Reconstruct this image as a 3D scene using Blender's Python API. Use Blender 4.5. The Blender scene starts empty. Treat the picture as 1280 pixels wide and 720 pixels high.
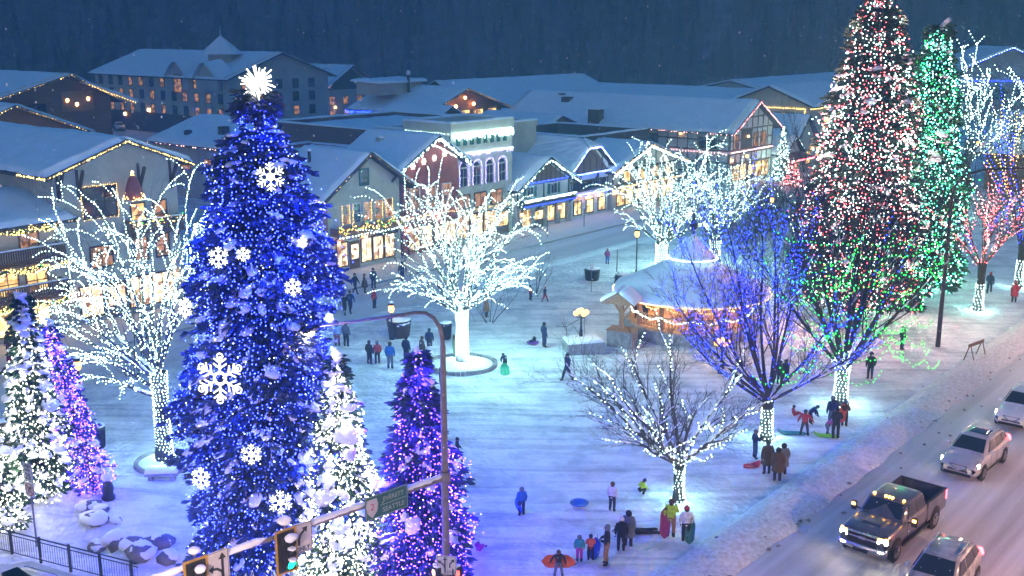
import bpy, bmesh, math, random
import numpy as np
from mathutils import Vector, Matrix, Euler
R = math.radians
PI = math.pi
scene = bpy.context.scene
COL = scene.collection
rnd = random.Random(7)
nrg = np.random.default_rng(11)

# ------------------------------------------------------------------ camera geometry
CAM_F, CAM_P, CAM_H = 1350.0, math.atan(325/1350), 20.5
_cp, _sp = math.cos(CAM_P), math.sin(CAM_P)
def P(px, py, z=0.0):
    """where the sight line through photo pixel (px, py) meets height z"""
    u = (px-640)/CAM_F; v = (360-py)/CAM_F
    d = (u, _cp+v*_sp, -_sp+v*_cp); t = (z-CAM_H)/d[2]
    return Vector((d[0]*t, d[1]*t, z))
# street frame: s runs along the two parallel streets, n runs from the highway to the shops
SA = R(50); C5, S5 = math.cos(SA), math.sin(SA)
def W(s, n, z=0.0):
    return Vector((s*C5-n*S5, s*S5+n*C5, z))
def SN(x, y):
    return x*C5+y*S5, -x*S5+y*C5

# ------------------------------------------------------------------ materials
def nodes(m):
    m.use_nodes = True
    nt = m.node_tree; nt.nodes.clear(); return nt
def pbr(name, col, rough=0.7, var=0.12, scale=3.0, bump=0.0, bscale=20.0, metal=0.0, spec=0.4, coat=0.0, stretch=(1,1,1), col2=None):
    m = bpy.data.materials.new(name); nt = nodes(m); N = nt.nodes; L = nt.links
    out = N.new('ShaderNodeOutputMaterial'); b = N.new('ShaderNodeBsdfPrincipled')
    L.new(b.outputs[0], out.inputs[0])
    b.inputs['Roughness'].default_value = rough; b.inputs['Metallic'].default_value = metal
    b.inputs['Specular IOR Level'].default_value = spec; b.inputs['Coat Weight'].default_value = coat
    tc = N.new('ShaderNodeTexCoord'); mp = N.new('ShaderNodeMapping'); L.new(tc.outputs['Object'], mp.inputs[0])
    mp.inputs['Scale'].default_value = stretch
    if var or col2:
        n = N.new('ShaderNodeTexNoise'); n.inputs['Scale'].default_value = scale; n.inputs['Detail'].default_value = 6
        L.new(mp.outputs[0], n.inputs['Vector'])
        r = N.new('ShaderNodeValToRGB'); L.new(n.outputs['Fac'], r.inputs[0])
        a = col; c = col2 or tuple(min(1, x*(1+var)) for x in col)
        if not col2: a = tuple(x*(1-var) for x in col)
        r.color_ramp.elements[0].position = .32; r.color_ramp.elements[1].position = .68
        r.color_ramp.elements[0].color = (*a, 1); r.color_ramp.elements[1].color = (*c, 1)
        L.new(r.outputs[0], b.inputs['Base Color'])
    else:
        b.inputs['Base Color'].default_value = (*col, 1)
    if bump:
        n2 = N.new('ShaderNodeTexNoise'); n2.inputs['Scale'].default_value = bscale; n2.inputs['Detail'].default_value = 5
        L.new(mp.outputs[0], n2.inputs['Vector'])
        bp = N.new('ShaderNodeBump'); bp.inputs['Strength'].default_value = bump; bp.inputs['Distance'].default_value = .05
        L.new(n2.outputs['Fac'], bp.inputs['Height']); L.new(bp.outputs[0], b.inputs['Normal'])
    return m
EK = 0.62   # overall dimmer for the lit bulbs and lamps
def emit(name, col, s, sample=True):
    m = bpy.data.materials.new(name); nt = nodes(m); N = nt.nodes
    out = N.new('ShaderNodeOutputMaterial'); e = N.new('ShaderNodeEmission')
    e.inputs[0].default_value = (*col, 1); e.inputs[1].default_value = s*EK
    nt.links.new(e.outputs[0], out.inputs[0])
    if not sample: m.cycles.emission_sampling = 'NONE'
    return m
def litwin(name, c1, c2, s, scale=1.5):
    """a lit room behind glass: uneven warm glow"""
    m = bpy.data.materials.new(name); nt = nodes(m); N = nt.nodes; L = nt.links
    out = N.new('ShaderNodeOutputMaterial'); e = N.new('ShaderNodeEmission'); g = N.new('ShaderNodeBsdfGlossy')
    mix = N.new('ShaderNodeMixShader'); mix.inputs[0].default_value = .12; g.inputs['Roughness'].default_value = .1
    tc = N.new('ShaderNodeTexCoord'); n = N.new('ShaderNodeTexVoronoi'); n.inputs['Scale'].default_value = scale*1.3; n.distance='CHEBYCHEV'; n2 = N.new('ShaderNodeTexNoise'); n2.inputs['Scale'].default_value = .9; n2.inputs['Detail'].default_value = 4; L.new(tc.outputs['Object'], n2.inputs['Vector'])
    L.new(tc.outputs['Object'], n.inputs['Vector'])
    sp = N.new('ShaderNodeSeparateColor'); L.new(n.outputs['Color'], sp.inputs[0]); md = N.new('ShaderNodeMix'); md.inputs[0].default_value=.5; L.new(sp.outputs[0], md.inputs[2]); L.new(n2.outputs['Fac'], md.inputs[3]); r = N.new('ShaderNodeValToRGB'); L.new(md.outputs[0], r.inputs[0])
    r.color_ramp.elements[1].color = (*c1, 1); r.color_ramp.elements[0].color = (*[x*.35 for x in c2], 1); r.color_ramp.elements[0].position = .3; r.color_ramp.elements[1].position = .72
    L.new(r.outputs[0], e.inputs[0]); e.inputs[1].default_value = s
    L.new(e.outputs[0], mix.inputs[1]); L.new(g.outputs[0], mix.inputs[2]); L.new(mix.outputs[0], out.inputs[0])
    return m
def snowmat(name, col=(.82,.84,.87), bump=.35, scale=9.0):
    m = pbr(name, col, .62, .05, .8, bump, scale, spec=.3)
    return m
M = {}
M['snow'] = snowmat('snow'); M['roof_snow'] = snowmat('roof_snow', (.8,.83,.87), .25, 4.0)
M['tree_snow'] = snowmat('tree_snow', (.85,.86,.88), .3, 6.0)
M['plaster'] = pbr('plaster', (.42,.40,.34), .85, .12, 1.2, .15, 12)
M['cream'] = pbr('cream_plaster', (.5,.49,.4), .85, .08, 1.0, .1, 12)
M['white_wall'] = pbr('white_plaster', (.62,.61,.57), .85, .08, 1.0, .1, 12)
M['grey_wall'] = pbr('grey_wall', (.45,.40,.34), .85, .15, .5, .1, 8)
M['orange_wall'] = pbr('ochre_wall', (.42,.24,.14), .85, .12, 1.0, .1, 12)
M['red_wall'] = pbr('red_wall', (.36,.09,.07), .8, .15, 1.0, .1, 10)
M['wood'] = pbr('brown_wood', (.16,.085,.045), .7, .3, 2.5, .25, 9, stretch=(1,1,6))
M['log'] = pbr('log_wood', (.25,.12,.055), .65, .3, 1.2, .35, 5, stretch=(.3,.3,7))
M['dark_wood'] = pbr('dark_wood', (.06,.035,.022), .7, .3, 3, .2, 12)
M['pine'] = pbr('pine_post', (.36,.2,.09), .6, .25, 3, .2, 14, stretch=(4,4,.6))
M['stone'] = pbr('stone', (.3,.28,.26), .9, .35, 2.2, .5, 5)
M['rock'] = pbr('rock', (.16,.14,.13), .9, .4, 2.0, .6, 5)
M['concrete'] = pbr('concrete', (.32,.31,.3), .9, .15, 2.0, .2, 15)
M['roofing'] = pbr('roofing', (.06,.055,.06), .85, .3, 3, .2, 14)
M['black'] = pbr('black_metal', (.02,.02,.022), .45, .2, 4, .0)
M['dark'] = pbr('dark_gap', (.012,.012,.014), .7, 0)
M['glass'] = pbr('dark_glass', (.015,.02,.03), .08, 0, spec=.8)
M['green_paint'] = pbr('green_shutter', (.03,.13,.1), .6, .15, 4)
M['steel'] = pbr('weathered_steel', (.2,.17,.16), .55, .2, 3, .05, 20, metal=.3)
M['bark'] = pbr('bark', (.055,.042,.035), .9, .35, 5, .5, 14, stretch=(1,1,.3))
M['pale_bark'] = pbr('pale_bark', (.06,.058,.05), .9, .3, 5, .4, 14)
M['wrap_bark'] = pbr('wrapped_bark', (.032,.028,.025), .9, .3, 5, .4, 14)
M['grey_bark'] = pbr('grey_bark', (.1,.08,.07), .9, .35, 5, .5, 14)
M['twig'] = pbr('twig', (.05,.035,.032), .9, .3, 5)
M['needle'] = pbr('needles', (.03,.075,.045), .7, .4, 1.5)
M['needle_blue'] = pbr('blue_boosted_needles', (.05,.09,.15), .7, .4, 1.5)  # blue raised in the colour to strengthen the string-light spill on the needles
M['far_tree'] = pbr('far_forest', (.03,.04,.045), .9, .5, .05)
M['b_white'] = emit('bulb_cool_white', (0.62, 1.0, 0.95), 9)
M['b_white_hi'] = emit('bulb_white_warm', (1.0, 1.0, 0.78), 6.5)
M['b_warm'] = emit('bulb_warm', (1.0, 0.6, 0.18), 4.2)
M['b_gold'] = emit('bulb_gold', (1.0, 0.66, 0.16), 3.4)
M['b_blue'] = emit('bulb_blue', (0.022, 0.036, 1.0), 15)
M['b_purple'] = emit('bulb_purple', (0.075, 0.022, 1.0), 28)
M['b_blue_w'] = emit('bulb_blue_white', (0.6, 0.7, 1.0), 5)
M['b_blue_s'] = emit('bulb_soft_blue', (0.012, 0.03, 1.0), 10)
M['b_violet'] = emit('bulb_violet', (0.38, 0.3, 1.0), 4.5)
M['b_purple_w'] = emit('bulb_purple_white', (0.85, 0.7, 1.0), 6)
M['b_green'] = emit('bulb_green', (0.018, 1.0, 0.07), 5)
M['b_teal'] = emit('bulb_teal', (0.09, 0.95, 0.5), 7)
M['b_red'] = emit('bulb_red', (1.0, 0.09, 0.1), 8)
M['b_pink'] = emit('bulb_pink', (1.0, 0.45, 0.45), 8)
M['star'] = emit('ornament_white', (1.0, 0.98, 0.84), 1.7)
M['win_warm'] = litwin('lit_window_warm', (1.0,.62,.2), (.35,.12,.03), .75)
M['win_gold'] = litwin('lit_window_gold', (1.0,.74,.3), (.5,.22,.05), .85)
M['win_shop'] = litwin('lit_shop_window', (1.0,.78,.42), (.4,.15,.05), .85, 2.0)
M['win_dim'] = litwin('dim_window', (.75,.33,.12), (.2,.08,.03), .27)
M['win_yellow'] = litwin('yellow_window', (1.0,.78,.2), (.9,.6,.1), 1.2)
M['lamp_warm'] = emit('lamp_warm', (1.0,.36,.07), 3.2)
M['lamp_flood'] = emit('lamp_flood', (1.0,.62,.3), 30)
M['wall_lamp'] = emit('wall_lamp', (1.0,.45,.12), 11)
M['headlight'] = emit('headlight', (1.0,.85,.55), 45)
M['amber'] = emit('amber_lamp', (1.0,.45,.05), 10)
M['tail'] = emit('tail_lamp', (1.0,.04,.05), 8)
M['go'] = emit('green_signal', (.004,1.0,.42), 5)
M['hand'] = emit('orange_signal', (1.0,.35,.12), 5)
M['stop'] = emit('red_signal', (1.0,.05,.04), 3)

# ------------------------------------------------------------------ mesh builder
class MB:
    def __init__(self): self.V=[]; self.F=[]; self.n=0   # F: (faces array m*k, mat index, smooth)
    def add(self, v, f, mat=0, smooth=False):
        v = np.asarray(v, dtype=np.float64).reshape(-1,3); f = np.asarray(f, dtype=np.int64)
        self.V.append(v); self.F.append((f+self.n, mat, smooth)); self.n += len(v)
    def box(self, x0,y0,z0,x1,y1,z1, mat=0):
        x0,x1=min(x0,x1),max(x0,x1); y0,y1=min(y0,y1),max(y0,y1); z0,z1=min(z0,z1),max(z0,z1)
        v=[(x0,y0,z0),(x1,y0,z0),(x1,y1,z0),(x0,y1,z0),(x0,y0,z1),(x1,y0,z1),(x1,y1,z1),(x0,y1,z1)]
        self.add(v,[(0,3,2,1),(4,5,6,7),(0,1,5,4),(1,2,6,5),(2,3,7,6),(3,0,4,7)],mat)
    def hexa(self, bot, top, mat=0, smooth=False):
        self.add(list(bot)+list(top),[(0,3,2,1),(4,5,6,7),(0,1,5,4),(1,2,6,5),(2,3,7,6),(3,0,4,7)],mat,smooth)
    def prism(self, poly, a, b, axis='y', mat=0):
        """poly: list of 2D points; extruded along axis from a to b"""
        k=len(poly)
        def mk(p,t): return {'y':(p[0],t,p[1]),'x':(t,p[0],p[1]),'z':(p[0],p[1],t)}[axis]
        v=[mk(p,a) for p in poly]+[mk(p,b) for p in poly]
        self.add(v,[(i,(i+1)%k,k+(i+1)%k,k+i) for i in range(k)],mat)
        for off in (0,k):
            c=len(v); vv=v[off:off+k]; cen=tuple(np.mean(np.array(vv),axis=0))
            self.add(vv+[cen],[(i,(i+1)%k,k) for i in range(k)],mat)
    def tube(self, pts, rad, sides=6, mat=0, smooth=True, cap=True):
        pts=np.asarray(pts,float); n=len(pts); rad=np.broadcast_to(np.asarray(rad,float),(n,))
        d=np.gradient(pts,axis=0) if n>2 else np.repeat((pts[-1]-pts[0])[None],n,0)
        d/=np.linalg.norm(d,axis=1)[:,None]+1e-9
        ref=np.where(np.abs(d[:,2:3])<.95,np.array([[0,0,1.]]),np.array([[1.,0,0]]))
        a=np.cross(ref,d); a/=np.linalg.norm(a,axis=1)[:,None]+1e-9
        for i in range(1,n):
            a[i]=a[i-1]-d[i]*np.dot(a[i-1],d[i]); l=np.linalg.norm(a[i]); a[i]=a[i]/l if l>1e-6 else a[i-1]
        b=np.cross(d,a); t=np.arange(sides)*2*PI/sides
        v=pts[:,None]+rad[:,None,None]*(np.cos(t)[None,:,None]*a[:,None]+np.sin(t)[None,:,None]*b[:,None])
        i=np.arange(n-1)[:,None]*sides; j=np.arange(sides)[None]; j2=(j+1)%sides
        f=np.stack([i+j,i+j2,i+sides+j2,i+sides+j],-1).reshape(-1,4)
        self.add(v.reshape(-1,3),f,mat,smooth)
        if cap and sides<=8:
            base=self.n-n*sides
            for ring in (0,n-1):
                idx=np.arange(sides)+ring*sides
                c=np.array([[idx[0],idx[k],idx[k+1]] for k in range(1,sides-1)])
                self.F.append((c+base,mat,False))
    def cyl(self, c, r, h, sides=16, mat=0, r2=None, axis='z'):
        r2 = r if r2 is None else r2
        t=np.arange(sides)*2*PI/sides; ca,sa=np.cos(t),np.sin(t)
        lo=np.stack([ca*r,sa*r,np.zeros(sides)],1); hi=np.stack([ca*r2,sa*r2,np.full(sides,h)],1)
        v=np.concatenate([lo,hi,[[0,0,0]],[[0,0,h]]])
        if axis=='x': v=v[:,[2,0,1]]
        if axis=='y': v=v[:,[0,2,1]]
        v=v+np.array(c)
        i=np.arange(sides); j=(i+1)%sides
        self.add(v,np.stack([i,j,j+sides,i+sides],1),mat,sides>10)
        base=self.n-len(v)
        self.F.append((np.stack([j,i,np.full(sides,2*sides)],1)+base,mat,False)); self.F.append((np.stack([i+sides,j+sides,np.full(sides,2*sides+1)],1)+base,mat,False))
    def lathe(self, prof, c=(0,0,0), sides=12, mat=0, smooth=True):
        t=np.arange(sides)*2*PI/sides; n=len(prof)
        v=np.array([[(r*math.cos(a),r*math.sin(a),z) for a in t] for r,z in prof]).reshape(-1,3)+np.array(c)
        i=np.arange(n-1)[:,None]*sides; j=np.arange(sides)[None]; j2=(j+1)%sides
        self.add(v,np.stack([i+j,i+j2,i+sides+j2,i+sides+j],-1).reshape(-1,4),mat,smooth)
    def blob(self, c, s, mat=0, seg=8, rings=5, jit=.12, rng=None, rot=None):
        rng = rng or nrg
        v=[]; 
        for i in range(rings+1):
            ph=PI*i/rings
            for j in range(seg):
                th=2*PI*j/seg; v.append((math.sin(ph)*math.cos(th),math.sin(ph)*math.sin(th),math.cos(ph)))
        v=np.array(v); 
        if jit: 
            k=rng.normal(size=(3,3))*2; w=1+jit*np.sin(v@k+rng.uniform(0,6,3)).sum(1); v=v*w[:,None]
        v=v*np.array(s)
        if rot is not None: v=v@np.array(rot).T
        i=np.arange(rings)[:,None]*seg; j=np.arange(seg)[None]; j2=(j+1)%seg
        self.add(v+np.array(c),np.stack([i+j,i+seg+j,i+seg+j2,i+j2],-1).reshape(-1,4),mat,True)
    def bulbs(self, C, r, mat=0):
        C=np.asarray(C,float).reshape(-1,3); n=len(C)
        if not n: return
        r=np.broadcast_to(np.asarray(r,float),(n,))
        o=np.array([(1,0,0),(-.5,.87,0),(-.5,-.87,0),(0,0,1.1),(0,0,-1.1)])
        v=C[:,None]+o[None]*r[:,None,None]
        q=np.array([(0,1,3),(1,2,3),(2,0,3),(1,0,4),(2,1,4),(0,2,4)])
        self.add(v.reshape(-1,3),(q[None]+np.arange(n)[:,None,None]*5).reshape(-1,3),mat)
    def quad(self, a,b,c,d, mat=0): self.add([a,b,c,d],[(0,1,2,3)],mat)
    def grid(self, X, mat=0, smooth=True):
        X=np.asarray(X); a,b=X.shape[:2]
        i=np.arange(a-1)[:,None]*b; j=np.arange(b-1)[None]
        self.add(X.reshape(-1,3),np.stack([i+j,i+b+j,i+b+j+1,i+j+1],-1).reshape(-1,4),mat,smooth)
    def text(self, s, size, mat, mtx, align='CENTER', ext=.004):
        cu=bpy.data.curves.new('t','FONT'); cu.body=s; cu.size=size; cu.align_x=align; cu.align_y='CENTER'; cu.extrude=ext; cu.resolution_u=3
        o=bpy.data.objects.new('t',cu); COL.objects.link(o)
        dg=bpy.context.evaluated_depsgraph_get(); me=bpy.data.meshes.new_from_object(o.evaluated_get(dg))
        v=np.array([(mtx@w.co)[:] for w in me.vertices]); 
        me.calc_loop_triangles(); f=np.array([t.vertices[:] for t in me.loop_triangles])
        if len(f): self.add(v,f,mat)
        bpy.data.objects.remove(o); bpy.data.curves.remove(cu); bpy.data.meshes.remove(me)
    def xform(self, mtx):
        A=np.array(mtx)
        self.V=[v@A[:3,:3].T+A[:3,3] for v in self.V]; return self
    def merge(self, o):
        for v in o.V: self.V.append(v)
        for f,m,s in o.F: self.F.append((f+self.n,m,s))
        self.n+=o.n
    def mesh(self, name, mats):
        me=bpy.data.meshes.new(name)
        if not self.n: return me
        v=np.concatenate(self.V); me.vertices.add(len(v)); me.vertices.foreach_set('co',v.astype(np.float32).ravel())
        loops=np.concatenate([f.ravel() for f,_,_ in self.F]).astype(np.int32)
        tot=np.concatenate([np.full(len(f),f.shape[1]) for f,_,_ in self.F]).astype(np.int32)
        start=np.concatenate([[0],np.cumsum(tot)[:-1]]).astype(np.int32)
        mi=np.concatenate([np.full(len(f),m) for f,m,_ in self.F]).astype(np.int32)
        sm=np.concatenate([np.full(len(f),s) for f,_,s in self.F]).astype(bool)
        me.loops.add(len(loops)); me.loops.foreach_set('vertex_index',loops)
        me.polygons.add(len(tot)); me.polygons.foreach_set('loop_start',start)
        me.polygons.foreach_set('material_index',mi); me.polygons.foreach_set('use_smooth',sm)
        me.update(calc_edges=True); me.validate()
        for m in (mats if isinstance(mats,(list,tuple)) else [mats]): me.materials.append(M[m] if isinstance(m,str) else m)
        return me
    def build(self, name, mats, parent=None):
        o=bpy.data.objects.new(name,self.mesh(name,mats)); COL.objects.link(o)
        if parent: o.parent=parent
        return o
def tag(o, label=None, cat=None, group=None, kind=None):
    if label: o['label']=label
    if cat: o['category']=cat
    if group: o['group']=group
    if kind: o['kind']=kind
    return o
def thing(name, label, cat, loc=(0,0,0), rz=0.0, group=None):
    o=bpy.data.objects.new(name,None); COL.objects.link(o); o.location=loc; o.rotation_euler=(0,0,rz); o.empty_display_size=.3
    return tag(o,label,cat,group)
def dup(o, parent=None, label=None, loc=None, rz=None, scale=None):
    c=o.copy(); COL.objects.link(c); c.parent=parent
    if label: c['label']=label
    if loc is not None: c.location=loc
    if rz is not None: c.rotation_euler=(0,0,rz)
    if scale is not None: c.scale=(scale,)*3
    for k in list(o.children): dup(k,c)
    return c
def along(pts, d, jit=0.0, rng=nrg):
    """points every d along a polyline"""
    pts=np.asarray(pts,float); seg=np.linalg.norm(np.diff(pts,axis=0),axis=1); cum=np.concatenate([[0],np.cumsum(seg)])
    if cum[-1]<1e-6: return pts[:1]
    t=np.arange(d*.5,cum[-1],d); out=np.stack([np.interp(t,cum,pts[:,k]) for k in range(3)],1)
    if jit: out+=rng.normal(size=out.shape)*jit
    return out

def glow(root, pts, col, watts, r=.05):
    watts *= .2 if col[2]>.9 and col[1]<.1 else .055
    """added point lamps in and around the trees, boosting the light the strings throw"""
    for p in pts:
        l=bpy.data.lights.new('added_string_fill','POINT'); l.energy=watts/len(pts); l.color=col; l.shadow_soft_size=r  # added fill lamp, for light the visible bulbs are too dim to give
        o=bpy.data.objects.new('added_string_fill',l); COL.objects.link(o); o.parent=root; o.location=p
G_W=(.45,1.0,.92); G_H=(.95,1.0,.78); G_B=(.004,.022,1.0); G_P=(.05,.006,1.0); G_T=(.04,1.0,.45); G_R=(1.0,.42,.42)
# ================================================================== camera, sky, ground, far forest
cam=bpy.data.cameras.new('camera'); co=bpy.data.objects.new('camera',cam); COL.objects.link(co); scene.camera=co
co.location=(0,0,CAM_H); co.rotation_euler=(PI/2-CAM_P,0,0); cam.sensor_width=36; cam.lens=CAM_F/1280*36
cam.clip_start=.5; cam.clip_end=3000
vs=scene.view_settings; vs.view_transform='Standard'; vs.look='None'; vs.exposure=2.25; vs.gamma=1.0; vs.use_curve_mapping=False
cy=scene.cycles; cy.use_denoising=True; cy.denoiser='OPENIMAGEDENOISE'; cy.denoising_input_passes='RGB_ALBEDO_NORMAL'
cy.max_bounces=5; cy.diffuse_bounces=2; cy.glossy_bounces=2; cy.transmission_bounces=2; cy.volume_bounces=0
cy.sample_clamp_indirect=3.0; cy.sample_clamp_direct=0; cy.use_light_tree=True; cy.caustics_reflective=False; cy.caustics_refractive=False
cy.use_adaptive_sampling=True; cy.adaptive_threshold=.02
SUN_EL, SUN_ROT = R(4.2), R(200)
w=bpy.data.worlds.new('World'); scene.world=w; w.use_nodes=True
nt=w.node_tree; bg=nt.nodes['Background']; sk=nt.nodes.new('ShaderNodeTexSky'); sk.sky_type='NISHITA'; sk.sun_disc=False
sk.sun_elevation=SUN_EL; sk.sun_rotation=SUN_ROT; sk.ozone_density=5.6; sk.dust_density=.3; sk.air_density=1.4
nt.links.new(sk.outputs[0],bg.inputs[0]); bg.inputs[1].default_value=0.12
sl=bpy.data.lights.new('sun','SUN'); sl.energy=.02; sl.angle=R(25); sl.color=(1,.9,.8)
so=bpy.data.objects.new('sun',sl); COL.objects.link(so); so.rotation_euler=(R(70),0,R(-20))

def wob(x,y,k,seed):
    r=np.random.default_rng(seed); o=0
    for i in range(7):
        a=r.uniform(0,2*PI); f=k*r.uniform(.6,1.7); o=o+np.sin((x*math.cos(a)+y*math.sin(a))*f+r.uniform(0,6))
    return o/7
def sstep(a,b,t):
    t=np.clip((t-a)/(b-a),0,1); return t*t*(3-2*t)
MOUNDS=[]   # (x,y,rx,ry,h) raised planting beds
for (px,py,rx,ry,hh) in ((120,650,4.6,2.6,.75),(215,690,2.6,2.2,.6),(30,640,3.2,2.6,.6),(330,660,3.0,2.6,.35),(470,680,3.4,2.2,.3)):
    q=P(px,py); MOUNDS.append((q.x,q.y,rx,ry,hh))
def ground_h(x,y):
    x=np.asarray(x,float); y=np.asarray(y,float); s=x*C5+y*S5; n=-x*S5+y*C5
    park=sstep(19,21,n)*(1-sstep(54,57.5,n))*(1-sstep(150,170,s))
    h=park*(.13*wob(x,y,.5,3)+.05*wob(x,y,1.9,4)+.02*wob(x,y,5,5)+.04)
    for mx,my,rx,ry,hh in MOUNDS:
        d=((x-mx)/rx)**2+((y-my)/ry)**2; h=h+park*hh*np.exp(-d*d)*(1+.15*wob(x,y,3,6))
    road=(1-sstep(18.2,19.4,n))+sstep(57,58,n)
    h=h-.05*np.clip(road,0,1)*(1-sstep(230,260,y))
    d=np.maximum(0,y-288+12*wob(x,y,.02,9)); h=h+.5*d*(1-np.exp(-d/25))*(1+.06*wob(x,y,.05,10))
    return h
def GZ(x,y): return float(ground_h(x,y))
def axis(lo,hi,st,far0,far1):
    a=list(np.arange(lo,hi,st)); g=st; t=a[-1]
    while t<far1: g*=1.18; t+=min(g,12); a.append(t)
    g=st; t=a[0]; pre=[]
    while t>far0: g*=1.18; t-=min(g,12); pre.append(t)
    return np.array(pre[::-1]+a)
xs=axis(-36,48,.42,-700,700); ys=axis(28,100,.42,-150,620)
X,Y=np.meshgrid(xs,ys,indexing='ij'); mb=MB(); mb.grid(np.stack([X,Y,ground_h(X,Y)],-1))
# snow of the park: soft trampled texture
g=snowmat('park_snow',(.80,.82,.86),.5,3.0)
ntg=g.node_tree; bp=[n for n in ntg.nodes if n.type=='BUMP'][0]; bp.inputs['Distance'].default_value=.12
vor=ntg.nodes.new('ShaderNodeTexVoronoi'); vor.inputs['Scale'].default_value=3.4; tcg=[n for n in ntg.nodes if n.type=='TEX_COORD'][0]
nz=ntg.nodes.new('ShaderNodeTexNoise'); nz.inputs['Scale'].default_value=.5; nz.inputs['Detail'].default_value=8
ntg.links.new(tcg.outputs['Object'],vor.inputs['Vector']); ntg.links.new(tcg.outputs['Object'],nz.inputs['Vector'])
mm=ntg.nodes.new('ShaderNodeMath'); mm.operation='MULTIPLY'; ntg.links.new(vor.outputs['Distance'],mm.inputs[0]); ntg.links.new(nz.outputs['Fac'],mm.inputs[1])
b2=ntg.nodes.new('ShaderNodeBump'); b2.inputs['Strength'].default_value=.8; b2.inputs['Distance'].default_value=.28
ntg.links.new(mm.outputs[0],b2.inputs['Height']); ntg.links.new(bp.outputs[0],b2.inputs['Normal'])
pb=[n for n in ntg.nodes if n.type=='BSDF_PRINCIPLED'][0]; ntg.links.new(b2.outputs[0],pb.inputs['Normal'])
cr_=[n for n in ntg.nodes if n.type=='VALTORGB'][0]; cr_.color_ramp.elements[0].color=(.50,.53,.58,1); cr_.color_ramp.elements[1].color=(.84,.85,.88,1); cr_.color_ramp.elements[0].position=.36; cr_.color_ramp.elements[1].position=.56
n0=cr_.inputs[0].links[0].from_node; n0.inputs['Scale'].default_value=.42; n0.inputs['Detail'].default_value=9; n0.inputs['Roughness'].default_value=.68
L_=ntg.links; mp2=ntg.nodes.new('ShaderNodeMapping'); mp2.inputs['Rotation'].default_value=(0,0,R(-38)); mp2.inputs['Scale'].default_value=(.09,1.7,1); L_.new(tcg.outputs['Object'],mp2.inputs[0])
st=ntg.nodes.new('ShaderNodeTexNoise'); st.inputs['Scale'].default_value=1.0; st.inputs['Detail'].default_value=5; st.inputs['Distortion'].default_value=.6; L_.new(mp2.outputs[0],st.inputs['Vector'])
rs=ntg.nodes.new('ShaderNodeValToRGB'); rs.color_ramp.elements[0].position=.36; rs.color_ramp.elements[1].position=.52; rs.color_ramp.elements[0].color=(.72,.73,.76,1); L_.new(st.outputs['Fac'],rs.inputs[0])
mx=ntg.nodes.new('ShaderNodeMix'); mx.data_type='RGBA'; mx.blend_type='MULTIPLY'; mx.inputs[0].default_value=1.0; L_.new(cr_.outputs[0],mx.inputs[6]); L_.new(rs.outputs[0],mx.inputs[7]); L_.new(mx.outputs[2],pb.inputs['Base Color'])
b3=ntg.nodes.new('ShaderNodeBump'); b3.inputs['Strength'].default_value=.6; b3.inputs['Distance'].default_value=.2; L_.new(st.outputs['Fac'],b3.inputs['Height']); L_.new(b2.outputs[0],b3.inputs['Normal']); L_.new(b3.outputs[0],pb.inputs['Normal'])
tag(mb.build('ground',g),kind='structure')

def roadmat(name,c1,c2,scale,stretch,seed=0):
    m=pbr(name,c1,.6,.1,scale,.4,7,col2=c2,stretch=stretch)
    nt=m.node_tree; b=[n for n in nt.nodes if n.type=='BUMP'][0]; b.inputs['Distance'].default_value=.08
    n2=b.inputs['Height'].links[0].from_node; tc=[n for n in nt.nodes if n.type=='TEX_COORD'][0]
    mp=nt.nodes.new('ShaderNodeMapping'); mp.inputs['Scale'].default_value=(.25,1,1); nt.links.new(tc.outputs['Object'],mp.inputs[0]); nt.links.new(mp.outputs[0],n2.inputs['Vector'])
    return m
def strip(name,s0,s1,n0,n1,z,m,wav=0):
    mb=MB(); S=np.linspace(s0,s1,int((s1-s0)/2)+2); Nn=np.linspace(n0,n1,int((n1-n0)/1.0)+2)
    A,B=np.meshgrid(S,Nn,indexing='ij'); mb.grid(np.stack([A,B,np.full(A.shape,z)+wav*wob(A,B,.8,21)],-1))
    o=mb.build(name,m); o.rotation_euler=(0,0,SA); return tag(o,kind='structure')
strip('highway',-60,420,-13,18.9,.0,roadmat('packed_road_snow',(.36,.335,.325),(.74,.73,.73),1.0,(.035,.9,1)))
strip('front_street',-40,330,57.4,64.3,.0,roadmat('street_snow',(.52,.51,.52),(.74,.74,.76),1.0,(.08,.5,1)))
mb=MB(); 
for a,b in ((-40,330),): mb.box(a,64.3,-.1,b,70.5,.12)
o=mb.build('sidewalk',snowmat('sidewalk_snow',(.7,.69,.7),.4,5)); o.rotation_euler=(0,0,SA); tag(o,kind='structure')
mb=MB(); mb.box(-40,64.12,-.1,330,64.297,.10); o=mb.build('kerb','concrete'); o.rotation_euler=(0,0,SA); tag(o,kind='structure')
# side street at the lower left, crossing the highway
sd=roadmat('side_street_snow',(.30,.32,.35),(.62,.65,.68),1.2,(.5,.06,1))
qa=P(-60,675); 
mb=MB(); e0=P(-160,640); e1=P(170,745); d=(e1-e0).normalized(); nn=Vector((d.y,-d.x,0))
E0=e0-d*40; E1=e1+d*1.5
tt=np.linspace(0,1,30); ww=np.linspace(0,9,10)
mb.grid(np.array([[(E0+(E1-E0)*t+nn*k)[:2]+(.07,) for k in ww] for t in tt]))
tag(mb.build('side_street',sd),kind='structure')

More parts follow.
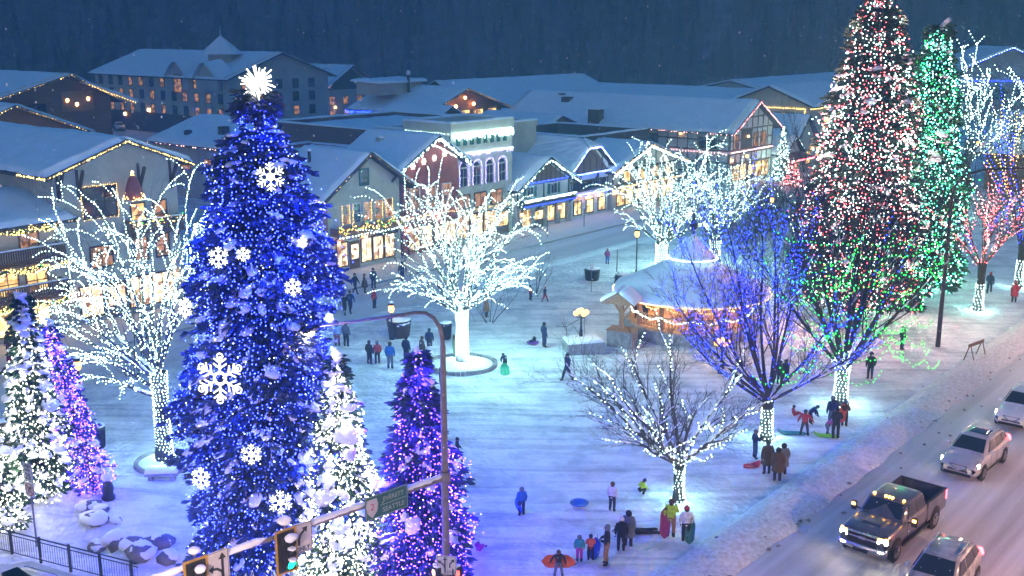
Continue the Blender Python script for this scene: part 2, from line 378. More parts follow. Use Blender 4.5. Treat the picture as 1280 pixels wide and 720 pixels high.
# ploughed bank between park and highway
def bank(name,s0,s1,n0,wd,ht,seed,m):
    S=np.arange(s0,s1,.16); T=np.linspace(0,1,16); A,T2=np.meshgrid(S,T,indexing='ij')
    r=np.random.default_rng(seed)
    hgt=ht*(1+.35*wob(A,A*0,.7,seed)+.18*wob(A,T2*6,2.6,seed+1))
    prof=np.sin(PI*np.clip(T2,0,1))**.8*(1-.35*T2)
    z=hgt*prof+.07*wob(A*1.3,T2*9,5,seed+2)*prof+r.normal(size=A.shape)*.045*prof-.06*(prof<.05)
    Nn=n0-T2*wd*(1+.12*wob(A,A*0,1.3,seed+3))
    mb=MB(); mb.grid(np.stack([A,Nn,z],-1)); o=mb.build(name,m); o.rotation_euler=(0,0,SA); return tag(o,kind='structure')
bm_=pbr('bank_snow',(.55,.52,.5),.8,.1,5,.8,14,col2=(.8,.81,.83))
bank('snow_bank',-30,210,20.2,2.5,.40,31,bm_)
bank('snow_bank',60,210,58.6,1.5,.16,35,M['snow'])
mb=MB(); r=np.random.default_rng(5)
for i in range(170):
    s=r.uniform(25,95) if i<130 else r.uniform(95,150); n=18.0+r.normal()*.8; k=r.uniform(.025,.085); p=W(s,n,.04+max(0,n-17)*.1)
    mb.blob(p,(k*1.3,k,k*.7),0,6,4,.2,r)
tag(mb.build('dirt',pbr('dirty_ice',(.24,.21,.20),.9,.4,6)),kind='stuff')

# brush covered slope under the wood
mb=MB(); xx=np.linspace(-420,420,160); yy=np.linspace(279,600,90); XX,YY=np.meshgrid(xx,yy,indexing='ij'); mb.grid(np.stack([XX,YY,ground_h(XX,YY)+.25-.9*(YY<284)],-1))
tag(mb.build('hillside',pbr('brush_slope',(.05,.052,.06),.95,.3,.25,.6,.6,col2=(.27,.28,.30))),kind='structure')
# forest on the slope: bare trunks and dark conifers reading as one mass
def bare_proto(rr):
    v=[];f=[]
    def tri(a,b,wd):
        d=(b-a); sd=np.cross(d,[0.3,1,0.1]); sd=sd/np.linalg.norm(sd)*wd; k=len(v)
        sd2=np.cross(d,sd); sd2=sd2/np.linalg.norm(sd2)*wd
        v.extend([a-sd,a+sd*.5+sd2*.8,a+sd*.5-sd2*.8,b]); f.extend([(k,k+1,k+3),(k+1,k+2,k+3),(k+2,k,k+3)])
    H=rr.uniform(9,15); top=np.array([rr.normal()*.6,rr.normal()*.6,H]); tri(np.zeros(3),top,.17)
    for i in range(26):
        t=rr.uniform(.25,.95); a=top*t; az=rr.uniform(0,2*PI); L=(1-t*.75)*rr.uniform(2,4.6)
        b=a+np.array([math.cos(az)*L*.55,math.sin(az)*L*.55,L*.85]); tri(a,b,.07)
        for q in range(2):
            c=a+(b-a)*rr.uniform(.3,.8); az2=az+rr.normal()*.9; l2=L*.45; tri(c,c+np.array([math.cos(az2)*l2*.6,math.sin(az2)*l2*.6,l2*.7]),.04)
    return np.array(v),np.array(f)
def con_proto(rr):
    v=[];f=[]; H=rr.uniform(8,17); r0=H*.17; T=9
    for i in range(T):
        z0=H*(.08+.85*i/T); rad=r0*(1-i/T)+.25; k=len(v); sg=8; v.append((0,0,z0+H*.17))
        for j in range(sg):
            a=2*PI*j/sg+i; q=rad*(1.15 if j%2 else .6)*rr.uniform(.8,1.2); v.append((q*math.cos(a),q*math.sin(a),z0-(.5 if j%2 else 0)*rr.uniform(.5,1.2)))
        for j in range(sg): f.append((k,k+1+j,k+1+(j+1)%sg))
    return np.array(v),np.array(f)
rr=np.random.default_rng(77)
for kind,cnt,mat in (('bare',6500,pbr('forest_twigs',(.05,.05,.055),.9,.4,.06,col2=(.17,.17,.19))),('con',500,pbr('forest_conifers',(.018,.024,.027),.9,.3,.08,col2=(.05,.058,.065)))):
    prot=[(bare_proto if kind=='bare' else con_proto)(rr) for _ in range(7)]
    mb=MB()
    for i in range(cnt):
        y=288+115*rr.random()**.8; x=rr.uniform(-.53,.53)*y; z=GZ(x,y)
        v,f=prot[rr.integers(7)]; a=rr.uniform(0,6.3); k=rr.uniform(.6,1.15); c,s_=math.cos(a)*k,math.sin(a)*k
        mb.add(np.stack([v[:,0]*c-v[:,1]*s_+x,v[:,0]*s_+v[:,1]*c+y,v[:,2]*k+z-.3],1),f)
    tag(mb.build('bare_forest' if kind=='bare' else 'conifer_forest',mat),'dark snowy wood covering the slope behind the town' if kind=='bare' else 'dark conifers among the bare wood on the slope','forest',kind='stuff')
# air: falling-snow haze
hz=bpy.data.materials.new('haze_air'); nth=nodes(hz); out=nth.nodes.new('ShaderNodeOutputMaterial'); pv=nth.nodes.new('ShaderNodeVolumePrincipled')
pv.inputs['Color'].default_value=(.4,.78,1.0,1); pv.inputs['Density'].default_value=.0019; pv.inputs['Anisotropy'].default_value=.25
nth.links.new(pv.outputs[0],out.inputs['Volume'])
mb=MB(); mb.box(-720,-170,-2,720,640,190); tag(mb.build('haze',hz),'thin blue haze of falling snow filling the valley','haze',kind='stuff')
# ================================================================== buildings
def snow_slab(mb, a, b, c, d, th, mat=0, nu=None, nv=None, rough=.05, seed=0, under=0.0):
    """a snow or board sheet of thickness th on the quad a-b-c-d (a-b eave, d-c ridge); edges rounded"""
    a,b,c,d=[np.array(p,float) for p in (a,b,c,d)]
    nrm=np.cross(b-a,d-a); nrm/=np.linalg.norm(nrm)
    if nrm[2]<0: nrm=-nrm
    lu=max(np.linalg.norm(b-a),np.linalg.norm(c-d)); lv=max(np.linalg.norm(d-a),np.linalg.norm(c-b))
    nu=nu or int(min(60,max(6,lu/.45))); nv=nv or int(min(30,max(5,lv/.45)))
    u=np.linspace(0,1,nu+1); v=np.linspace(0,1,nv+1)
    u=np.concatenate([[0,.02],u[1:-1],[.98,1]]); v=np.concatenate([[0,.03],v[1:-1],[.97,1]])
    U,V=np.meshgrid(u,v,indexing='ij')
    B=(1-U)[...,None]*(1-V)[...,None]*a+U[...,None]*(1-V)[...,None]*b+U[...,None]*V[...,None]*c+(1-U)[...,None]*V[...,None]*d
    e=np.ones_like(U); e[0]=e[-1]=0; e[:,0]=0; e[:,-1]=0.0
    e[1]*=.8; e[-2]*=.8; e[:,1]*=.8; e[:,-2]*=.85
    n=wob(U*lu,V*lv,1.1,seed+1)*rough*1.6+wob(U*lu,V*lv,3.2,seed+2)*rough*1.1
    if th>.18:
        ed=(a-d)/np.linalg.norm(a-d); k=.16*wob(U*lu,U*0,1.7,seed+5)+.08*wob(U*lu,U*0,5,seed+6)-.02; B=B+(k*(1-V)**3)[...,None]*ed
    top=B+nrm*(under+th*e*(1+0)+n*(e>0)*th*4)[...,None] if th>.1 else B+nrm*(under+th*e)[...,None]
    mb.grid(top,mat); mb.grid((B+nrm*under)[::-1],mat)
def bd_box(mb,p,q,wd,hg,mat=0):
    """a beam from p to q, wd wide (horizontal), hg high"""
    p=np.array(p,float); q=np.array(q,float); d=q-p; d/=np.linalg.norm(d); up=np.array([0,0,1.]) if abs(d[2])<.9 else np.array([0,1.,0])
    s=np.cross(d,up); s/=np.linalg.norm(s); u=np.cross(s,d); s*=wd/2; u*=hg/2
    mb.hexa([p-s-u,p+s-u,q+s-u,q-s-u],[p-s+u,p+s+u,q+s+u,q-s+u],mat)

class House:
    """local frame: x along the street, y into the block, z up; front faces -y"""
    def __init__(h, name, label, s0, s1, n0, n1, eave, ridge, axis='y', wall='plaster', over=.8, cat='building', zb=0.0, rz=None, loc=None, group=None, roof=True, snow=.3, xr=None, roofmat='roofing', ovf=None):
        h.W=s1-s0; h.D=n1-n0; h.eave=eave; h.ridge=ridge; h.over=over; h.axis=axis; h.wmat=wall
        h.root=thing(name,label,cat,loc if loc is not None else W(s0,n0,zb),SA if rz is None else rz,group)
        ovf=over if ovf is None else ovf; h.ovf=ovf
        xr=h.W/2 if xr is None else xr; h.xr=xr
        mb=MB(); o=over; Wd,D=h.W,h.D
        if axis=='y':
            mb.prism([(0,-.3),(Wd,-.3),(Wd,eave),(xr,ridge),(0,eave)],0,D,'y')
            sl=(ridge-eave)/xr; sr=(ridge-eave)/(Wd-xr)
            el=eave-sl*o; er=eave-sr*o; h.el=el; h.er=er
            L=[(-o,-ovf,el),(-o,D+o,el),(xr,D+o,ridge),(xr,-ovf,ridge)]
            Rr=[(Wd+o,-ovf,er),(Wd+o,D+o,er),(xr,D+o,ridge),(xr,-ovf,ridge)]
            h.rake=[(-o,-ovf-.03,el),(xr,-ovf-.03,ridge),(Wd+o,-ovf-.03,er)]
            h.eaveL=[(-o-.03,-ovf,el),(-o-.03,D+o,el)]; h.eaveR=[(Wd+o+.03,-ovf,er),(Wd+o+.03,D+o,er)]
        elif axis=='x':
            mb.prism([(0,-.3),(D,-.3),(D,eave),(D/2,ridge),(0,eave)],0,Wd,'x')
            sl=(ridge-eave)/(D/2); el=eave-sl*o; h.el=el
            L=[(-ovf,-o,el),(Wd+ovf,-o,el),(Wd+ovf,D/2,ridge),(-ovf,D/2,ridge)]
            Rr=[(-ovf,D+o,el),(Wd+ovf,D+o,el),(Wd+ovf,D/2,ridge),(-ovf,D/2,ridge)]
            h.eaveF=[(-ovf,-o-.03,el),(Wd+ovf,-o-.03,el)]
            h.rakeL=[(-ovf-.03,-o,el),(-ovf-.03,D/2,ridge),(-ovf-.03,D+o,el)]
            h.rakeR=[(Wd+ovf+.03,-o,el),(Wd+ovf+.03,D/2,ridge),(Wd+ovf+.03,D+o,el)]
        else:
            mb.box(0,0,-.3,Wd,D,eave); L=Rr=None
        h.walls=mb.build('wall',wall,h.root)
        if L and roof:
            rb=MB(); sb=MB(); k=hash(name)%997
            for q in (L,Rr):
                snow_slab(rb,*q,.16,0,4,4)
                bd_box(rb,q[0],q[3],.14,.26); bd_box(rb,q[1],q[2],.14,.26); bd_box(rb,q[0],q[1],.12,.2)
                snow_slab(sb,*q,snow,0,under=.15,seed=len(COL.objects))
            r=rb.build('roof',roofmat,h.root); h.roof=r; sb.build('snow_cover','roof_snow',r)
        elif roof:
            rb=MB(); t=.35
            rb.box(-.15,-.15,eave,Wd+.15,t,ridge); rb.box(-.15,D-t,eave,Wd+.15,D+.15,ridge); rb.box(-.15,t,eave,t,D-t,ridge); rb.box(Wd-t,t,eave,Wd+.15,D-t,ridge)
            r=rb.build('parapet',wall,h.root); h.roof=r; sb=MB()
            snow_slab(sb,(t,t,eave),(Wd-t,t,eave),(Wd-t,D-t,eave),(t,D-t,eave),.25,under=.01)
            for q in (((-.2,-.2),(Wd+.2,-.2),(Wd+.2,t),(-.2,t)),((-.2,D-t),(Wd+.2,D-t),(Wd+.2,D+.2),(-.2,D+.2)),((-.2,t),(t,t),(t,D-t),(-.2,D-t)),((Wd-t,t),(Wd+.2,t),(Wd+.2,D-t),(Wd-t,D-t))):
                snow_slab(sb,*[(p[0],p[1],ridge) for p in q],.2,under=.005,nv=3)
            sb.build('snow_cover','roof_snow',r)
    def T(h,side,x,z,o=0.0):
        if side=='F': return (x,-o,z)
        if side=='L': return (-o,h.D-x,z) if False else (-o,x,z)
        if side=='R': return (h.W+o,x,z)
        return (x,h.D+o,z)
    def wbox(h,mb,side,x0,x1,z0,z1,o0,o1,mat=0):
        if side=='F': mb.box(x0,-o1,z0,x1,-o0,z1,mat)
        elif side=='L': mb.box(-o1,x0,z0,-o0,x1,z1,mat)
        elif side=='R': mb.box(h.W+o0,x0,z0,h.W+o1,x1,z1,mat)
    def win(h,side,x0,x1,z0,z1,lit='glass',frame='dark_wood',mx=1,mz=1,fw=.1,name='window',arch=False,off=0.0):
        mb=MB(); a,b=.0+off,.09+off
        h.wbox(mb,side,x0-fw,x0,z0-fw,z1+fw,a,b); h.wbox(mb,side,x1,x1+fw,z0-fw,z1+fw,a,b)
        h.wbox(mb,side,x0,x1,z1,z1+fw,a,b); h.wbox(mb,side,x0-.03,x1+.03,z0-fw,z0,a,b+.06)
        for i in range(1,mx+1):
            t=x0+(x1-x0)*i/(mx+1); h.wbox(mb,side,t-.03,t+.03,z0,z1,a+.02,b-.02)
        for i in range(1,mz+1):
            t=z0+(z1-z0)*i/(mz+1); h.wbox(mb,side,x0,x1,t-.03,t+.03,a+.022,b-.022)
        o=mb.build(name,frame,h.root)
        pb=MB(); 
        if arch and side=='F':
            k=9; pts=[(x0,z0),(x1,z0)]+[((x0+x1)/2+(x1-x0)/2*math.cos(t),z1+(x1-x0)/2*math.sin(t)) for t in np.linspace(0,PI,k)]
            pb.prism(pts,-.05-off,-.005-off,'y')
        else: h.wbox(pb,side,x0,x1,z0,z1,.004+off,.05+off)
        pb.build('pane',lit,o); return o
    def timber(h,side,lines,wd=.2,mat='dark_wood',o=.05,name='timber_frame'):
        mb=MB()
        for x0,z0,x1,z1 in lines:
            bd_box(mb,h.T(side,x0,z0,.0),h.T(side,x1,z1,.0),*((o*2,wd) if abs(x1-x0)>abs(z1-z0) else ((wd,o*2) if side=='F' else (wd,o*2))))
        return mb.build(name,mat,h.root)
    def lights(h,pts,mat='b_white',d=.3,r=.05,name='light_string',drop=None,rng=None):
        """a string of bulbs along a polyline; drop=(min,max) hangs icicle strands from it"""
        rng=nrg; mb=MB(); q=along(pts,d,.02)
        mb.tube(np.asarray(pts,float),.018,4,1,cap=False)
        if drop:
            q=along(pts,d); out=[]
            for p in q:
                L=rng.uniform(*drop); n=max(1,int(L/.13)); out+= [p-np.array([rng.normal()*.03,rng.normal()*.03,.13*i]) for i in range(n)]
            q=np.array(out)
        mb.bulbs(q,r,0); return mb.build(name,[mat,'black'],h.root)
    def shop(h,x0,x1,z1=2.7,lit='win_shop',frame='dark_wood',n=3,z0=.55,door=None):
        w=(x1-x0)/n
        for i in range(n):
            if door==i:
                d=MB(); h.wbox(d,'F',x0+i*w+.12,x0+(i+1)*w-.12,.12,z1,.02,.1); dd=d.build('door','wood',h.root)
                p=MB(); h.wbox(p,'F',x0+i*w+.3,x0+(i+1)*w-.3,1.0,z1-.3,.101,.13); p.build('pane',lit,dd)
            else: h.win('F',x0+i*w+.14,x0+(i+1)*w-.14,z0,z1,lit,frame,1,0,.1,'shop_window')
    def lamp(h,side,x,z,mat='wall_lamp',r=.13,o=.25):
        mb=MB(); mb.blob(h.T(side,x,z,o),(r,r,r*1.2),0,8,5,0); p=h.T(side,x,z+r*1.2,o)
        mb.blob(p,(r*.8,r*.8,.05),1,8,4,0); mb.tube([h.T(side,x,z+r*1.4,0),h.T(side,x,z+r*1.6,o*.6),p],.02,4,1); return mb.build('wall_lamp',[mat,'black'],h.root)
    def balcony(h,x0,x1,z,dep=1.1,side='F',wood='wood',ht=1.0,gap=.16):
        mb=MB(); h.wbox(mb,side,x0,x1,z-.15,z,0,dep)
        h.wbox(mb,side,x0,x1,z+ht-.08,z+ht,dep-.1,dep); h.wbox(mb,side,x0,x1,z+.08,z+.16,dep-.09,dep-.01)
        x=x0+.05
        while x<x1: h.wbox(mb,side,x-.04,x+.04,z+.16,z+ht-.08,dep-.07,dep-.03); x+=gap
        for xx in (x0+.06,x1-.06): h.wbox(mb,side,xx-.06,xx+.06,z,z+ht,0.01,dep-.11)
        for xx in np.linspace(x0+.3,x1-.3,max(2,int((x1-x0)/2))): bd_box(mb,h.T(side,xx,z-.85,.03),h.T(side,xx,z-.16,dep-.2),.12,.14)
        b=mb.build('balcony',wood,h.root); sb=MB(); 
        h.wbox(sb,side,x0,x1,z+ht+.003,z+ht+.09,dep-.13,dep+.02); sb.build('snow_cover','roof_snow',b); return b
    def garland(h,side,x0,x1,z,o,mat='b_gold',leaf=True,sw=1.2,depth=.25,d=.09,rows=2,r=.035):
        mb=MB(); rng=nrg; n=max(1,round((x1-x0)/sw)); pts=[]
        for i in range(n+1):
            pass
        X=np.linspace(x0,x1,n*10+1); Z=z-depth*np.abs(np.sin((X-x0)/(x1-x0)*n*PI))
        pl=[h.T(side,a,b,o) for a,b in zip(X,Z)]
        mb.tube(pl,.09,6,1)
        q=along(pl,.05); mb.bulbs(q+rng.normal(size=q.shape)*.07,.07,1)
        for k in range(rows):
            q=along(pl,d); mb.bulbs(q+rng.normal(size=q.shape)*.09,r,0)
        q=along(pl,.4); mb.bulbs(q+rng.normal(size=q.shape)*.09,r,2)
        return mb.build('garland',[mat,'needle','b_green' if mat=='b_gold' else mat],h.root)

def grid_timber(x0,x1,z0,z1,nx,rows,braces=()):
    L=[(x,z0,x,z1) for x in np.linspace(x0,x1,nx+1)]+[(x0,z,x1,z) for z in rows]
    return L+list(braces)

# ---- left: lower inn with balconies and gold garlands
h=House('balcony_inn','grey inn with two balconies of gold and green garlands and a sloping snowy roof',18.5,35.6,70.2,82,8.0,9.2,'x','grey_wall',1.0)
for z in (2.95,5.4): h.balcony(.2,16.9,z,1.2,ht=1.0)
for z in (2.55,5.0,7.6): h.garland('F',.2,16.9,z+.15,1.25 if z<7 else .95,'b_gold',sw=2.1,depth=.22,rows=4,r=.04)
for x in (2,4.6,7.3,10.2,12.6,14.6): h.win('F',x,x+1.35,3.25,4.7,'win_warm','wood',1,1)
for x in (11.5,14.4): h.win('F',x,x+1.2,6.2,7.2,'win_dim','wood',1,0)
h.shop(6.5,16,2.4,'win_gold','wood',5,door=2)
h.lights(h.eaveF,'b_gold',.25,.045); h.lamp('F',12.0,2.2); 
# ---- tan gable hall behind it with the thick gold strip
h=House('gable_hall','broad tan hall with a low gable edged by one thick gold strip of light',35.9,45.4,70.8,100,11.0,12.75,'y','plaster',1.0,xr=5.1)
for a in (h.rake,[h.eaveL[0],(h.eaveL[0][0],3.0,h.el)]): h.lights(a,'b_gold',.075,.075)
o=h.win('F',2.0,4.4,7.6,9.6,'glass','dark_wood',2,1,.14)
h.lights([(1.85,-.12,7.45),(4.55,-.12,7.45),(4.55,-.12,9.75),(1.85,-.12,9.75),(1.85,-.12,7.45)],'b_warm',.16,.035)
for x,w in ((5.6,1.0),(7.4,1.0),): h.win('F',x,x+w,4.0,5.6,'win_dim','dark_wood',0,1)
h.win('F',2.2,3.8,4.0,5.4,'win_dim','dark_wood',1,1)
h.shop(1.0,8.6,2.7,'win_shop','dark_wood',4,door=1)
for x in (.25,1.7,6.4,9.0):
    mb=MB(); bd_box(mb,(x,-.05,9.2),(x,-.9,11.0 if x<5 else 10.8),.16,.2); bd_box(mb,(x,-.03,8.9),(x,-.03,11),.18,.1); mb.build('bracket','dark_wood',h.root)
h.balcony(5.0,9.3,6.0,1.0); h.garland('F',5.0,9.3,7.0,1.08,'b_gold',sw=1.4)
h.win('F',5.6,6.6,6.4,8.1,'win_warm','dark_wood',0,1); h.win('F',7.4,8.4,6.4,8.1,'win_dim','dark_wood',0,1)
h.lamp('F',.5,2.4); h.lamp('F',8.9,2.4)
wreath=MB(); wreath.lathe([(.0,0),(.75,.1),(.55,.9),(.35,1.5),(.05,1.9)],(0,0,0),10,1); t=nrg.uniform(0,1,160); a=nrg.uniform(0,6.28,160)
wreath.bulbs(np.stack([np.cos(a)*(.8-.72*t),np.sin(a)*(.8-.72*t),.05+1.8*t],1),.045,0); wreath.bulbs([(0,0,2.0)],.14,0)
wt=wreath.build('lit_ornament',['b_warm','red_wall']); wt.location=W(41.0,69.4,9.0); tag(wt,'small red and gold lit tree figure fixed on the tan gable hall front','ornament'); wt.location.z=8.6
# ---- cream chalet with flower box balcony
h=House('flower_box_chalet','cream chalet with a gold lit flower box balcony and ochre side wall',58.9,67.3,69.7,76,7.3,10.05,'y','cream',1.15)
sd=MB(); sd.box(-.06,.05,-.2,-.003,6.2,7.2); sd.build('side_wall','orange_wall',h.root)
h.lights(h.rake,'b_warm',.42,.055); h.lights(h.eaveL,'b_violet',.16,.05,drop=(.3,1.1)); h.lights([(p[0]-.05,p[1],p[2]-.1) for p in h.eaveL],'b_white',.3,.045,drop=(.2,.9))
h.win('F',3.75,4.65,7.35,8.6,'glass','green_paint',0,1,.12)
for x in (1.5,2.75,4.0,5.35,6.6): h.win('F',x,x+.85,4.15,5.75,'win_dim' if x!=2.75 else 'glass','white_wall',0,1,.1)
for x in (1.5,2.35,2.75,4.85,6.2,6.6,7.45): h.lights([(x,-.14,4.1),(x,-.14,5.85)],'b_gold',.13,.035)
bx=MB(); bx.box(.2,-1.0,3.3,8.2,-.02,3.45); bx.box(.2,-1.0,3.45,8.2,-.9,4.0); bx.box(.2,-.9,3.45,.3,-.02,4.0); bx.box(8.1,-.9,3.45,8.2,-.02,4.0)
for i in range(9): bd_box(bx,(.5+i*.92,-.03,2.75),(.5+i*.92,-.85,3.28),.12,.16)
b=bx.build('balcony','log',h.root)
h.garland('F',.3,8.1,4.12,1.06,'b_gold',sw=1.5,depth=.5,rows=3); h.lights([(.2,-1.04,3.2),(8.2,-1.04,3.2)],'b_white',.35,.06)
h.shop(.7,7.7,2.55,'win_shop','wood',5,door=1); h.lamp('F',.9,2.65); h.lamp('F',4.0,2.75)
for x in (.9,7.5): 
    mb=MB(); bd_box(mb,(x,-.04,7.2),(x,-1.05,8.1),.14,.18); mb.build('bracket','dark_wood',h.root)
sg=MB(); sg.box(4.7,-.9,2.75,7.3,-.8,3.2); sg.build('sign_board','dark_wood',h.root)
# ---- red gable with white stars
h=House('red_gable_shop','red shop whose gable is filled with white star lights',68.0,75.4,70,77.5,8.6,10.8,'y','red_wall',1.0,xr=4.0)
h.lights(h.rake,'b_white',.12,.06,drop=(.1,.5)); h.lights([(.4,-.06,8.5),(3.9,-.1,10.1),(7.2,-.06,8.6)],'b_white',.2,.06)
for x,z in ((1.2,8.3),(2.6,8.6),(4.0,8.8),(5.4,9.1),(.9,6.9)):
    mb=MB(); 
    for k in range(6): a=k*PI/3; mb.tube([(x,-.22,z),(x+.34*math.cos(a),-.22,z+.34*math.sin(a))],[.12,.02],5)
    mb.blob((x,-.22,z),(.16,.1,.16),0,8,5,0); mb.build('star_light','star',h.root)
for x in (1.0,3.1,5.2): h.win('F',x,x+1.1,4.2,6.2,'win_dim','white_wall',1,1)
h.shop(.5,7.0,2.6,'win_shop','wood',4,door=2); h.lamp('F',.3,2.5); h.lamp('F',4.5,3.2)
h.lights([(0,-.1,3.5),(7.4,-.1,3.5)],'b_warm',.3,.05)
# ---- cream flat-topped building with notched parapet
h=House('parapet_building','tall cream flat topped building with tall arched windows and icicle lights',74.9,83.9,70.4,76.6,10.9,11.7,'f','cream')
for i in range(8):
    x=.9+i*.98; mb=MB(); mb.box(x-.2,-.2,9.55,x+.2,-.02,10.35); mb.build('corbel','green_paint',h.root)
h.lights([(0,-.27,10.75),(9,-.27,10.75)],'b_white',.14,.05,drop=(.3,.9)); h.lights([(-.25,6,10.75),(-.25,0,10.75)],'b_white',.4,.05)
h.lights([(0,-.2,8.75),(9,-.2,8.75)],'b_violet',.16,.05,drop=(.1,.5)); h.lights([(0,-.22,8.8),(9,-.22,8.8)],'b_white',.2,.05)
for x in (1.1,3.0,4.9,6.8):
    h.win('F',x,x+1.05,5.6,7.3,'glass','plaster',1,1,.16,arch=True)
    h.lights([(x-.12,-.2,5.6),(x-.12,-.2,7.4)]+[(x+.52+.66*math.cos(t),-.2,7.4+.66*math.sin(t)) for t in np.linspace(PI,0,8)]+[(x+1.17,-.2,5.6)],'b_violet',.13,.045)
for x in (.9,3.3,5.7): h.win('F',x,x+1.6,3.4,4.7,'win_dim','dark_wood',1,0)
h.shop(.5,8.5,2.7,'win_warm','dark_wood',4,door=3); h.lamp('F',.3,3.0); h.lights([(0,-.15,3.1),(9,-.15,3.1)],'b_gold',.3,.045)
# ---- white chalet with green shutters and stone arcade
h=House('shuttered_chalet','white chalet with green shutters, white gable lights and lit stone arches below',84.2,93.0,70.0,80,4.9,7.35,'y','white_wall',1.0)
h.lights(h.rake,'b_white',.16,.05,drop=(.1,.45)); h.lights([(.3,-.14,4.85),(8.5,-.14,4.85)],'b_blue_s',.14,.05)
h.timber('F',[(0,4.75,8.8,4.75)]+[(x,4.8,x,4.9+2.4*(1-abs(x-4.4)/4.4)) for x in np.linspace(.8,8,10)]+[(.1,3.1,.1,4.7),(4.4,3.1,4.4,4.7),(8.7,3.1,8.7,4.7)],.18)
gb=MB(); gb.prism([(.5,4.95),(8.3,4.95),(4.4,7.1)],-.035,-.004,'y'); gb.build('gable_boards','wood',h.root)
for x in (1.6,5.6):
    h.win('F',x,x+1.0,3.45,4.45,'glass','white_wall',1,0)
    for q in (x-.55,x+1.1): mb=MB(); mb.box(q,-.07,3.4,q+.45,-.005,4.5); mb.build('shutter','green_paint',h.root)
h.balcony(.0,8.8,2.75,1.0,wood='dark_wood',ht=.55); h.lights([(.0,-1.06,3.3),(8.8,-1.06,3.3)],'b_white',.09,.05,drop=(.1,.35)); h.lights([(0,-1.05,2.7),(8.8,-1.05,2.7)],'b_blue_s',.15,.05)
ar=MB()
for x in (0.02,2.0,4.2,6.4,8.3): ar.box(x,-.35,-.2,x+.48,-.01,2.55)
ar.box(0.02,-.34,2.2,8.78,-.012,2.545); ar.build('stone_arcade','stone',h.root)
h.shop(.6,8.2,2.15,'win_gold','wood',4,door=1); h.lamp('F',.25,1.9,o=.5); h.lamp('F',6.6,1.9,o=.5)
# ---- clipped-gable house with blue lights
h=House('clipped_gable_house','timbered house with a clipped gable outlined in blue white lights',93.6,100.6,70.2,88,5.7,8.3,'y','white_wall',.7,roof=False)
Wd=h.W; g=2.0; zt=7.3
rb=MB(); sb=MB(); o=.7
el=5.2
xl=2.35; xr=Wd-2.35
pl=[(-o,-o,el),(-o,18,el),(Wd/2,18,8.4),(Wd/2,1.3,8.4)]
for q in ([(-o,18,el),(-o,-o,el),(xl,-o,7.7),(Wd/2,1.0,8.45)],[(-o,18,el),(Wd/2,1.0,8.45),(Wd/2,10,8.45),(Wd/2,18,8.45)]): snow_slab(rb,*q,.12,0,5,5); snow_slab(sb,*q,.24,under=.11)
for q in ([(Wd+o,18,el),(Wd+o,-o,el),(xr,-o,7.7),(Wd/2,1.0,8.45)],[(Wd+o,18,el),(Wd/2,1.0,8.45),(Wd/2,10,8.45),(Wd/2,18,8.45)]): snow_slab(rb,*q,.12,0,5,5); snow_slab(sb,*q,.24,under=.11)
q=[(xl,-o,7.7),(xr,-o,7.7),(Wd/2+.05,1.0,8.45),(Wd/2-.05,1.0,8.45)]; snow_slab(rb,*q,.12,0,4,4); snow_slab(sb,*q,.22,under=.11)
h.roof=rb.build('roof','roofing',h.root); sb.build('snow_cover','roof_snow',h.roof)
h.lights([(-o,-o-.05,el-.5),(-o,-o-.05,el),(xl,-o-.05,7.7),(xr,-o-.05,7.7),(Wd+o,-o-.05,el),(Wd+o,-o-.05,el-.5)],'b_white',.17,.06)
h.lights([(-o,-o-.09,el-.5),(-o,-o-.09,el),(xl,-o-.09,7.7),(xr,-o-.09,7.7),(Wd+o,-o-.09,el),(Wd+o,-o-.09,el-.5)],'b_blue_s',.12,.05)
h.lights([(.2,-.5,4.9),(6.8,-.5,4.9)],'b_blue_s',.1,.06); h.lights([(.2,-.52,4.95),(6.8,-.52,4.95)],'b_white',.3,.05); h.lights([(.2,-.85,2.75),(6.8,-.85,2.75)],'b_blue_s',.1,.06); h.lights([(.2,-.87,2.8),(6.8,-.87,2.8)],'b_white',.3,.05)
gb=MB(); gb.prism([(.3,5.15),(6.7,5.15),(6.0,5.9),(4.4,7.45),(2.6,7.45),(1.0,5.9)],-.03,-.004,'y'); gb.build('gable_boards','wood',h.root)
h.timber('F',[(0,5.05,7,5.05)]+[(x,5.1,x,6.6) for x in (1.2,2.3,3.5,4.7,5.8)]+[(2.3,6.5,3.5,7.3),(4.7,6.5,3.5,7.3)]+[(x,2.9,x,4.1) for x in np.linspace(.1,6.9,6)]+[(0,4.1,7,4.1)],.16,o=.07)
for x in (1.35,4.6): mb=MB(); mb.tube([(x,-.1,4.9),(x,-.35,4.7),(x,-.3,4.4),(x,-.08,4.2)],.12,6); mb.build('bracket','dark_wood',h.root)
for x in (.4,1.7,3.0,4.3,5.6): h.win('F',x,x+.9,3.0,3.95,'glass','dark_wood',0,0,.06)
for x in (.6,2.9,5.2): h.win('F',x,x+1.2,.5,1.9,'win_gold','dark_wood',1,1,.12,'shop_window',arch=True)
h.lamp('F',2.3,2.3,o=.5); h.lamp('F',4.6,2.3,o=.5)
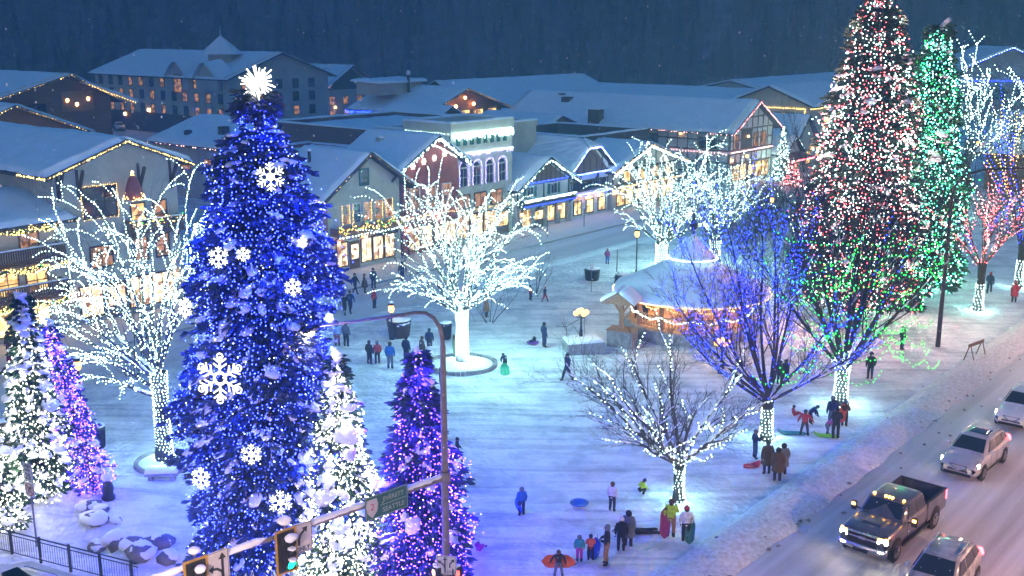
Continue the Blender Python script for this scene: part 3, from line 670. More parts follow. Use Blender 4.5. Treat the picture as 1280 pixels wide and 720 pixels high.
# ---- long warm-lit gable shop
h=House('star_gable_shop','wide timbered shop with a warm lit gable and hanging star ornaments',101.2,115.2,70.0,84,4.9,7.3,'y','grey_wall',1.0,xr=6.6)
h.lights(h.rake,'b_warm',.11,.06); h.lights([(p[0],p[1]-.05,p[2]-.2) for p in h.rake],'b_white',.14,.05,drop=(.1,.4))
h.timber('F',grid_timber(.1,13.9,2.9,4.7,9,(2.95,4.65),[(2,5.0,2,5.6),(4.5,5,4.5,6.4),(6.6,5,6.6,7.1),(9,5,9,6.4),(11.5,5,11.5,5.7)]),.2)
for x in (2.2,5.2,8.2,11.2): h.win('F',x,x+1.3,3.2,4.4,'win_warm','dark_wood',1,0)
for x,z in ((6.6,6.3),(3.0,4.9),(10.5,5.2),(1.2,4.6)):
    mb=MB()
    for k in range(6): a=k*PI/3; mb.tube([(x,-.5,z),(x+.38*math.cos(a),-.5,z+.38*math.sin(a))],[.13,.02],5)
    mb.blob((x,-.5,z),(.16,.1,.16),0,8,5,0); mb.build('star_light','star',h.root)
h.shop(.8,13.2,2.4,'win_gold','wood',7,door=2); h.lights([(0,-1.0,2.85),(14,-1.0,2.85)],'b_warm',.16,.06); h.lamp('F',.4,2.2); h.lamp('F',9,2.2)
aw=MB(); aw.hexa([(0,-1.0,2.65),(14,-1.0,2.65),(14,-.02,2.75),(0,-.02,2.75)],[(0,-1.0,2.72),(14,-1.0,2.72),(14,-.02,3.0),(0,-.02,3.0)]); aw.build('awning','wood',h.root)
# ---- half-timbered long hall behind
h=House('half_timbered_hall','long half timbered hall with red eave lights and a broad snowy roof',128.2,140.3,70.0,108,7.5,10.9,'y','white_wall',1.1)
h.lights(h.rake,'b_red',.16,.06); h.lights([(p[0],p[1]-.05,p[2]-.1) for p in h.rake],'b_pink',.28,.06); h.lights(h.eaveL,'b_pink',.4,.06); h.lights([(-.3,0,4.3),(-.3,38,4.3)],'b_pink',.45,.055); h.lights([(0,-.3,4.4),(12.1,-.3,4.4)],'b_pink',.3,.06)
rows=(4.6,5.9,7.3)
h.timber('L',grid_timber(.1,37.9,4.5,7.4,24,rows)+grid_timber(.1,37.9,0,4.2,24,(1.6,3.0)),.2,'wood')
h.timber('F',grid_timber(.1,12,4.6,7.4,8,rows)+grid_timber(.1,12,.2,4.2,8,(2.8,4.1))+[(1.5,7.5,1.5,8.3),(3.0,7.5,3.0,9.1),(4.5,7.5,4.5,9.9),(6.05,7.5,6.05,10.7),(7.6,7.5,7.6,9.9),(9.1,7.5,9.1,9.1),(10.6,7.5,10.6,8.3),(2.6,8.8,9.5,8.8)],.2,'wood')
for y in (2.0,11.3,18.5,24,33.5): h.win('L',y,y+2.6,4.8,6.2,'glass','wood',2,0)
h.win('L',27.5,31.8,4.7,6.9,'win_dim','wood',2,0); h.lamp('L',29.2,6.4)
for y in (7.5,15.5,22,35): h.lamp('L',y,6.6,r=.12)
for x in (1.0,6.6,8.6): h.win('F',x,x+1.3,4.8,6.6,'win_dim','wood',1,1)
bb=MB(); bb.box(3.2,-.06,4.7,5.9,-.01,7.2); bb.build('recess','dark_wood',h.root); h.lamp('F',4.6,6.3)
h.shop(.8,11.3,2.6,'win_warm','wood',5,door=2); h.lamp('F',.5,3.4)
ch=MB(); ch.box(-1.4,20.4,7.2,0,22.2,9.2); ch.build('chimney','dark_wood',h.root); sn=MB(); snow_slab(sn,(-1.5,20.3,9.2),(.1,20.3,9.2),(.1,22.3,9.2),(-1.5,22.3,9.2),.35,under=.01); sn.build('snow_cover','roof_snow',h.root)
du=MB(); du.box(3.0,29,9.4,4.4,30.4,10.4); du.box(4.6,31,9.9,5.3,32.2,10.8); du.build('roof_unit','roofing',h.root)
# ---- lodge with warm timber gable
h=House('timber_lodge','warm lit timber lodge gable above the flat roofs with gold lights',114.2,130.8,112,127,8.7,11.6,'y','log',1.3,xr=7.6)
h.lights(h.rake,'b_warm',.5,.08)
gb=MB(); gb.prism([(2.6,8.9),(12.6,8.9),(7.6,11.1)],-.05,-.004,'y'); gb.build('gable_boards','log',h.root)
h.timber('F',grid_timber(.3,16,5.2,8.7,7,(7.0,8.6))+[(7.6,8.3,7.6,11.4),(3,8.8,12.5,8.8)],.3,'pine')
for i in range(5): h.win('F',1.0+i*3.1,2.9+i*3.1,7.25,8.35,'win_warm' if i!=0 else 'win_warm','pine',1,0)
h.lamp('F',9.5,9.3,r=.22,o=.6); h.lamp('F',5.5,9.1,r=.22,o=.6); h.lamp('F',7.6,10.3,r=.2,o=.6); h.lights(h.eaveL,'b_blue_s',.3,.09,drop=(.2,.8))
for y in (2,6,10): h.win('L',y,y+2,5.4,7.4,'win_dim','wood',1,0)
cu=MB(); cu.box(-1,9,10.6,8,14,12.4); cu.build('roof_monitor','grey_wall',h.root); sn=MB(); snow_slab(sn,(-1.8,8.2,12.4),(8.8,8.2,12.4),(8.8,14.8,12.6),(-1.8,14.8,12.6),.4,under=.02); sn.build('snow_cover','roof_snow',h.root)
fl=MB(); fl.cyl((4.5,8.3,10),.22,3.6,8); fl.blob((4.5,8.3,13.8),(.3,.3,.5),1); fl.build('flue',['black','roof_snow'],h.root)
# ---- plain snowy roofs between
def plain(name,label,s0,s1,n0,n1,e,r,ax,wall='grey_wall',wins=((1,2.5),),lit='win_dim',o=.6,**k):
    h=House(name,label,s0,s1,n0,n1,e,r,ax,wall,o,**k)
    for side,x0,x1,z0,z1 in wins: h.win(side,x0,x1,z0,z1,lit,'dark_wood',1,0)
    return h
h=plain('low_shop','low snowy roof shop with a dotted red eave string, behind the blue spruce',76.5,92,108,124,6.6,9.2,'y','plaster',[('L',3,5,3.5,5),('L',8,10,3.5,5),('L',12,14,3.5,5),('F',3,5,3,4.6),('F',9,11,3,4.6)])
h.lights(h.eaveL,'b_pink',.5,.06); du=MB(); du.box(2.2,4,7.2,3.2,5,8.8); du.box(1.2,10,6.8,1.9,10.8,8.1); du.build('roof_unit','roofing',h.root); h.lamp('L',1.0,4.8)
h=plain('flat_store','long dark brown flat roofed store reaching back behind the red gable shop',80,100,84.2,104,9.2,9.8,'f','wood',[('L',3,5,6.2,7.6),('L',9,11,6.2,7.6),('F',4,6,6,7.4)])
h=plain('flat_store','reddish brown low store showing behind the cream chalet roof',72,79.8,85,97,7.2,7.8,'f','red_wall',[('L',3,5,4.5,6)])
h=plain('flat_store','grey flat roofed block joined to the back of the notched parapet building',78,96,77,84,9.8,10.4,'f','grey_wall',[('L',2,4,7,8.4)])
h=plain('dormer_shop','small shop with a little snowy gable on its flat roof',101,107,98,108,8.8,10.4,'y','wood',[('F',2,4,4,5.5)])
h=plain('snow_roof_store','grey store with a wide snow roof just left of the long half timbered hall',113,127,92,105,6.0,8.6,'y','wood',[('F',3,6,3.2,4.8),('F',9,12,3.2,4.8),('L',5,8,3,4.6)])
h=plain('snow_roof_store','dark store whose snow roof shows behind the white gable lights',104,118,76.5,91,6.2,7.9,'f','dark_wood',[('F',3,6,3.2,4.8)])
h=plain('broad_snow_hall','broad snow roofed hall stretching behind the timber lodge',131.5,172,115,138,6.5,11.8,'x','grey_wall',[('F',6,9,3,5),('F',20,23,3,5),('L',6,9,3,5)])
h=plain('broad_snow_hall','long low hall with a snow roof behind the half timbered hall',160,186,90,132,6.5,10.0,'y','grey_wall',[('F',6,9,3,5),('F',20,23,3,5),('L',6,9,3,5)])
h=plain('broad_snow_hall','far hall with a small timbered dormer on its snow roof',188,240,86,120,6.8,10.6,'x','grey_wall',[('F',6,9,3,5),('F',20,23,3,5),('L',6,9,3,5)])
h=House('yellow_window_house','tan house with yellow lit windows outlined in yellow bulbs',157.5,176,72.5,86,9.0,11.6,'x','plaster',.9)
for x in (.6,5.0,9.2): 
    h.win('L' if x<1 else 'F',x,x+3.2,5.2,7.6,'win_yellow','wood',2,0)
for y in (2.0,7.4): h.win('L',y,y+3.6,5.4,7.6,'win_yellow','wood',2,0)
h.lights([(-.14,.8,4.6),(-.14,.8,8.4),(-.14,13,8.4)],'b_gold',.3,.09); h.lights([(0,-.14,8.4),(17,-.14,8.4)],'b_gold',.3,.09)
h.win('F',2,4.5,1,3,'win_warm','wood',1,0)
h=House('white_cottage','white cottage with a steep bell shaped snowy roof and dark dormer',146.5,155,70,80,3.8,8.0,'y','cream',.7)
h.lamp('F',6.8,3.0); h.win('F',1.5,3.2,.8,2.6,'win_dim','dark_wood',1,1); h.win('F',5,6.4,.8,2.6,'win_warm','dark_wood',1,1); h.win('L',3,4.4,1,2.6,'win_dim','dark_wood',1,1)
h2=House('cafe','small cafe with a red lit canopy beside the half timbered hall',141,146.2,68.5,78,3.6,5.6,'y','white_wall',.7)
h2.lights(h2.rake,'b_white',.25,.06); h2.shop(.4,4.8,2.4,'win_warm','red_wall',3,door=1)
cn=MB(); cn.hexa([(-.2,-2.2,2.5),(5.4,-2.2,2.5),(5.4,-.02,2.9),(-.2,-.02,2.9)],[(-.2,-2.2,2.58),(5.4,-2.2,2.58),(5.4,-.02,3.3),(-.2,-.02,3.3)]); cn.build('canopy','red_wall',h2.root); h2.lights([(-.2,-2.25,2.5),(5.4,-2.25,2.5)],'b_red',.14,.09)
# ---- right edge hall
h=House('arched_hall','big grey hall at the far right with a blue lit roof edge',0,19.5,0,20,12.0,16.2,'y','grey_wall',1.2,loc=Vector((101,246,0)),rz=R(-4))
h.lights(h.rake,'b_blue_s',.3,.12); h.lights([(p[0],p[1]-.05,p[2]+.1) for p in h.rake],'b_white',.6,.09); h.lights([(0,-.2,9),(19.5,-.2,9)],'b_blue_s',.35,.1)
for x in (2,7,12,16): h.win('F',x,x+2.2,5,7.5,'glass','dark_wood',1,1)
for x in (5,13): h.win('L',x,x+2.6,4,6.5,'glass','dark_wood',1,1)
h=House('snow_roof_lodge','lodge at the right edge with a deep snowy roof and orange eave lights',147,163,22,43,5.4,9.6,'y','wood',1.2)
h.lights(h.eaveL,'b_warm',.35,.08); h.lights(h.rake,'b_gold',.4,.06)
for x in (2,6,10,13.5): h.win('F',x,x+1.8,1.4,3.2,'win_warm','wood',1,1)
for y in (3,9): h.win('L',y,y+1.8,1.6,3.2,'win_dim','wood',1,1)
h.lamp('L',1.0,3.5)
# ---- upper left lodges
h=House('brown_lodge','large brown lodge upper left with two stepped gables edged in gold bulbs',67,86,150,185,10.6,14.0,'y','log',1.6,xr=12.5)
h.lights(h.rake,'b_warm',.45,.08)
h.lights([(14.5,-2.2,12.6),(22,-2.2,9.6)],'b_warm',.45,.08); sl=MB(); snow_slab(sl,(22.4,-2.1,9.6),(22.4,-.1,9.6),(14.2,-.1,12.8),(14.2,-2.1,12.8),.4,under=.1); sl.build('snow_cover','roof_snow',h.root)
h.win('F',6,9,8.2,10.0,'glass','dark_wood',2,0); h.win('F',3,9.5,2.2,4.6,'glass','dark_wood',3,0)
for x,z in ((12.2,10.4),(13.6,9.8),(15.4,10.5)): h.lamp('F',x,z,r=.24)
for x,z in ((9.0,5.9),(11.0,6.2),(14.5,4.4)): h.lamp('F',x,z,r=.22)
mb=MB(); mb.box(11.4,-.3,8.8,16.2,-.01,11.6); mb.build('gable_recess','pine',h.root)
h=House('glowing_lodge','smaller lodge at the left edge with a warm glow under its gold lit gable',52,69,128,146,8.2,11.6,'y','pine',1.5)
h.lights(h.rake,'b_warm',.4,.08)
for x,z in ((7.4,8.4),(9.4,8.2),(13.0,6.9),(14.6,6.6)): h.lamp('F',x,z,r=.2)
for x in (2,6,10): h.win('F',x,x+2,5,6.9,'win_warm','wood',1,0)
# ---- hotel: long plastered range and brown gabled wing
h=House('hotel','grey plastered hotel with a long snowy roof, dormers and a small turret',122,146,171,218,11.5,15.8,'y','grey_wall',1.2)
for y in np.linspace(2,44,12):
    for z in (1.2,4.0,6.7,9.2): h.win('L',y,y+1.3,z,z+1.6,'win_dim' if rnd.random()<.55 else 'glass','dark_wood',0,1,.12)
for x in (3,7,11,15,19):
    for z in (1.2,4.0,6.7,9.2): h.win('F',x,x+1.3,z,z+1.6,'win_dim' if rnd.random()<.4 else 'glass','dark_wood',0,1,.12)
mb=MB(); mb.box(-.06,.2,-.2,-.004,46.8,3.9); mb.build('plinth_boards','dark_wood',h.root)
for y0 in (2.0,11.5):
    gb=MB(); yy=np.linspace(0,7,12); zz=11.3+2.6*np.sin(yy/7*PI)**1.3
    gb.prism([(y0,9.0)]+[(y0+a,b) for a,b in zip(yy,zz)]+[(y0+7,9.0)],-.9,.0,'x'); gb.build('wavy_gable','grey_wall',h.root)
    sb=MB(); 
    a=np.array([[(-1.5+3.9*t,y0-.4+7.8*k/11,11.5+2.7*math.sin(k/11*PI)**1.3+t*.6) for t in np.linspace(0,1,6)] for k in range(12)]); sb.grid(a); sb.grid(a[::-1]-np.array([0,0,.35])); sb.build('snow_cover','roof_snow',h.root)
h.win('L',13.7,16.1,8.4,11.6,'win_dim','dark_wood',1,2,.2,off=.9)
tu=MB(); tu.cyl((6,10,13),2.6,2.6,8); tu.build('turret','grey_wall',h.root); tr=MB(); tr.cyl((6,10,15.6),4.2,3.4,8,r2=.2); tr.tube([(6,10,18.8),(6,10,21)],[.12,.03],5); tr.build('turret_roof','roof_snow',h.root)
for y,z in ((11.2,3.4),(27,4.4),(36,3.2)): h.lamp('L',y,z,r=.3)
lp=MB(); lp.box(-3.4,5.4,0,-.1,10.2,3.0); lp.build('entrance_porch','wood',h.root); pw=MB(); pw.box(-3.46,6.0,.4,-3.41,9.6,2.6); pw.build('pane','win_warm',h.root)
h=House('hotel_wing','brown gabled hotel wing with wooden balconies and a long shed dormer',156,174,186,222,7.0,12.4,'y','grey_wall',1.8)
h.lights(h.rake,'b_pink',.7,.06)
gb=MB(); gb.prism([(.6,7.2),(17.4,7.2),(9,12.0)],-.06,-.004,'y'); gb.build('gable_boards','dark_wood',h.root)
for x in (3,7,11,15):
    for z in (1.0,4.0): h.win('F',x,x+1.5,z,z+1.7,'win_dim','dark_wood',0,1,.12)
h.win('F',8.4,9.6,8.4,9.8,'win_warm','dark_wood',0,0); h.lamp('F',.8,3.0,r=.32); h.lamp('F',4.5,3.4,r=.2)
for z in (1.2,4.2): h.balcony(1,34,z,1.3,'L','dark_wood',ht=1.0,gap=.4)
for y in np.linspace(3,31,8):
    for z in (1.4,4.4): h.win('L',y,y+1.4,z,z+1.6,'win_dim','dark_wood',0,1,.1)
dm=MB(); dm.box(1.8,6,8.0,7,26,10.3); dm.build('dormer','wood',h.root); h.lights([(1.7,6,10.2),(1.7,26,10.2)],'b_pink',.6,.05)
sn=MB(); snow_slab(sn,(1.0,5,10.3),(1.0,27,10.3),(8.2,27,12.2),(8.2,5,12.2),.4,under=.02); sn.build('snow_cover','roof_snow',h.root)
h.lights(h.eaveL,'b_pink',.7,.05)

# flues and chimneys on the street row
for (nm,x,y,z,k) in (('cream',2.0,4.5,9.2,0),('red',2.2,5,9.6,1),('shut',2.2,5,6.2,0),('star',3.2,7,6.0,1)):
    b={'cream':(58.9,69.7),'red':(68,70),'shut':(84.2,70),'star':(101.2,70)}[nm]
    own=[o for o in COL.objects if o.name.startswith({'cream':'flower_box_chalet','red':'red_gable_shop','shut':'shuttered_chalet','star':'star_gable_shop'}[nm])][0]
    mb=MB(); 
    if k: mb.box(x-.35,y-.35,z-1,x+.35,y+.35,z+.9)
    else: mb.cyl((x,y,z-1),.14,1.9,8)
    mb.blob((x,y,z+.95),(.4 if k else .2,.4 if k else .2,.2),1,8,5,.1); mb.build('chimney' if k else 'flue',['concrete' if k else 'black','roof_snow'],own)
# ================================================================== trees
def conifer(name,label,base,H,prof,strings,spacing,br,needle='needle',nbr=320,nsnow=60,tuft=.34,seed=1,lean=(0,0),z0=.04,group=None,snow_s=1.0,wrap=None,rad_j=.12,tex=1.0,gl=None):
    rng=np.random.default_rng(seed); root=thing(name,label,'tree',base,0,group)
    lx,ly=lean
    ph=rng.uniform(0,6.28,6)
    def lobe(a,t): return 1+.13*np.sin(3*a+ph[0]+9*t)+.10*np.sin(5*a-14*t+ph[1])+.12*np.sin(22*t+2*a+ph[2])
    def ax(t): return np.stack([lx*t,ly*t,H*t],-1)
    mb=MB(); mb.tube([ax(np.array(t)) for t in (0,.3,.7,.98)],[H*.016+.03,H*.012+.02,H*.007+.01,.012],7); mb.build('trunk','bark',root)
    cr=MB(); V=[]; 
    ts=np.sort(z0+(0.985-z0)*rng.random(nbr)**1.08); az=np.arange(nbr)*2.39996+rng.normal(size=nbr)*.3
    tips=[]
    for t,a in zip(ts,az):
        L=prof(t)*lobe(a,t)*rng.uniform(.82,1.08); o=ax(np.array(t)); dv=np.array([math.cos(a),math.sin(a),0])
        q=np.linspace(0,1,5); dz=L*(.16*q-.42*q**2+.10*q**3)*(1.15 if t<.75 else .3)
        if t>.93: dz=dz+L*q*.9
        pl=o[None]+dv[None]*(L*q)[:,None]; pl[:,2]+=dz; tips.append((pl,dv,L,t,a))
        cr.tube(pl,np.linspace(.035,.01,5)*(.5+L*.3),4,1,cap=False)
    # needle sprays, all at once
    C=[];D=[];S=[]
    for pl,dv,L,t,a in tips:
        n=max(4,int(L*11*tex)); u=rng.uniform(.22,1.03,n); 
        c=np.stack([np.interp(u,np.linspace(0,1,5),pl[:,k]) for k in range(3)],1)
        side=np.array([-dv[1],dv[0],0]); w=(rng.random(n)-.5)*2*(.16+.36*L*(1-u)*.9+.08)
        c=c+side*w[:,None]; c[:,2]-=np.abs(w)*.25
        d=dv[None]*rng.uniform(.5,1.2,(n,1))+side[None]*np.sign(w)[:,None]*rng.uniform(.1,.9,(n,1)); d[:,2]+=rng.uniform(-.55,.15,n)
        C.append(c);D.append(d);S.append(np.full(n,tuft)*(.65+.6*rng.random(n)))
    C=np.concatenate(C);D=np.concatenate(D);S=np.concatenate(S); D/=np.linalg.norm(D,axis=1)[:,None]
    for k in range(3):
        r_=rng.normal(size=C.shape); r_-=D*(r_*D).sum(1)[:,None]; r_/=np.linalg.norm(r_,axis=1)[:,None]
        d2=D+r_*rng.uniform(-.35,.35,(len(C),1)); wv=np.cross(d2,r_)*(S*.17)[:,None]
        a0=C-wv; b0=C+wv; tp=C+d2*S[:,None]; m1=C+d2*(S*.55)[:,None]
        v=np.stack([C-d2*(S*.15)[:,None],m1-wv,tp,m1+wv],1).reshape(-1,3); i=np.arange(len(C))[:,None]*4
        cr.add(v,i+np.array([[0,1,2,3]]),0)
    cr.build('crown',[needle,'bark'],root)
    # snow caught on the branches
    sb=MB(); order=rng.permutation(len(tips))
    for k in order[:nsnow]:
        pl,dv,L,t,a=tips[k]; u=rng.uniform(.62,.92); c=np.array([np.interp(u,np.linspace(0,1,5),pl[:,j]) for j in range(3)])
        sl=(pl[-1,2]-pl[2,2])/(L*.5+1e-6); d=np.array([dv[0],dv[1],sl]); d/=np.linalg.norm(d); sd=np.array([-dv[1],dv[0],0]); up=np.cross(d,sd); up*=np.sign(up[2]); rot=np.stack([d,sd,up],1)
        s=snow_s*(.22+.11*L)*rng.uniform(.6,1.3); sb.blob(c+up*.1,(s*1.25,s*rng.uniform(.6,1.0),s*.42),0,9,6,.16,rng,rot)
        if rng.random()<.6: sb.blob(c-d*s*.9+sd*s*rng.normal()*.5+up*.13,(s*.8,s*.6,s*.35),0,8,5,.16,rng,rot)
    sb.blob(ax(np.array(.99))+np.array([0,0,.05]),(.13*snow_s,.13*snow_s,.16),0,8,5,.1,rng)
    sb.build('snow','tree_snow',root)
    # the light strings wound round it
    B=[];z=z0
    while z<.985:
        R_=prof(z)+.02; n=max(7,int(2*PI*R_/spacing)); a=np.arange(n)*2*PI/n+rng.uniform(0,6.28)
        zz=z+rng.normal(size=n)*spacing*.3/H+.35*spacing/H*np.sin(a*3+z*40); rr=prof(np.clip(z,0,1))*lobe(a,zz)*(1+rng.normal(size=n)*rad_j-.07)
        p=ax(zz); p[:,0]+=rr*np.cos(a); p[:,1]+=rr*np.sin(a); p[:,2]-=prof(z)*.16; B.append(p); z+=spacing*.95/H
    B=np.concatenate(B); pick=rng.random(len(B)); acc=0
    for m,wt in strings:
        sel=B[(pick>=acc)&(pick<acc+wt)]; acc+=wt
        lb=MB(); lb.bulbs(sel,br*rng.uniform(.8,1.2,len(sel)),0); lb.build('light_string',[m],root)
    if gl:
        col,wt,n=gl; rg=np.random.default_rng(seed+7); q=[]
        while len(q)<n:
            t=z0+(.97-z0)*rg.random(); a=rg.uniform(0,6.283)
            if rg.random()*prof(.15)>prof(t)+.15*prof(.15): continue
            rr=prof(t)*lobe(a,t)*1.12+.28; c=ax(np.array(t)); q.append((c[0]+rr*math.cos(a),c[1]+rr*math.sin(a),c[2]-prof(t)*.1))
        glow(root,q,col,wt)  # added lamps stand just clear of the crown and light it from outside
    if wrap:
        m,h,r=wrap; n=int(h*2*PI*r/.02); lb=MB(); a=rng.uniform(0,6.28,n); zz=rng.uniform(0,h,n); lb.bulbs(np.stack([np.cos(a)*r,np.sin(a)*r,zz],1),.035,0); lb.build('trunk_lights',[m],root)
    return root,lobe
def pr(*kn):
    x=[k[0] for k in kn]; y=[k[1] for k in kn]
    return lambda t: np.interp(t,x,y)
def at(px,py): 
    q=P(px,py); q.z=GZ(q.x,q.y); return q
# the tall blue spruce
bq=P(334,706); BT=Vector((bq.x,bq.y,0)); BH=18.3
bprof=pr((0,2.3),(.04,2.55),(.2,2.75),(.4,2.7),(.6,2.45),(.75,2.1),(.87,1.55),(.91,1.0),(.94,.62),(.98,.5),(1,.15))
bt,blobe=conifer('spruce_tree','towering spruce wrapped in deep blue lights under a white starburst',BT,BH,bprof,[('b_blue',.93),('b_blue_w',.07)] ,.172,.025,'needle_blue',nbr=1000,nsnow=430,tuft=.36,seed=3,z0=.05,lean=(.62,0),wrap=('b_white_hi',2.0,.42),snow_s=.56,rad_j=.09,tex=1.3,gl=(G_B,12500,80))
# white and purple conifers round it
lp=lambda R0,top=.12: pr((0,R0*.9),(.1,R0),(.35,R0*.82),(.6,R0*.56),(.85,R0*.25),(1,top*.5))
q=at(432,722); conifer('fir_tree','white lit snowy fir between the blue spruce and the purple fir',q,8.9,lp(1.75),[('b_white_hi',1)],.13,.031,nbr=380,nsnow=150,seed=5,snow_s=.95,tuft=.3,gl=(G_H,1150,24))
q=at(527,724); conifer('fir_tree','purple lit fir beside the curved lamp pole',q,9.1,lp(1.95),[('b_purple',.92),('b_purple_w',.08)],.15,.023,'needle_blue',nbr=420,nsnow=70,seed=6,snow_s=.75,tuft=.38,gl=(G_P,5000,60))
q=at(57,652); conifer('fir_tree','white lit snowy fir beside the speed limit sign at lower left',q,8.7,lp(1.32),[('b_white_hi',1)],.16,.031,nbr=380,nsnow=150,seed=7,snow_s=.95,tuft=.32,gl=(G_H,1150,24))
q=at(-6,668); conifer('fir_tree','white lit fir cut off by the left edge of the photo',q,4.9,lp(1.55),[('b_white_hi',1)],.15,.031,nbr=240,nsnow=100,seed=8,snow_s=.9,tuft=.3,gl=(G_H,900,14))
q=at(122,640); conifer('fir_tree','slim leaning purple lit fir beside a white lit fir at the left',q,7.6,pr((0,.6),(.1,.8),(.5,.62),(.8,.36),(1,.1)),[('b_purple',.88),('b_purple_w',.12)],.13,.022,'needle_blue',nbr=240,nsnow=40,seed=9,lean=(-1.35,0),snow_s=.7,tuft=.26,gl=(G_P,1700,20))
# red-white and green tall spruces on the right
q=at(1067,408); conifer('spruce_tree','very tall spruce dressed in red and white lights',q,23.6,pr((0,2.9),(.15,3.5),(.35,3.45),(.55,2.9),(.75,2.25),(.9,1.2),(1,.2)),[('b_white',.46),('b_red',.36),('b_pink',.18)],.22,.04,nbr=800,nsnow=130,seed=12,z0=.1,tuft=.55,rad_j=.12,snow_s=.9,gl=(G_R,26000,44))
q=at(1143,386); conifer('spruce_tree','tall narrow spruce dressed in green lights behind the red and white one',q,20.7,pr((0,2.3),(.2,2.7),(.45,2.3),(.7,1.75),(.86,1.35),(.95,.8),(1,.2)),[('b_teal',.6),('b_white',.3),('b_green',.1)],.22,.04,nbr=640,nsnow=90,seed=13,z0=.1,tuft=.5,rad_j=.13,gl=(G_T,13000,30))
q=at(1188,352); conifer('little_tree','little cone tree in green and white lights beyond the green garlands',q,3.0,lp(.75),[('b_green',.6),('b_white',.4)],.16,.05,nbr=80,nsnow=6,seed=14,snow_s=.4,tuft=.2,gl=(G_T,500,5))
q=P(990,232); conifer('little_tree','small pinkish red lit tree in front of the white cottage',q,3.6,lp(1.2),[('b_pink',.5),('b_red',.5)],.3,.07,nbr=90,nsnow=10,seed=15,snow_s=.5,tuft=.3,gl=((1.0,.15,.15),900,5))
q=P(976,225); conifer('little_tree','small white lit tree by the cafe canopy',q,7.2,lp(1.2),[('b_white',1)],.42,.07,nbr=110,nsnow=8,seed=16,snow_s=.5,tuft=.3,gl=(G_W,1200,5))

# ---------------- bare trees
def limb(rng,p,d,L,r,lv,pm,out):
    ns=pm['seg'][lv]; pts=[p]; d=d/np.linalg.norm(d); tr=pm['trop'][lv]; wg=pm['wig'][lv]
    for i in range(ns):
        t=(i+1)/ns; tz=tr[0]+(tr[1]-tr[0])*t
        d=d+rng.normal(size=3)*wg+np.array([0,0,tz]); d=d/np.linalg.norm(d); pts.append(pts[-1]+d*L/ns)
    pts=np.array(pts); rad=np.linspace(r,r*pm['taper'][lv],ns+1); out.append((pts,rad,lv))
    if lv+1<len(pm['seg']):
        n=pm['n'][lv]; n=max(1,int(n*(.8+.4*rng.random())))
        for k in range(n):
            t=pm['st'][lv]+(1-pm['st'][lv])*(k+rng.random())/n; x=t*ns; i=min(int(x),ns-1); f=x-i
            q=pts[i]*(1-f)+pts[i+1]*f; dd=pts[i+1]-pts[i]; dd/=np.linalg.norm(dd)
            e=rng.normal(size=3); e-=dd*e.dot(dd); e/=np.linalg.norm(e); e=e+np.array([0,0,pm.get('up',0)]); an=pm['ang'][lv]*rng.uniform(.6,1.3)
            limb(rng,q,dd*math.cos(an)+e*math.sin(an),L*pm['lr'][lv]*rng.uniform(.6,1.25)*(1.15-.5*t),max(.006,np.interp(x,np.arange(ns+1),rad)*pm['rr'][lv]),lv+1,pm,out)
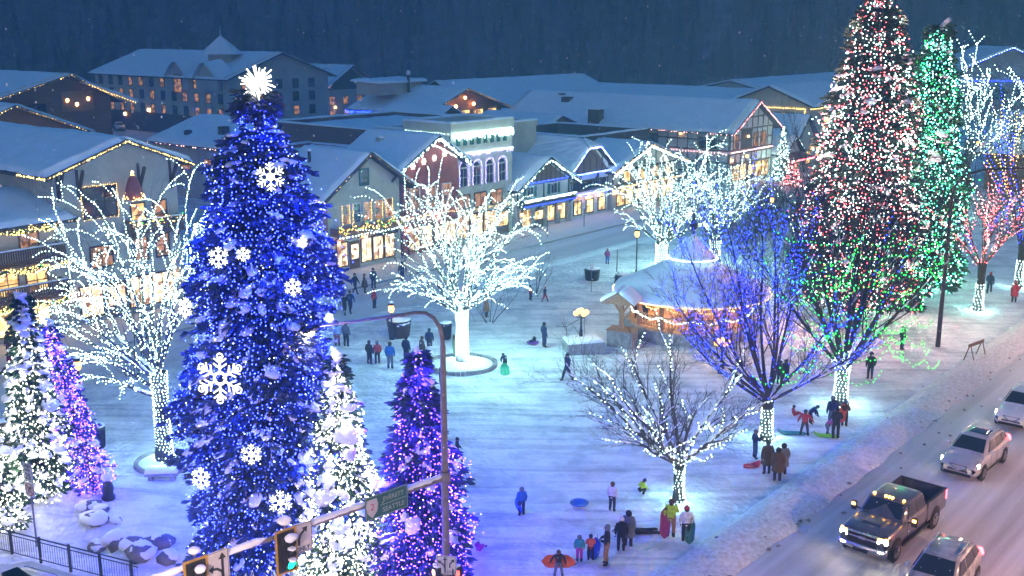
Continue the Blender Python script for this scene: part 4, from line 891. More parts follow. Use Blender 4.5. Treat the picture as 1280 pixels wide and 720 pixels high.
def bare_tree(name,label,base,trunk_h,r0,mains,pm,seed,lights=(),bark='bark',twig=None,snow=0.0,wrap=None,flare=1.6,clip=None,lean=(0,0),gl=None,gt=0):
    rng=np.random.default_rng(seed); root=thing(name,label,'tree',base,0)
    top=np.array([lean[0],lean[1],trunk_h]); tz=np.linspace(0,1,6)
    tp=top[None]*tz[:,None]; tp[1:-1,:2]+=rng.normal(size=(4,2))*.03
    mb=MB(); mb.tube(tp,np.interp(tz,[0,.12,.7,1],[r0*flare,r0*1.1,r0*.95,r0*1.15]),10); mb.tube([(0,0,-.4),(0,0,.02)],[r0*flare*1.1,r0*flare],10); mb.build('trunk','wrap_bark' if wrap else bark,root)
    out=[]
    for az,el,L,fr in mains:
        d=np.array([math.cos(az)*math.cos(el),math.sin(az)*math.cos(el),math.sin(el)]); 
        limb(rng,top*(fr if fr>0 else 1.0)-d*r0*.3,d,L,r0*pm.get('r1',.6),0,pm,out)
    if clip: out=[o for o in out if clip(o)]
    big=MB(); small=MB(); sn=MB()
    for pts,rad,lv in out:
        sd=7 if lv==0 else (5 if lv==1 else 3)
        (big if lv<2 else small).tube(pts,rad,sd,0,cap=False)
        if snow and lv<=pm.get('snowlv',1):
            d=pts[-1]-pts[0]; 
            for i in range(len(pts)-1):
                dd=pts[i+1]-pts[i]; dd=dd/np.linalg.norm(dd)
                if abs(dd[2])<.82 and rng.random()<snow:
                    a,b=pts[i],pts[i+1]; up=np.array([0,0,1.]); ra=rad[i]; rb_=rad[i+1]; k=.85 if lv<2 else 1.5
                    q=np.linspace(0,1,5); pl=a+(b-a)*q[:,None]+up*(ra*.75+.01); w=(ra*(1-q)+rb_*q)*k+.016; w[0]*=.3; w[-1]*=.3; w*=rng.uniform(.8,1.25,5)
                    sn.tube(pl,w,6)
    big.build('limbs',bark,root); small.build('twigs',twig or bark,root)
    if sn.n: sn.build('snow','tree_snow',root)
    for m,lvs,d,br,prob,off in lights:
        lb=MB(); C=[]
        for pts,rad,lv in out:
            if lv in lvs and rng.random()<prob:
                q=along(pts,d); 
                if not len(q): continue
                rr=np.interp(np.linspace(0,1,len(q)),np.linspace(0,1,len(rad)),rad)
                e=rng.normal(size=q.shape); e/=np.linalg.norm(e,axis=1)[:,None]; C.append(q+e*(rr+off)[:,None])
        if C: C=np.concatenate(C); lb.bulbs(C,br*rng.uniform(.75,1.25,len(C)),0); lb.build('light_string',[m],root)
    if gl:
        col,wt,n=gl; rg=np.random.default_rng(seed+5); c=[o for o in out if o[2]==1]; q=[]
        for i in range(n): p_=c[rg.integers(len(c))][0]; w_=p_[rg.integers(2,len(p_))]; q.append(tuple(w_+rg.normal(size=3)*.12))
        glow(root,q,col,wt)
    if gt: glow(root,[(math.cos(a)*(r0*flare+.55),math.sin(a)*(r0*flare+.55),z) for a,z in ((.4,.5),(1.5,.9),(2.5,.5),(3.6,1.0),(4.6,.5),(5.6,.8))],G_W,gt)  # added lamps ringing the trunk foot make its pool of light
    if wrap:
        m,sp,br,zz0,zz1,ex=wrap; C=[]
        h=zz0
        while h<zz1:
            t=h/trunk_h; r=np.interp(min(t,1),[0,.12,.7,1],[r0*flare,r0*1.1,r0*.95,r0*1.15])+.03; n=int(2*PI*r/sp); a=np.arange(n)*2*PI/n+rng.uniform(0,6)
            C.append(np.stack([top[0]*t+np.cos(a)*r,top[1]*t+np.sin(a)*r,np.full(n,h)+rng.normal(size=n)*.02],1)); h+=sp*.9
        if ex:
            for pts,rad,lv in out:
                if lv==0:
                    n=int(ex/.035); u=rng.uniform(0,ex/np.linalg.norm(np.diff(pts,axis=0),axis=1).sum(),n); c=np.stack([np.interp(u,np.linspace(0,1,len(pts)),pts[:,k]) for k in range(3)],1)
                    e=rng.normal(size=c.shape); e/=np.linalg.norm(e,axis=1)[:,None]; C.append(c+e*(np.interp(u,np.linspace(0,1,len(rad)),rad)+.03)[:,None])
        lb=MB(); lb.bulbs(np.concatenate(C),br,0); lb.build('trunk_lights',[m],root)
    return root,out
def swags(root,loops,mat,d=.16,r=.035,seed=0,name='light_string'):
    """garlands draped from limb to limb: list of point lists in the tree's own frame, each span sagging"""
    rng=np.random.default_rng(seed); mb=MB()
    for pts,sag in loops:
        pl=[]
        for a,b in zip(pts[:-1],pts[1:]):
            a=np.array(a,float);b=np.array(b,float); t=np.linspace(0,1,9); p=a+(b-a)*t[:,None]; p[:,2]-=sag*4*t*(1-t); pl.append(p)
        pl=np.concatenate(pl); mb.tube(pl,.01,3,1,cap=False); q=along(pl,d,.03); mb.bulbs(q,r,0)
    return mb.build(name,[mat,'black'],root)
WIL=dict(seg=[8,7,5,3],trop=[(.09,-.12),(.12,-.27),(.10,-.36),(.12,.05)],wig=[.05,.08,.11,.1],taper=[.25,.25,.3,.5],n=[6,4,3],st=[.25,.25,.2],ang=[.55,.62,.7],lr=[.66,.55,.45],rr=[.5,.5,.6],r1=.3,up=.3,snowlv=0)
def ring(n,el,L,seed,j=.25,a0=0,fr=(.82,1.0)):
    r=np.random.default_rng(seed); return [(a0+2*PI*i/n+r.normal()*j,el*r.uniform(.75,1.25),L*r.uniform(.8,1.15),r.uniform(*fr)) for i in range(n)]
q=at(578,455); bare_tree('deciduous_tree','big spreading tree in the middle wrapped to its drooping tips in cool white lights',q,3.7,.33,ring(15,1.05,7.0,41,.35)+ring(9,.45,5.0,46,.4,.5),WIL,4,[('b_white',(0,),.085,.027,1,.02),('b_white',(1,),.17,.026,.85,.01),('b_white',(2,),.22,.025,.22,.01)],'pale_bark','pale_bark',.3,('b_white',.16,.03,.1,3.7,0),gl=(G_W,20000,16),gt=279)
q=at(207,580); bare_tree('deciduous_tree','tall white lit tree just left of the blue spruce, limbs sweeping left',q,4.6,.33,[(PI*.97,.95,6.8,1),(PI*.9,.62,5.8,.95),(PI*1.15,.72,5.8,.9),(PI*.75,1.1,7.2,1),(PI*1.4,1.05,6.6,1),(PI*.5,1.3,7.8,1),(PI*.1,1.2,7.2,1),(PI*1.0,.25,3.8,.72),(PI*1.25,.4,4.4,.8),(PI*.85,1.25,7.6,1),(PI*1.1,1.15,7.0,1),(PI*.3,1.1,6.6,1),(PI*1.02,.5,5.6,.9),(PI*1.7,.9,5.6,1),(PI*.62,.85,6.0,.95)],WIL,22,[('b_white',(0,),.075,.026,1,.02),('b_white',(1,),.13,.026,1,.01),('b_white',(2,),.17,.024,.5,.01)],'pale_bark','pale_bark',.4,('b_white',.16,.028,.1,4.6,0),gl=(G_W,5200,14),gt=279)
q=at(826,338); bare_tree('deciduous_tree','white lit tree behind the gazebo roof, first of two side by side',q,2.4,.45,ring(15,1.14,7.0,43,.3)+ring(4,.45,4.6,44,.3,2.4),WIL,31,[('b_white',(0,),.12,.033,1,.02),('b_white',(1,),.22,.032,.8,.01),('b_white',(2,),.28,.03,.2,.01)],'pale_bark','pale_bark',.2,('b_white',.2,.036,.1,2.4,0),gl=(G_W,12000,12),gt=372)
q=at(893,330); bare_tree('deciduous_tree','white lit tree right behind the gazebo finial, second of two side by side',q,2.2,.42,ring(14,1.1,6.2,47,.3),WIL,32,[('b_white',(0,),.13,.032,1,.02),('b_white',(1,),.25,.03,.75,.01),('b_white',(2,),.32,.03,.18,.01)],'pale_bark','pale_bark',.2,('b_white',.2,.036,.1,2.2,0),gl=(G_W,10000,12),gt=310)
FAR=dict(WIL,trop=[(.05,.0),(.06,-.04),(.05,0),(0,0)],n=[6,4,2],ang=[.8,.85,.8],lr=[.5,.5,.4])
q=P(1204,262); bare_tree('deciduous_tree','far white lit tree rising behind the green spruce',q,8,.5,ring(7,1.1,9.6,51,.3,0,(.7,1))+ring(4,.5,7,52,.4,.5,(.7,.9)),FAR,33,[('b_white',(0,),.22,.055,1,.03),('b_white',(1,),.34,.052,1,.02),('b_white',(2,),.45,.05,.3,.01)],'pale_bark','pale_bark',.1,gl=(G_W,9000,10))
q=P(1286,260); bare_tree('deciduous_tree','far white lit tree cut off by the right edge of the photo',q,8,.5,ring(7,1.1,9.6,53,.3,0,(.7,1)),FAR,34,[('b_white',(0,),.25,.055,1,.03),('b_white',(1,),.38,.052,1,.02),('b_white',(2,),.5,.05,.3,.01)],'pale_bark','pale_bark',.1,gl=(G_W,7000,8))
# vase shaped dark trees with coloured garlands
VAS=dict(seg=[8,7,5,4],trop=[(.10,.05),(.12,.05),(.1,.0),(.05,-.05)],wig=[.05,.08,.1,.14],taper=[.2,.22,.3,.5],n=[12,9,9],st=[.22,.2,.15],ang=[.55,.6,.65],lr=[.46,.45,.45],rr=[.45,.5,.55],r1=.36,up=.2,snowlv=1)
q=at(1050,506); rt,_=bare_tree('deciduous_tree','large dark bare tree with green garlands over a white wrapped trunk',q,2.3,.34,ring(6,1.18,10.8,61,.25)+ring(7,.85,9.2,62,.25,.4),VAS,5,[('b_blue_s',(0,),.32,.03,.3,.02),('b_green',(1,),.24,.03,.07,.02)],'bark','twig',.35,('b_white',.19,.03,.05,2.3,1.0),gl=((.04,1.0,.25),700,8),gt=558)
g=[]
rr=np.random.default_rng(9)
for k,z in enumerate(np.linspace(2.9,10.2,11)):
    Rr=1.7+.36*z*rr.uniform(.8,1.05); a0=-2.9+rr.uniform(0,.7); n=rr.integers(4,7); g.append(([(Rr*math.cos(a0+i*.42)*rr.uniform(.92,1.06),Rr*math.sin(a0+i*.42),z+rr.normal()*.3) for i in range(n+1)],rr.uniform(.2,.45)))
for z,Rr,x0 in ((3.6,4.4,.9),(4.4,5.0,1.3),(3.0,5.2,1.1)): g.append(([(Rr*math.cos(x0+i*.35-1.2),Rr*math.sin(x0+i*.35-1.2),z+rr.normal()*.3) for i in range(5)],.5))
swags(rt,g,'b_green',.26,.032,1)
q=at(957,552); rt,_=bare_tree('deciduous_tree','dark bare tree hung with blue lights in front of the gazebo, trunk wrapped in white',q,2.3,.27,[(PI*.95,.8,9.2,1),(PI*1.02,.5,7.8,.95),(PI*1.15,.62,7.4,.97),(PI*.85,.42,6,.85),(PI*1.9,.45,5.5,.9),(PI*.88,1.1,9.4,1),(PI*.7,1.25,9.6,1),(PI*1.2,1.05,8.2,1),(PI*.1,1.2,8.4,1),(PI*1.6,1.1,8,1),(PI*.45,1.35,9,1),(PI*1.0,.75,6.4,.95),(0,.8,5.6,.95)],VAS,6,[('b_blue_s',(0,),.24,.027,.7,.03),('b_blue_s',(1,),.28,.027,.6,.02),('b_blue_s',(2,),.34,.025,.3,.02)],'bark','twig',.35,('b_white',.18,.028,.05,1.7,0),gl=(G_B,2600,18),gt=372)
g=[]
for k in range(7):
    z=rr.uniform(3.5,9.6); Rr=.8+.36*z*rr.uniform(.8,1.05); a0=-2.6+rr.uniform(0,1.2); g.append(([(Rr*math.cos(a0+i*.6),Rr*math.sin(a0+i*.6),z+rr.normal()*.3) for i in range(3)],rr.uniform(.2,.5)))
swags(rt,g,'b_green',.24,.03,2)
# low spreading snow tree by the road
SPR=dict(seg=[8,7,5,4],trop=[(.05,.02),(.08,.0),(.08,-.02),(.05,-.05)],wig=[.08,.10,.12,.14],taper=[.22,.22,.3,.5],n=[11,9,7],st=[.2,.2,.15],ang=[.6,.65,.7],lr=[.5,.46,.42],rr=[.55,.5,.5],r1=.55,up=.25,snowlv=1)
q=at(848,626); rt,_=bare_tree('deciduous_tree','low spreading bare tree with snow on its limbs and a white wrapped trunk',q,1.75,.2,[(PI*1.0,.5,5.8,1),(PI*.9,.72,6.2,1),(PI*1.1,.75,5.4,1),(PI*1.3,.6,4.6,1),(PI*.75,1.05,5.2,1),(PI*.5,1.2,5.2,1),(PI*.2,.95,5.0,1),(PI*.02,.6,4.2,1),(PI*1.5,.8,3.6,1),(PI*1.04,.3,3.4,.95)],SPR,8,[('b_white',(0,),.16,.028,.55,.02),('b_white',(1,),.17,.026,.22,.02)],'grey_bark','twig',.75,('b_white',.16,.026,.05,1.6,0),gl=(G_W,500,8),gt=341)
g=[]
for k in range(6):
    z=rr.uniform(2.3,4.2); Rr=rr.uniform(1.4,3.6); a0=rr.uniform(2.2,5.2); g.append(([(Rr*math.cos(a0+i*.5),Rr*math.sin(a0+i*.5),z+rr.normal()*.25) for i in range(3)],rr.uniform(.2,.45)))
swags(rt,g,'b_white',.15,.024,3)
# right side: red lit tree, gold-blue tree, wrapped trunk
q=at(1222,388); rt,_=bare_tree('deciduous_tree','bare tree lit pinkish red on the right, its trunk wrapped in white',q,3.6,.28,ring(9,.95,7.2,71,.3),dict(VAS,trop=[(.05,-.02),(.08,0),(.05,0),(0,0)]),9,[('b_red',(0,),.25,.045,1,.02),('b_red',(1,),.35,.04,.3,.02),('b_blue_s',(1,),.3,.042,.16,.02),('b_pink',(1,),.35,.04,.3,.02)],'grey_bark','twig',.5,('b_white',.24,.036,.05,2.0,0),gl=((1.0,.12,.16),2600,10),gt=434)
q=at(1272,360); rt,_=bare_tree('deciduous_tree','bare tree at the right edge with gold and blue bulbs above a wrapped trunk',q,3.6,.26,ring(8,1.15,9.4,72,.3),VAS,10,[('b_gold',(1,),.3,.05,.28,.02),('b_blue_s',(0,),.25,.045,.6,.02),('b_blue_s',(1,),.3,.045,.25,.02)],'bark','twig',.2,('b_white',.24,.036,.05,2.3,0),gl=((1.0,.6,.3),900,6),gt=434)
# small leafless plaza trees and bushes
def bush(name,label,base,h,n,seed,mat='twig',spread=.6,group=None,snow=0):
    rng=np.random.default_rng(seed); root=thing(name,label,'bush',base,0,group); out=[]
    pm=dict(seg=[5,4,3],trop=[(.12,.05),(.1,.05),(0,0)],wig=[.1,.14,.15],taper=[.3,.4,.5],n=[5,4],st=[.25,.2],ang=[.5,.6],lr=[.5,.45],rr=[.6,.6],up=.3)
    for i in range(n):
        a=rng.uniform(0,6.28); e=rng.uniform(.9,1.45)-spread*.3; limb(rng,np.array([math.cos(a)*.12*h*spread,math.sin(a)*.12*h*spread,-.05]),np.array([math.cos(a)*math.cos(e),math.sin(a)*math.cos(e),math.sin(e)]),h*rng.uniform(.75,1.1),.018*h**.5,0,pm,out)
    mb=MB(); tw=MB()
    for p_,r_,lv in out: (mb if lv==0 else tw).tube(p_,np.maximum(r_,.007),4 if lv==0 else 3,0,cap=False)
    mb.build('stems',mat,root); tw.build('twigs',mat,root); return root
k=0
for px,py,h in ((935,300,3.6),(952,292,3.8),(968,285,3.6),(985,276,3.8),(1003,268,3.6),(960,262,3.6),(980,254,3.4)):
    k+=1; bush('bush',"grey leafless bush in the thicket below the half timbered hall's gable",P(px,py),h,16,100+k,'grey_bark',.9,'bushes in the thicket by the far street')
for i,(px,py,h,l) in enumerate(((612,405,3.6,'thin leafless sapling behind the central white tree'),(500,330,4.2,'slender leafless tree in front of the cream chalet'),(668,372,3.0,'thin sapling under the drooping light strands right of the central tree'),(165,470,4.6,'slender leafless tree in front of the tan gable hall'),(1003,468,1.6,'small leafless bush left of the white wrapped trunk'))):
    bush('sapling' if h>2 else 'bush',l,at(px,py),h,5 if h>2 else 9,130+i,'twig',.5)
# ---------------- ornaments on the blue spruce
def flake(name,label,px,py,size,kind=0):
    t=np.clip((P(px,py).y and 0),0,1)
    yy=BT.y-2.2
    for it in range(4):
        u=(px-640)/CAM_F; v=(360-py)/CAM_F; k=yy/(_cp+v*_sp); x=u*k; z=CAM_H+(-_sp+v*_cp)*k
        r=float(bprof(min(max((z+.3)/BH,0),1)))*1.13; dx=x-BT.x-.62*z/BH; yy=BT.y-math.sqrt(max(.05,r*r-min(dx*dx,r*r*.98)))-.12
    mb=MB(); R_=size/2
    for i in range(6):
        a=i*PI/3+PI/6; c,s=math.cos(a),math.sin(a)
        def pt(r,o): return (c*r-s*o,0,s*r+c*o)
        w=.034*size
        mb.tube([pt(.22*R_ if kind else 0,0),pt(R_,0)],w*.62,5)
        for q,l in ((.45,.3),(.7,.28)):
            for sg in (-1,1): mb.tube([pt(q*R_,0),pt((q+l*.75)*R_,sg*l*R_)],w*.5,5)
        if kind:
            e=[pt(R_*1.0+.07*size*math.cos(b),.07*size*math.sin(b)) for b in np.linspace(0,2*PI,9)]; mb.tube(e,w*.4,5)
    if kind: mb.tube([(.26*R_*math.cos(b),0,.26*R_*math.sin(b)) for b in np.linspace(0,2*PI,17)],.03*size,5)
    else: mb.blob((0,0,0),(.14*size,.05*size,.14*size),0,8,5,0)
    o=mb.build(name,'star'); o.location=(x,yy,z); o.rotation_euler=(R(-8),0,math.atan2(x-BT.x,BT.y-yy)*.6); return tag(o,label,'ornament')
for px,py,sz,kd,l in ((338,221,1.0,0,'large glowing snowflake just below the top of the blue spruce'),(273,322,.75,0,'glowing snowflake on the upper left edge of the blue spruce'),(378,303,.4,0,'tiny glowing snowflake high on the right edge of the blue spruce'),(366,359,.62,0,'glowing snowflake on the right half of the blue spruce, below the tiny one'),(275,473,1.55,1,'big openwork ringed snowflake at the middle left of the blue spruce'),(314,568,.75,0,'glowing snowflake low in the middle of the blue spruce'),(251,598,.8,0,'glowing snowflake low on the left edge of the blue spruce'),(351,628,.85,0,'lowest glowing snowflake, on the right foot of the blue spruce'),(304,318,.5,0,'small glowing snowflake beside the upper left one on the blue spruce'),(231,385,.75,0,'glowing snowflake sticking out from the left flank of the blue spruce'),(413,395,.36,0,'narrow glowing snowflake seen on the right flank of the blue spruce')):
    flake('snowflake_ornament',l,px,py,sz,kd)
mb=MB()
for i in range(46):
    z=1-2*(i+.5)/46; a=i*2.39996; d=np.array([math.sqrt(1-z*z)*math.cos(a),math.sqrt(1-z*z)*math.sin(a),z]); mb.tube([d*.05,d*(.5+.08*(i%3))],[.02,.022],4)
o=mb.build('starburst','star'); o.location=BT+Vector((.64,0,BH+.35)); tag(o,'white starburst of glowing rods topping the blue spruce','ornament')
# ================================================================== street furniture, gazebo, signs
def globe_lamp(name,label,base,h,n=5,r=.17,mat='lamp_warm',group=None,kind='cluster'):
    t=thing(name,label,'lamp',base,0,group); mb=MB()
    mb.lathe([(.0,0),(.2,0),(.2,.12),(.13,.25),(.1,.7),(.06,.9),(.05,h-.5),(.08,h-.42),(.04,h-.3),(0,h-.3)],(0,0,0),10); p=mb.build('post','black',t)
    if kind=='cluster':
        arms=MB(); gl=[]
        for i in range(n-1):
            a=i*2*PI/(n-1)+.4; c,s=math.cos(a),math.sin(a); arms.tube([(0,0,h-.45),(c*.25,s*.25,h-.5),(c*.38,s*.38,h-.32)],.025,5); gl.append((c*.38,s*.38,h-.16))
        gl.append((0,0,h)); arms.build('arms','black',t)
        for g_ in gl:
            b=MB(); b.blob(g_,(r,r,r),0,10,7,0); o=b.build('globe',mat,t); sc=MB(); sc.blob((g_[0],g_[1],g_[2]+r*.95),(r*.5,r*.5,r*.22),0,8,4,.1); sc.build('snow_cap','tree_snow',o)
    else:
        b=MB(); b.lathe([(.05,h-.32),(.17,h-.22),(.2,h),(.15,h+.2),(.02,h+.3)],(0,0,0),8); o=b.build('lantern',mat,t); c=MB(); c.lathe([(.23,h+.2),(.2,h+.26),(.03,h+.48),(0,h+.5)],(0,0,0),8); c.build('cap','black',t); s=MB(); s.blob((0,0,h+.4),(.2,.2,.1),0,8,5,.1); s.build('snow_cap','tree_snow',o)
    return t
def planter(name,label,base,rx,ry,h,mat='concrete',rz=0,snow=True,ring=False,cat='planter'):
    t=thing(name,label,cat,base,rz); mb=MB()
    if ring:
        a=np.linspace(0,2*PI,49)
        for i in range(48):
            a0,a1=a[i],a[i+1]-.02; k=.2
            q=[(rx*math.cos(b)*f,ry*math.sin(b)*f) for b,f in ((a0,1),(a1,1),(a1,1-k/rx),(a0,1-k/rx))]; z=h*(1+.1*math.sin(i*7))
            mb.hexa([(x,y,-.2) for x,y in q],[(x,y,z) for x,y in q])
        mb.build('stone_ring',mat,t); s=MB(); s.blob((0,0,h*.3),(rx*.93,ry*.93,h*.75),0,24,8,.04); s.build('snow','tree_snow',t)
    else:
        mb.box(-rx,-ry,-.2,rx,ry,h); mb.box(-rx-.05,-ry-.05,h-.1,rx+.05,ry+.05,h+.002); mb.build('wall',mat,t); s=MB(); snow_slab(s,(-rx,-ry,h),(rx,-ry,h),(rx,ry,h),(-rx,ry,h),.22,under=.01); s.build('snow','tree_snow',t)
    return t
def bin_(name,label,base,r=.33,h=1.0,mat='black',square=False):
    t=thing(name,label,'trash can',base,SA); mb=MB()
    if square: mb.hexa([(-r,-r,0),(r,-r,0),(r,r,0),(-r,r,0)],[(-r*1.05,-r*1.05,h*.8),(r*1.05,-r*1.05,h*.8),(r*1.05,r*1.05,h*.8),(-r*1.05,r*1.05,h*.8)]); 
    else:
        mb.lathe([(0,0),(r*.85,0),(r,h*.8),(r*1.06,h*.82),(r*1.06,h*.86)],(0,0,0),14)
        for i in range(14): a=i*PI/7; mb.tube([(r*.9*math.cos(a),r*.9*math.sin(a),.05),(r*1.03*math.cos(a),r*1.03*math.sin(a),h*.8)],.018,4)
    mb.build('bin',mat,t); l=MB(); l.lathe([(r*1.1,h*.86),(r*1.05,h*.92),(r*.4,h),(0,h*1.01)],(0,0,0),14); lo=l.build('lid',mat,t); s=MB(); s.blob((0,0,h),(r,r,.12),0,10,5,.08); s.build('snow_cap','tree_snow',lo); return t
globe_lamp('street_lamp','five globe lamp glowing on the square planter left of the gazebo',P(726,426,.75),2.05)
planter('planter','square snowy concrete planter carrying the five globe lamp left of the gazebo',at(729,441),1.2,.8,.75,rz=R(12))
rl=thing('handrail','thin metal handrail at the corner of the square lamp planter','railing',at(708,440),R(12)); mb=MB()
mb.tube([(0,0,0),(0,0,1.6),(.9,.8,1.75),(1.6,1.4,1.75),(1.6,1.4,.7)],.025,5); mb.tube([(0,0,1.6),(-.6,.5,1.5)],.025,5); mb.build('rail','steel',rl)
globe_lamp('street_lamp','five globe lamp glowing behind the blue lit tree at the gazebo front',at(901,468),2.1)
globe_lamp('street_lamp','single lantern lamp beside the dark half barrel planter',at(490,424),2.2,kind='l')
globe_lamp('street_lamp','lantern lamp in front of the slim purple fir',at(104,530),3.3,kind='l')
globe_lamp('street_lamp','lantern lamp on a tall post left of the first white tree behind the gazebo',at(795,349),3.9,kind='l')
globe_lamp('street_lamp','lantern lamp among the grey bushes below the cafe',P(963,290),3.4,kind='l')
globe_lamp('street_lamp','lantern lamp glowing beside the wall of the right edge lodge',P(1217,236),6.0,kind='l')
globe_lamp('street_lamp','lantern lamp at the corner of the half timbered hall by the cafe',P(932,232),4.0,kind='l')
bin_('trash_can','green black trash can in front of the left white tree',at(123,560),.38,1.15)
bin_('trash_can','black slatted bin behind a thin sign post in the open plaza',at(740,350),.62,1.0)
bin_('trash_can','dark bin just left of the central white tree',at(557,424),.4,1.15)
t=thing('barrel_planter','large dark half barrel planter behind the lantern lamp','planter',at(499,420)); mb=MB(); mb.lathe([(0,0),(.7,0),(.85,1.15),(.9,1.2),(.8,1.2),(.75,1.0),(0,1.0)],(0,0,0),16); mb.build('barrel','dark_wood',t); s=MB(); s.blob((0,0,1.05),(.8,.8,.25),0,12,6,.1); s.build('snow','tree_snow',t)
t=thing('sign_post','thin post with a small pale plate in front of the black slatted bin','sign',at(739,366)); mb=MB(); mb.tube([(0,0,0),(0,0,2.3)],.03,6); mb.build('post','steel',t); mb=MB(); mb.box(-.16,-.05,1.9,.16,-.03,2.35); mb.build('plate','white_wall',t)
for px,py,h,l in ((771,340,2.0,'thin bare post beside the clipped hedge box'),(730,285,2.2,'thin kerb post in front of the blue lit house'),(684,298,2.2,'thin kerb post before the shuttered chalet')):
    t=thing('kerb_post',l,'post',at(px,py)); mb=MB(); mb.tube([(0,0,0),(0,0,h)],.045,6); mb.build('shaft','black',t); mb=MB(); mb.blob((0,0,h),(.08,.08,.09),0,8,5,0); mb.build('cap','tree_snow',t)
hb=thing('clipped_hedge','low clipped dark hedge box left of the gazebo roof','hedge',at(782,355),R(15)); mb=MB(); r=np.random.default_rng(3)
C=np.stack([r.uniform(-.85,.85,900),r.uniform(-.4,.4,900),r.uniform(0,.85,900)],1)
for c in C: 
    d=r.normal(size=3)*.09; e=r.normal(size=3)*.05; mb.add([c-d,c+e,c+d,c-e],[(0,1,2,3)])
mb.box(-.8,-.36,0,.8,.36,.8); mb.build('foliage','needle',hb); s=MB(); s.blob((0,0,.86),(.85,.42,.1),0,12,5,.1); s.build('snow','tree_snow',hb)
planter('tree_ring','round stone ring holding the central white tree',at(578,457),2.2,2.1,.24,'stone',ring=True)
planter('tree_ring','round stone ring holding the tall white tree left of the blue spruce',at(207,582),1.45,1.45,.24,'stone',ring=True)
b=thing('stone_bench','low snow topped stone bench in front of the left tree ring','bench',at(203,601),R(5)); mb=MB(); mb.box(-.75,-.25,.25,.75,.25,.38); mb.build('seat','stone',b); mb=MB(); mb.box(-.6,-.2,-.1,-.4,.2,.25); mb.build('leg','stone',b); mb=MB(); mb.box(.4,-.2,-.1,.6,.2,.25); mb.build('leg','stone',b); s=MB(); snow_slab(s,(-.75,-.25,.38),(.75,-.25,.38),(.75,.25,.38),(-.75,.25,.38),.16,under=.01); s.build('snow','tree_snow',b)
M['street_lens']=emit('street_lens',(1.0,.7,.55),400)
# gazebo
GC=P(872,418); GC=Vector((GC.x,GC.y+1.2,0)); gz=thing('gazebo','round park gazebo with a bell shaped snowy roof and warm lights inside','gazebo',GC,R(22.5))
GS=12; M['gazebo_lamp']=emit('gazebo_lamp',(1.0,.55,.2),75)
def ringpts(r,z,n=GS,a0=0): return [(r*math.cos(a0+2*PI*i/n),r*math.sin(a0+2*PI*i/n),z) for i in range(n)]
mb=MB(); mb.lathe([(0,-.2),(5.0,-.2),(5.0,.85),(4.8,.9),(0,.9)],(0,0,0),GS,smooth=False); mb.build('platform','stone',gz)
mb=MB(); mb.lathe([(0,.91),(4.75,.91)],(0,0,0),GS,smooth=False); mb.build('deck','pine',gz)
for x,y,z in ringpts(4.4,.9): mb=MB(); mb.box(x-.13,y-.13,.9,x+.13,y+.13,3.15); mb.build('post','pine',gz)
for i in range(GS):
    a=ringpts(4.4,0)[i]; c=ringpts(4.4,0)[(i+1)%GS]
    if i in (5,): continue
    mb=MB(); bd_box(mb,(a[0],a[1],1.8),(c[0],c[1],1.8),.08,.1); bd_box(mb,(a[0],a[1],1.05),(c[0],c[1],1.05),.06,.08)
    for k in range(1,9): f=k/9; x=a[0]+(c[0]-a[0])*f; y=a[1]+(c[1]-a[1])*f; mb.box(x-.02,y-.02,1.05,x+.02,y+.02,1.8)
    mb.build('railing','pine',gz)
mb=MB(); mb.lathe([(4.6,2.95),(4.6,3.15),(4.3,3.15),(4.3,2.95)],(0,0,0),GS,smooth=False); mb.build('ring_beam','pine',gz)
prf=[(5.75,3.05),(5.0,3.35),(3.8,3.9),(2.6,4.5),(1.6,4.95),(1.25,5.05)]
mb=MB(); mb.lathe([(0,4.7),(1.2,4.7),(5.7,2.92),(5.75,3.05)],(0,0,0),24); 
for k in range(GS): a=2*PI*k/GS; mb.tube([(4.4*math.cos(a),4.4*math.sin(a),3.2),(.5*math.cos(a),.5*math.sin(a),4.6)],.07,4)
r_=mb.build('roof','wood',gz)
mb=MB(); n=64; S_=[]
for r0_,z in [(5.82,3.02),(5.85,3.2),(5.75,3.34)]+[(a,b+.26) for a,b in prf[1:]]: 
    S_.append([(r0_*(1+.008*math.sin(9*t))*math.cos(t),r0_*(1+.008*math.sin(9*t))*math.sin(t),z+.04*math.sin(12*t)*(r0_/6)+.03*math.sin(5*t+r0_)) for t in np.linspace(0,2*PI,n)])
mb.grid(S_); mb.build('snow_cover','roof_snow',r_)
mb=MB(); mb.lathe([(1.15,4.95),(1.15,5.5),(0,5.5)],(0,0,0),12); cu=mb.build('cupola','wood',gz); mb=MB(); mb.lathe([(1.75,5.45),(1.78,5.6),(1.3,5.95),(.75,6.4),(.28,7.0),(.1,7.15)],(0,0,0),20); mb.build('cupola_snow','roof_snow',cu)
mb=MB(); mb.lathe([(.1,7.1),(.09,7.4),(.34,7.75),(.34,7.85),(.1,8.2),(.03,8.8),(0,8.9)],(0,0,0),8); mb.build('finial','black',gz)
mb=MB(); q=along(ringpts(5.9,3.02,48)+[ringpts(5.9,3.02,48)[0]],.11); mb.bulbs(q,.035,0); mb.build('light_string',['b_warm'],gz)
mb=MB(); q=along(ringpts(1.85,5.45,24)+[ringpts(1.85,5.45,24)[0]],.12); mb.bulbs(q,.035,0); mb.build('light_string',['b_white'],gz)
mb=MB(); r=np.random.default_rng(4); a=r.uniform(0,6.28,70); t=r.uniform(0,1,70); mb.bulbs(np.stack([(1.8-1.3*t)*np.cos(a),(1.8-1.3*t)*np.sin(a),5.62+1.3*t**1.2],1),.035,0); mb.build('light_string',['b_blue'],gz)
r=np.random.default_rng(8); sw=[]
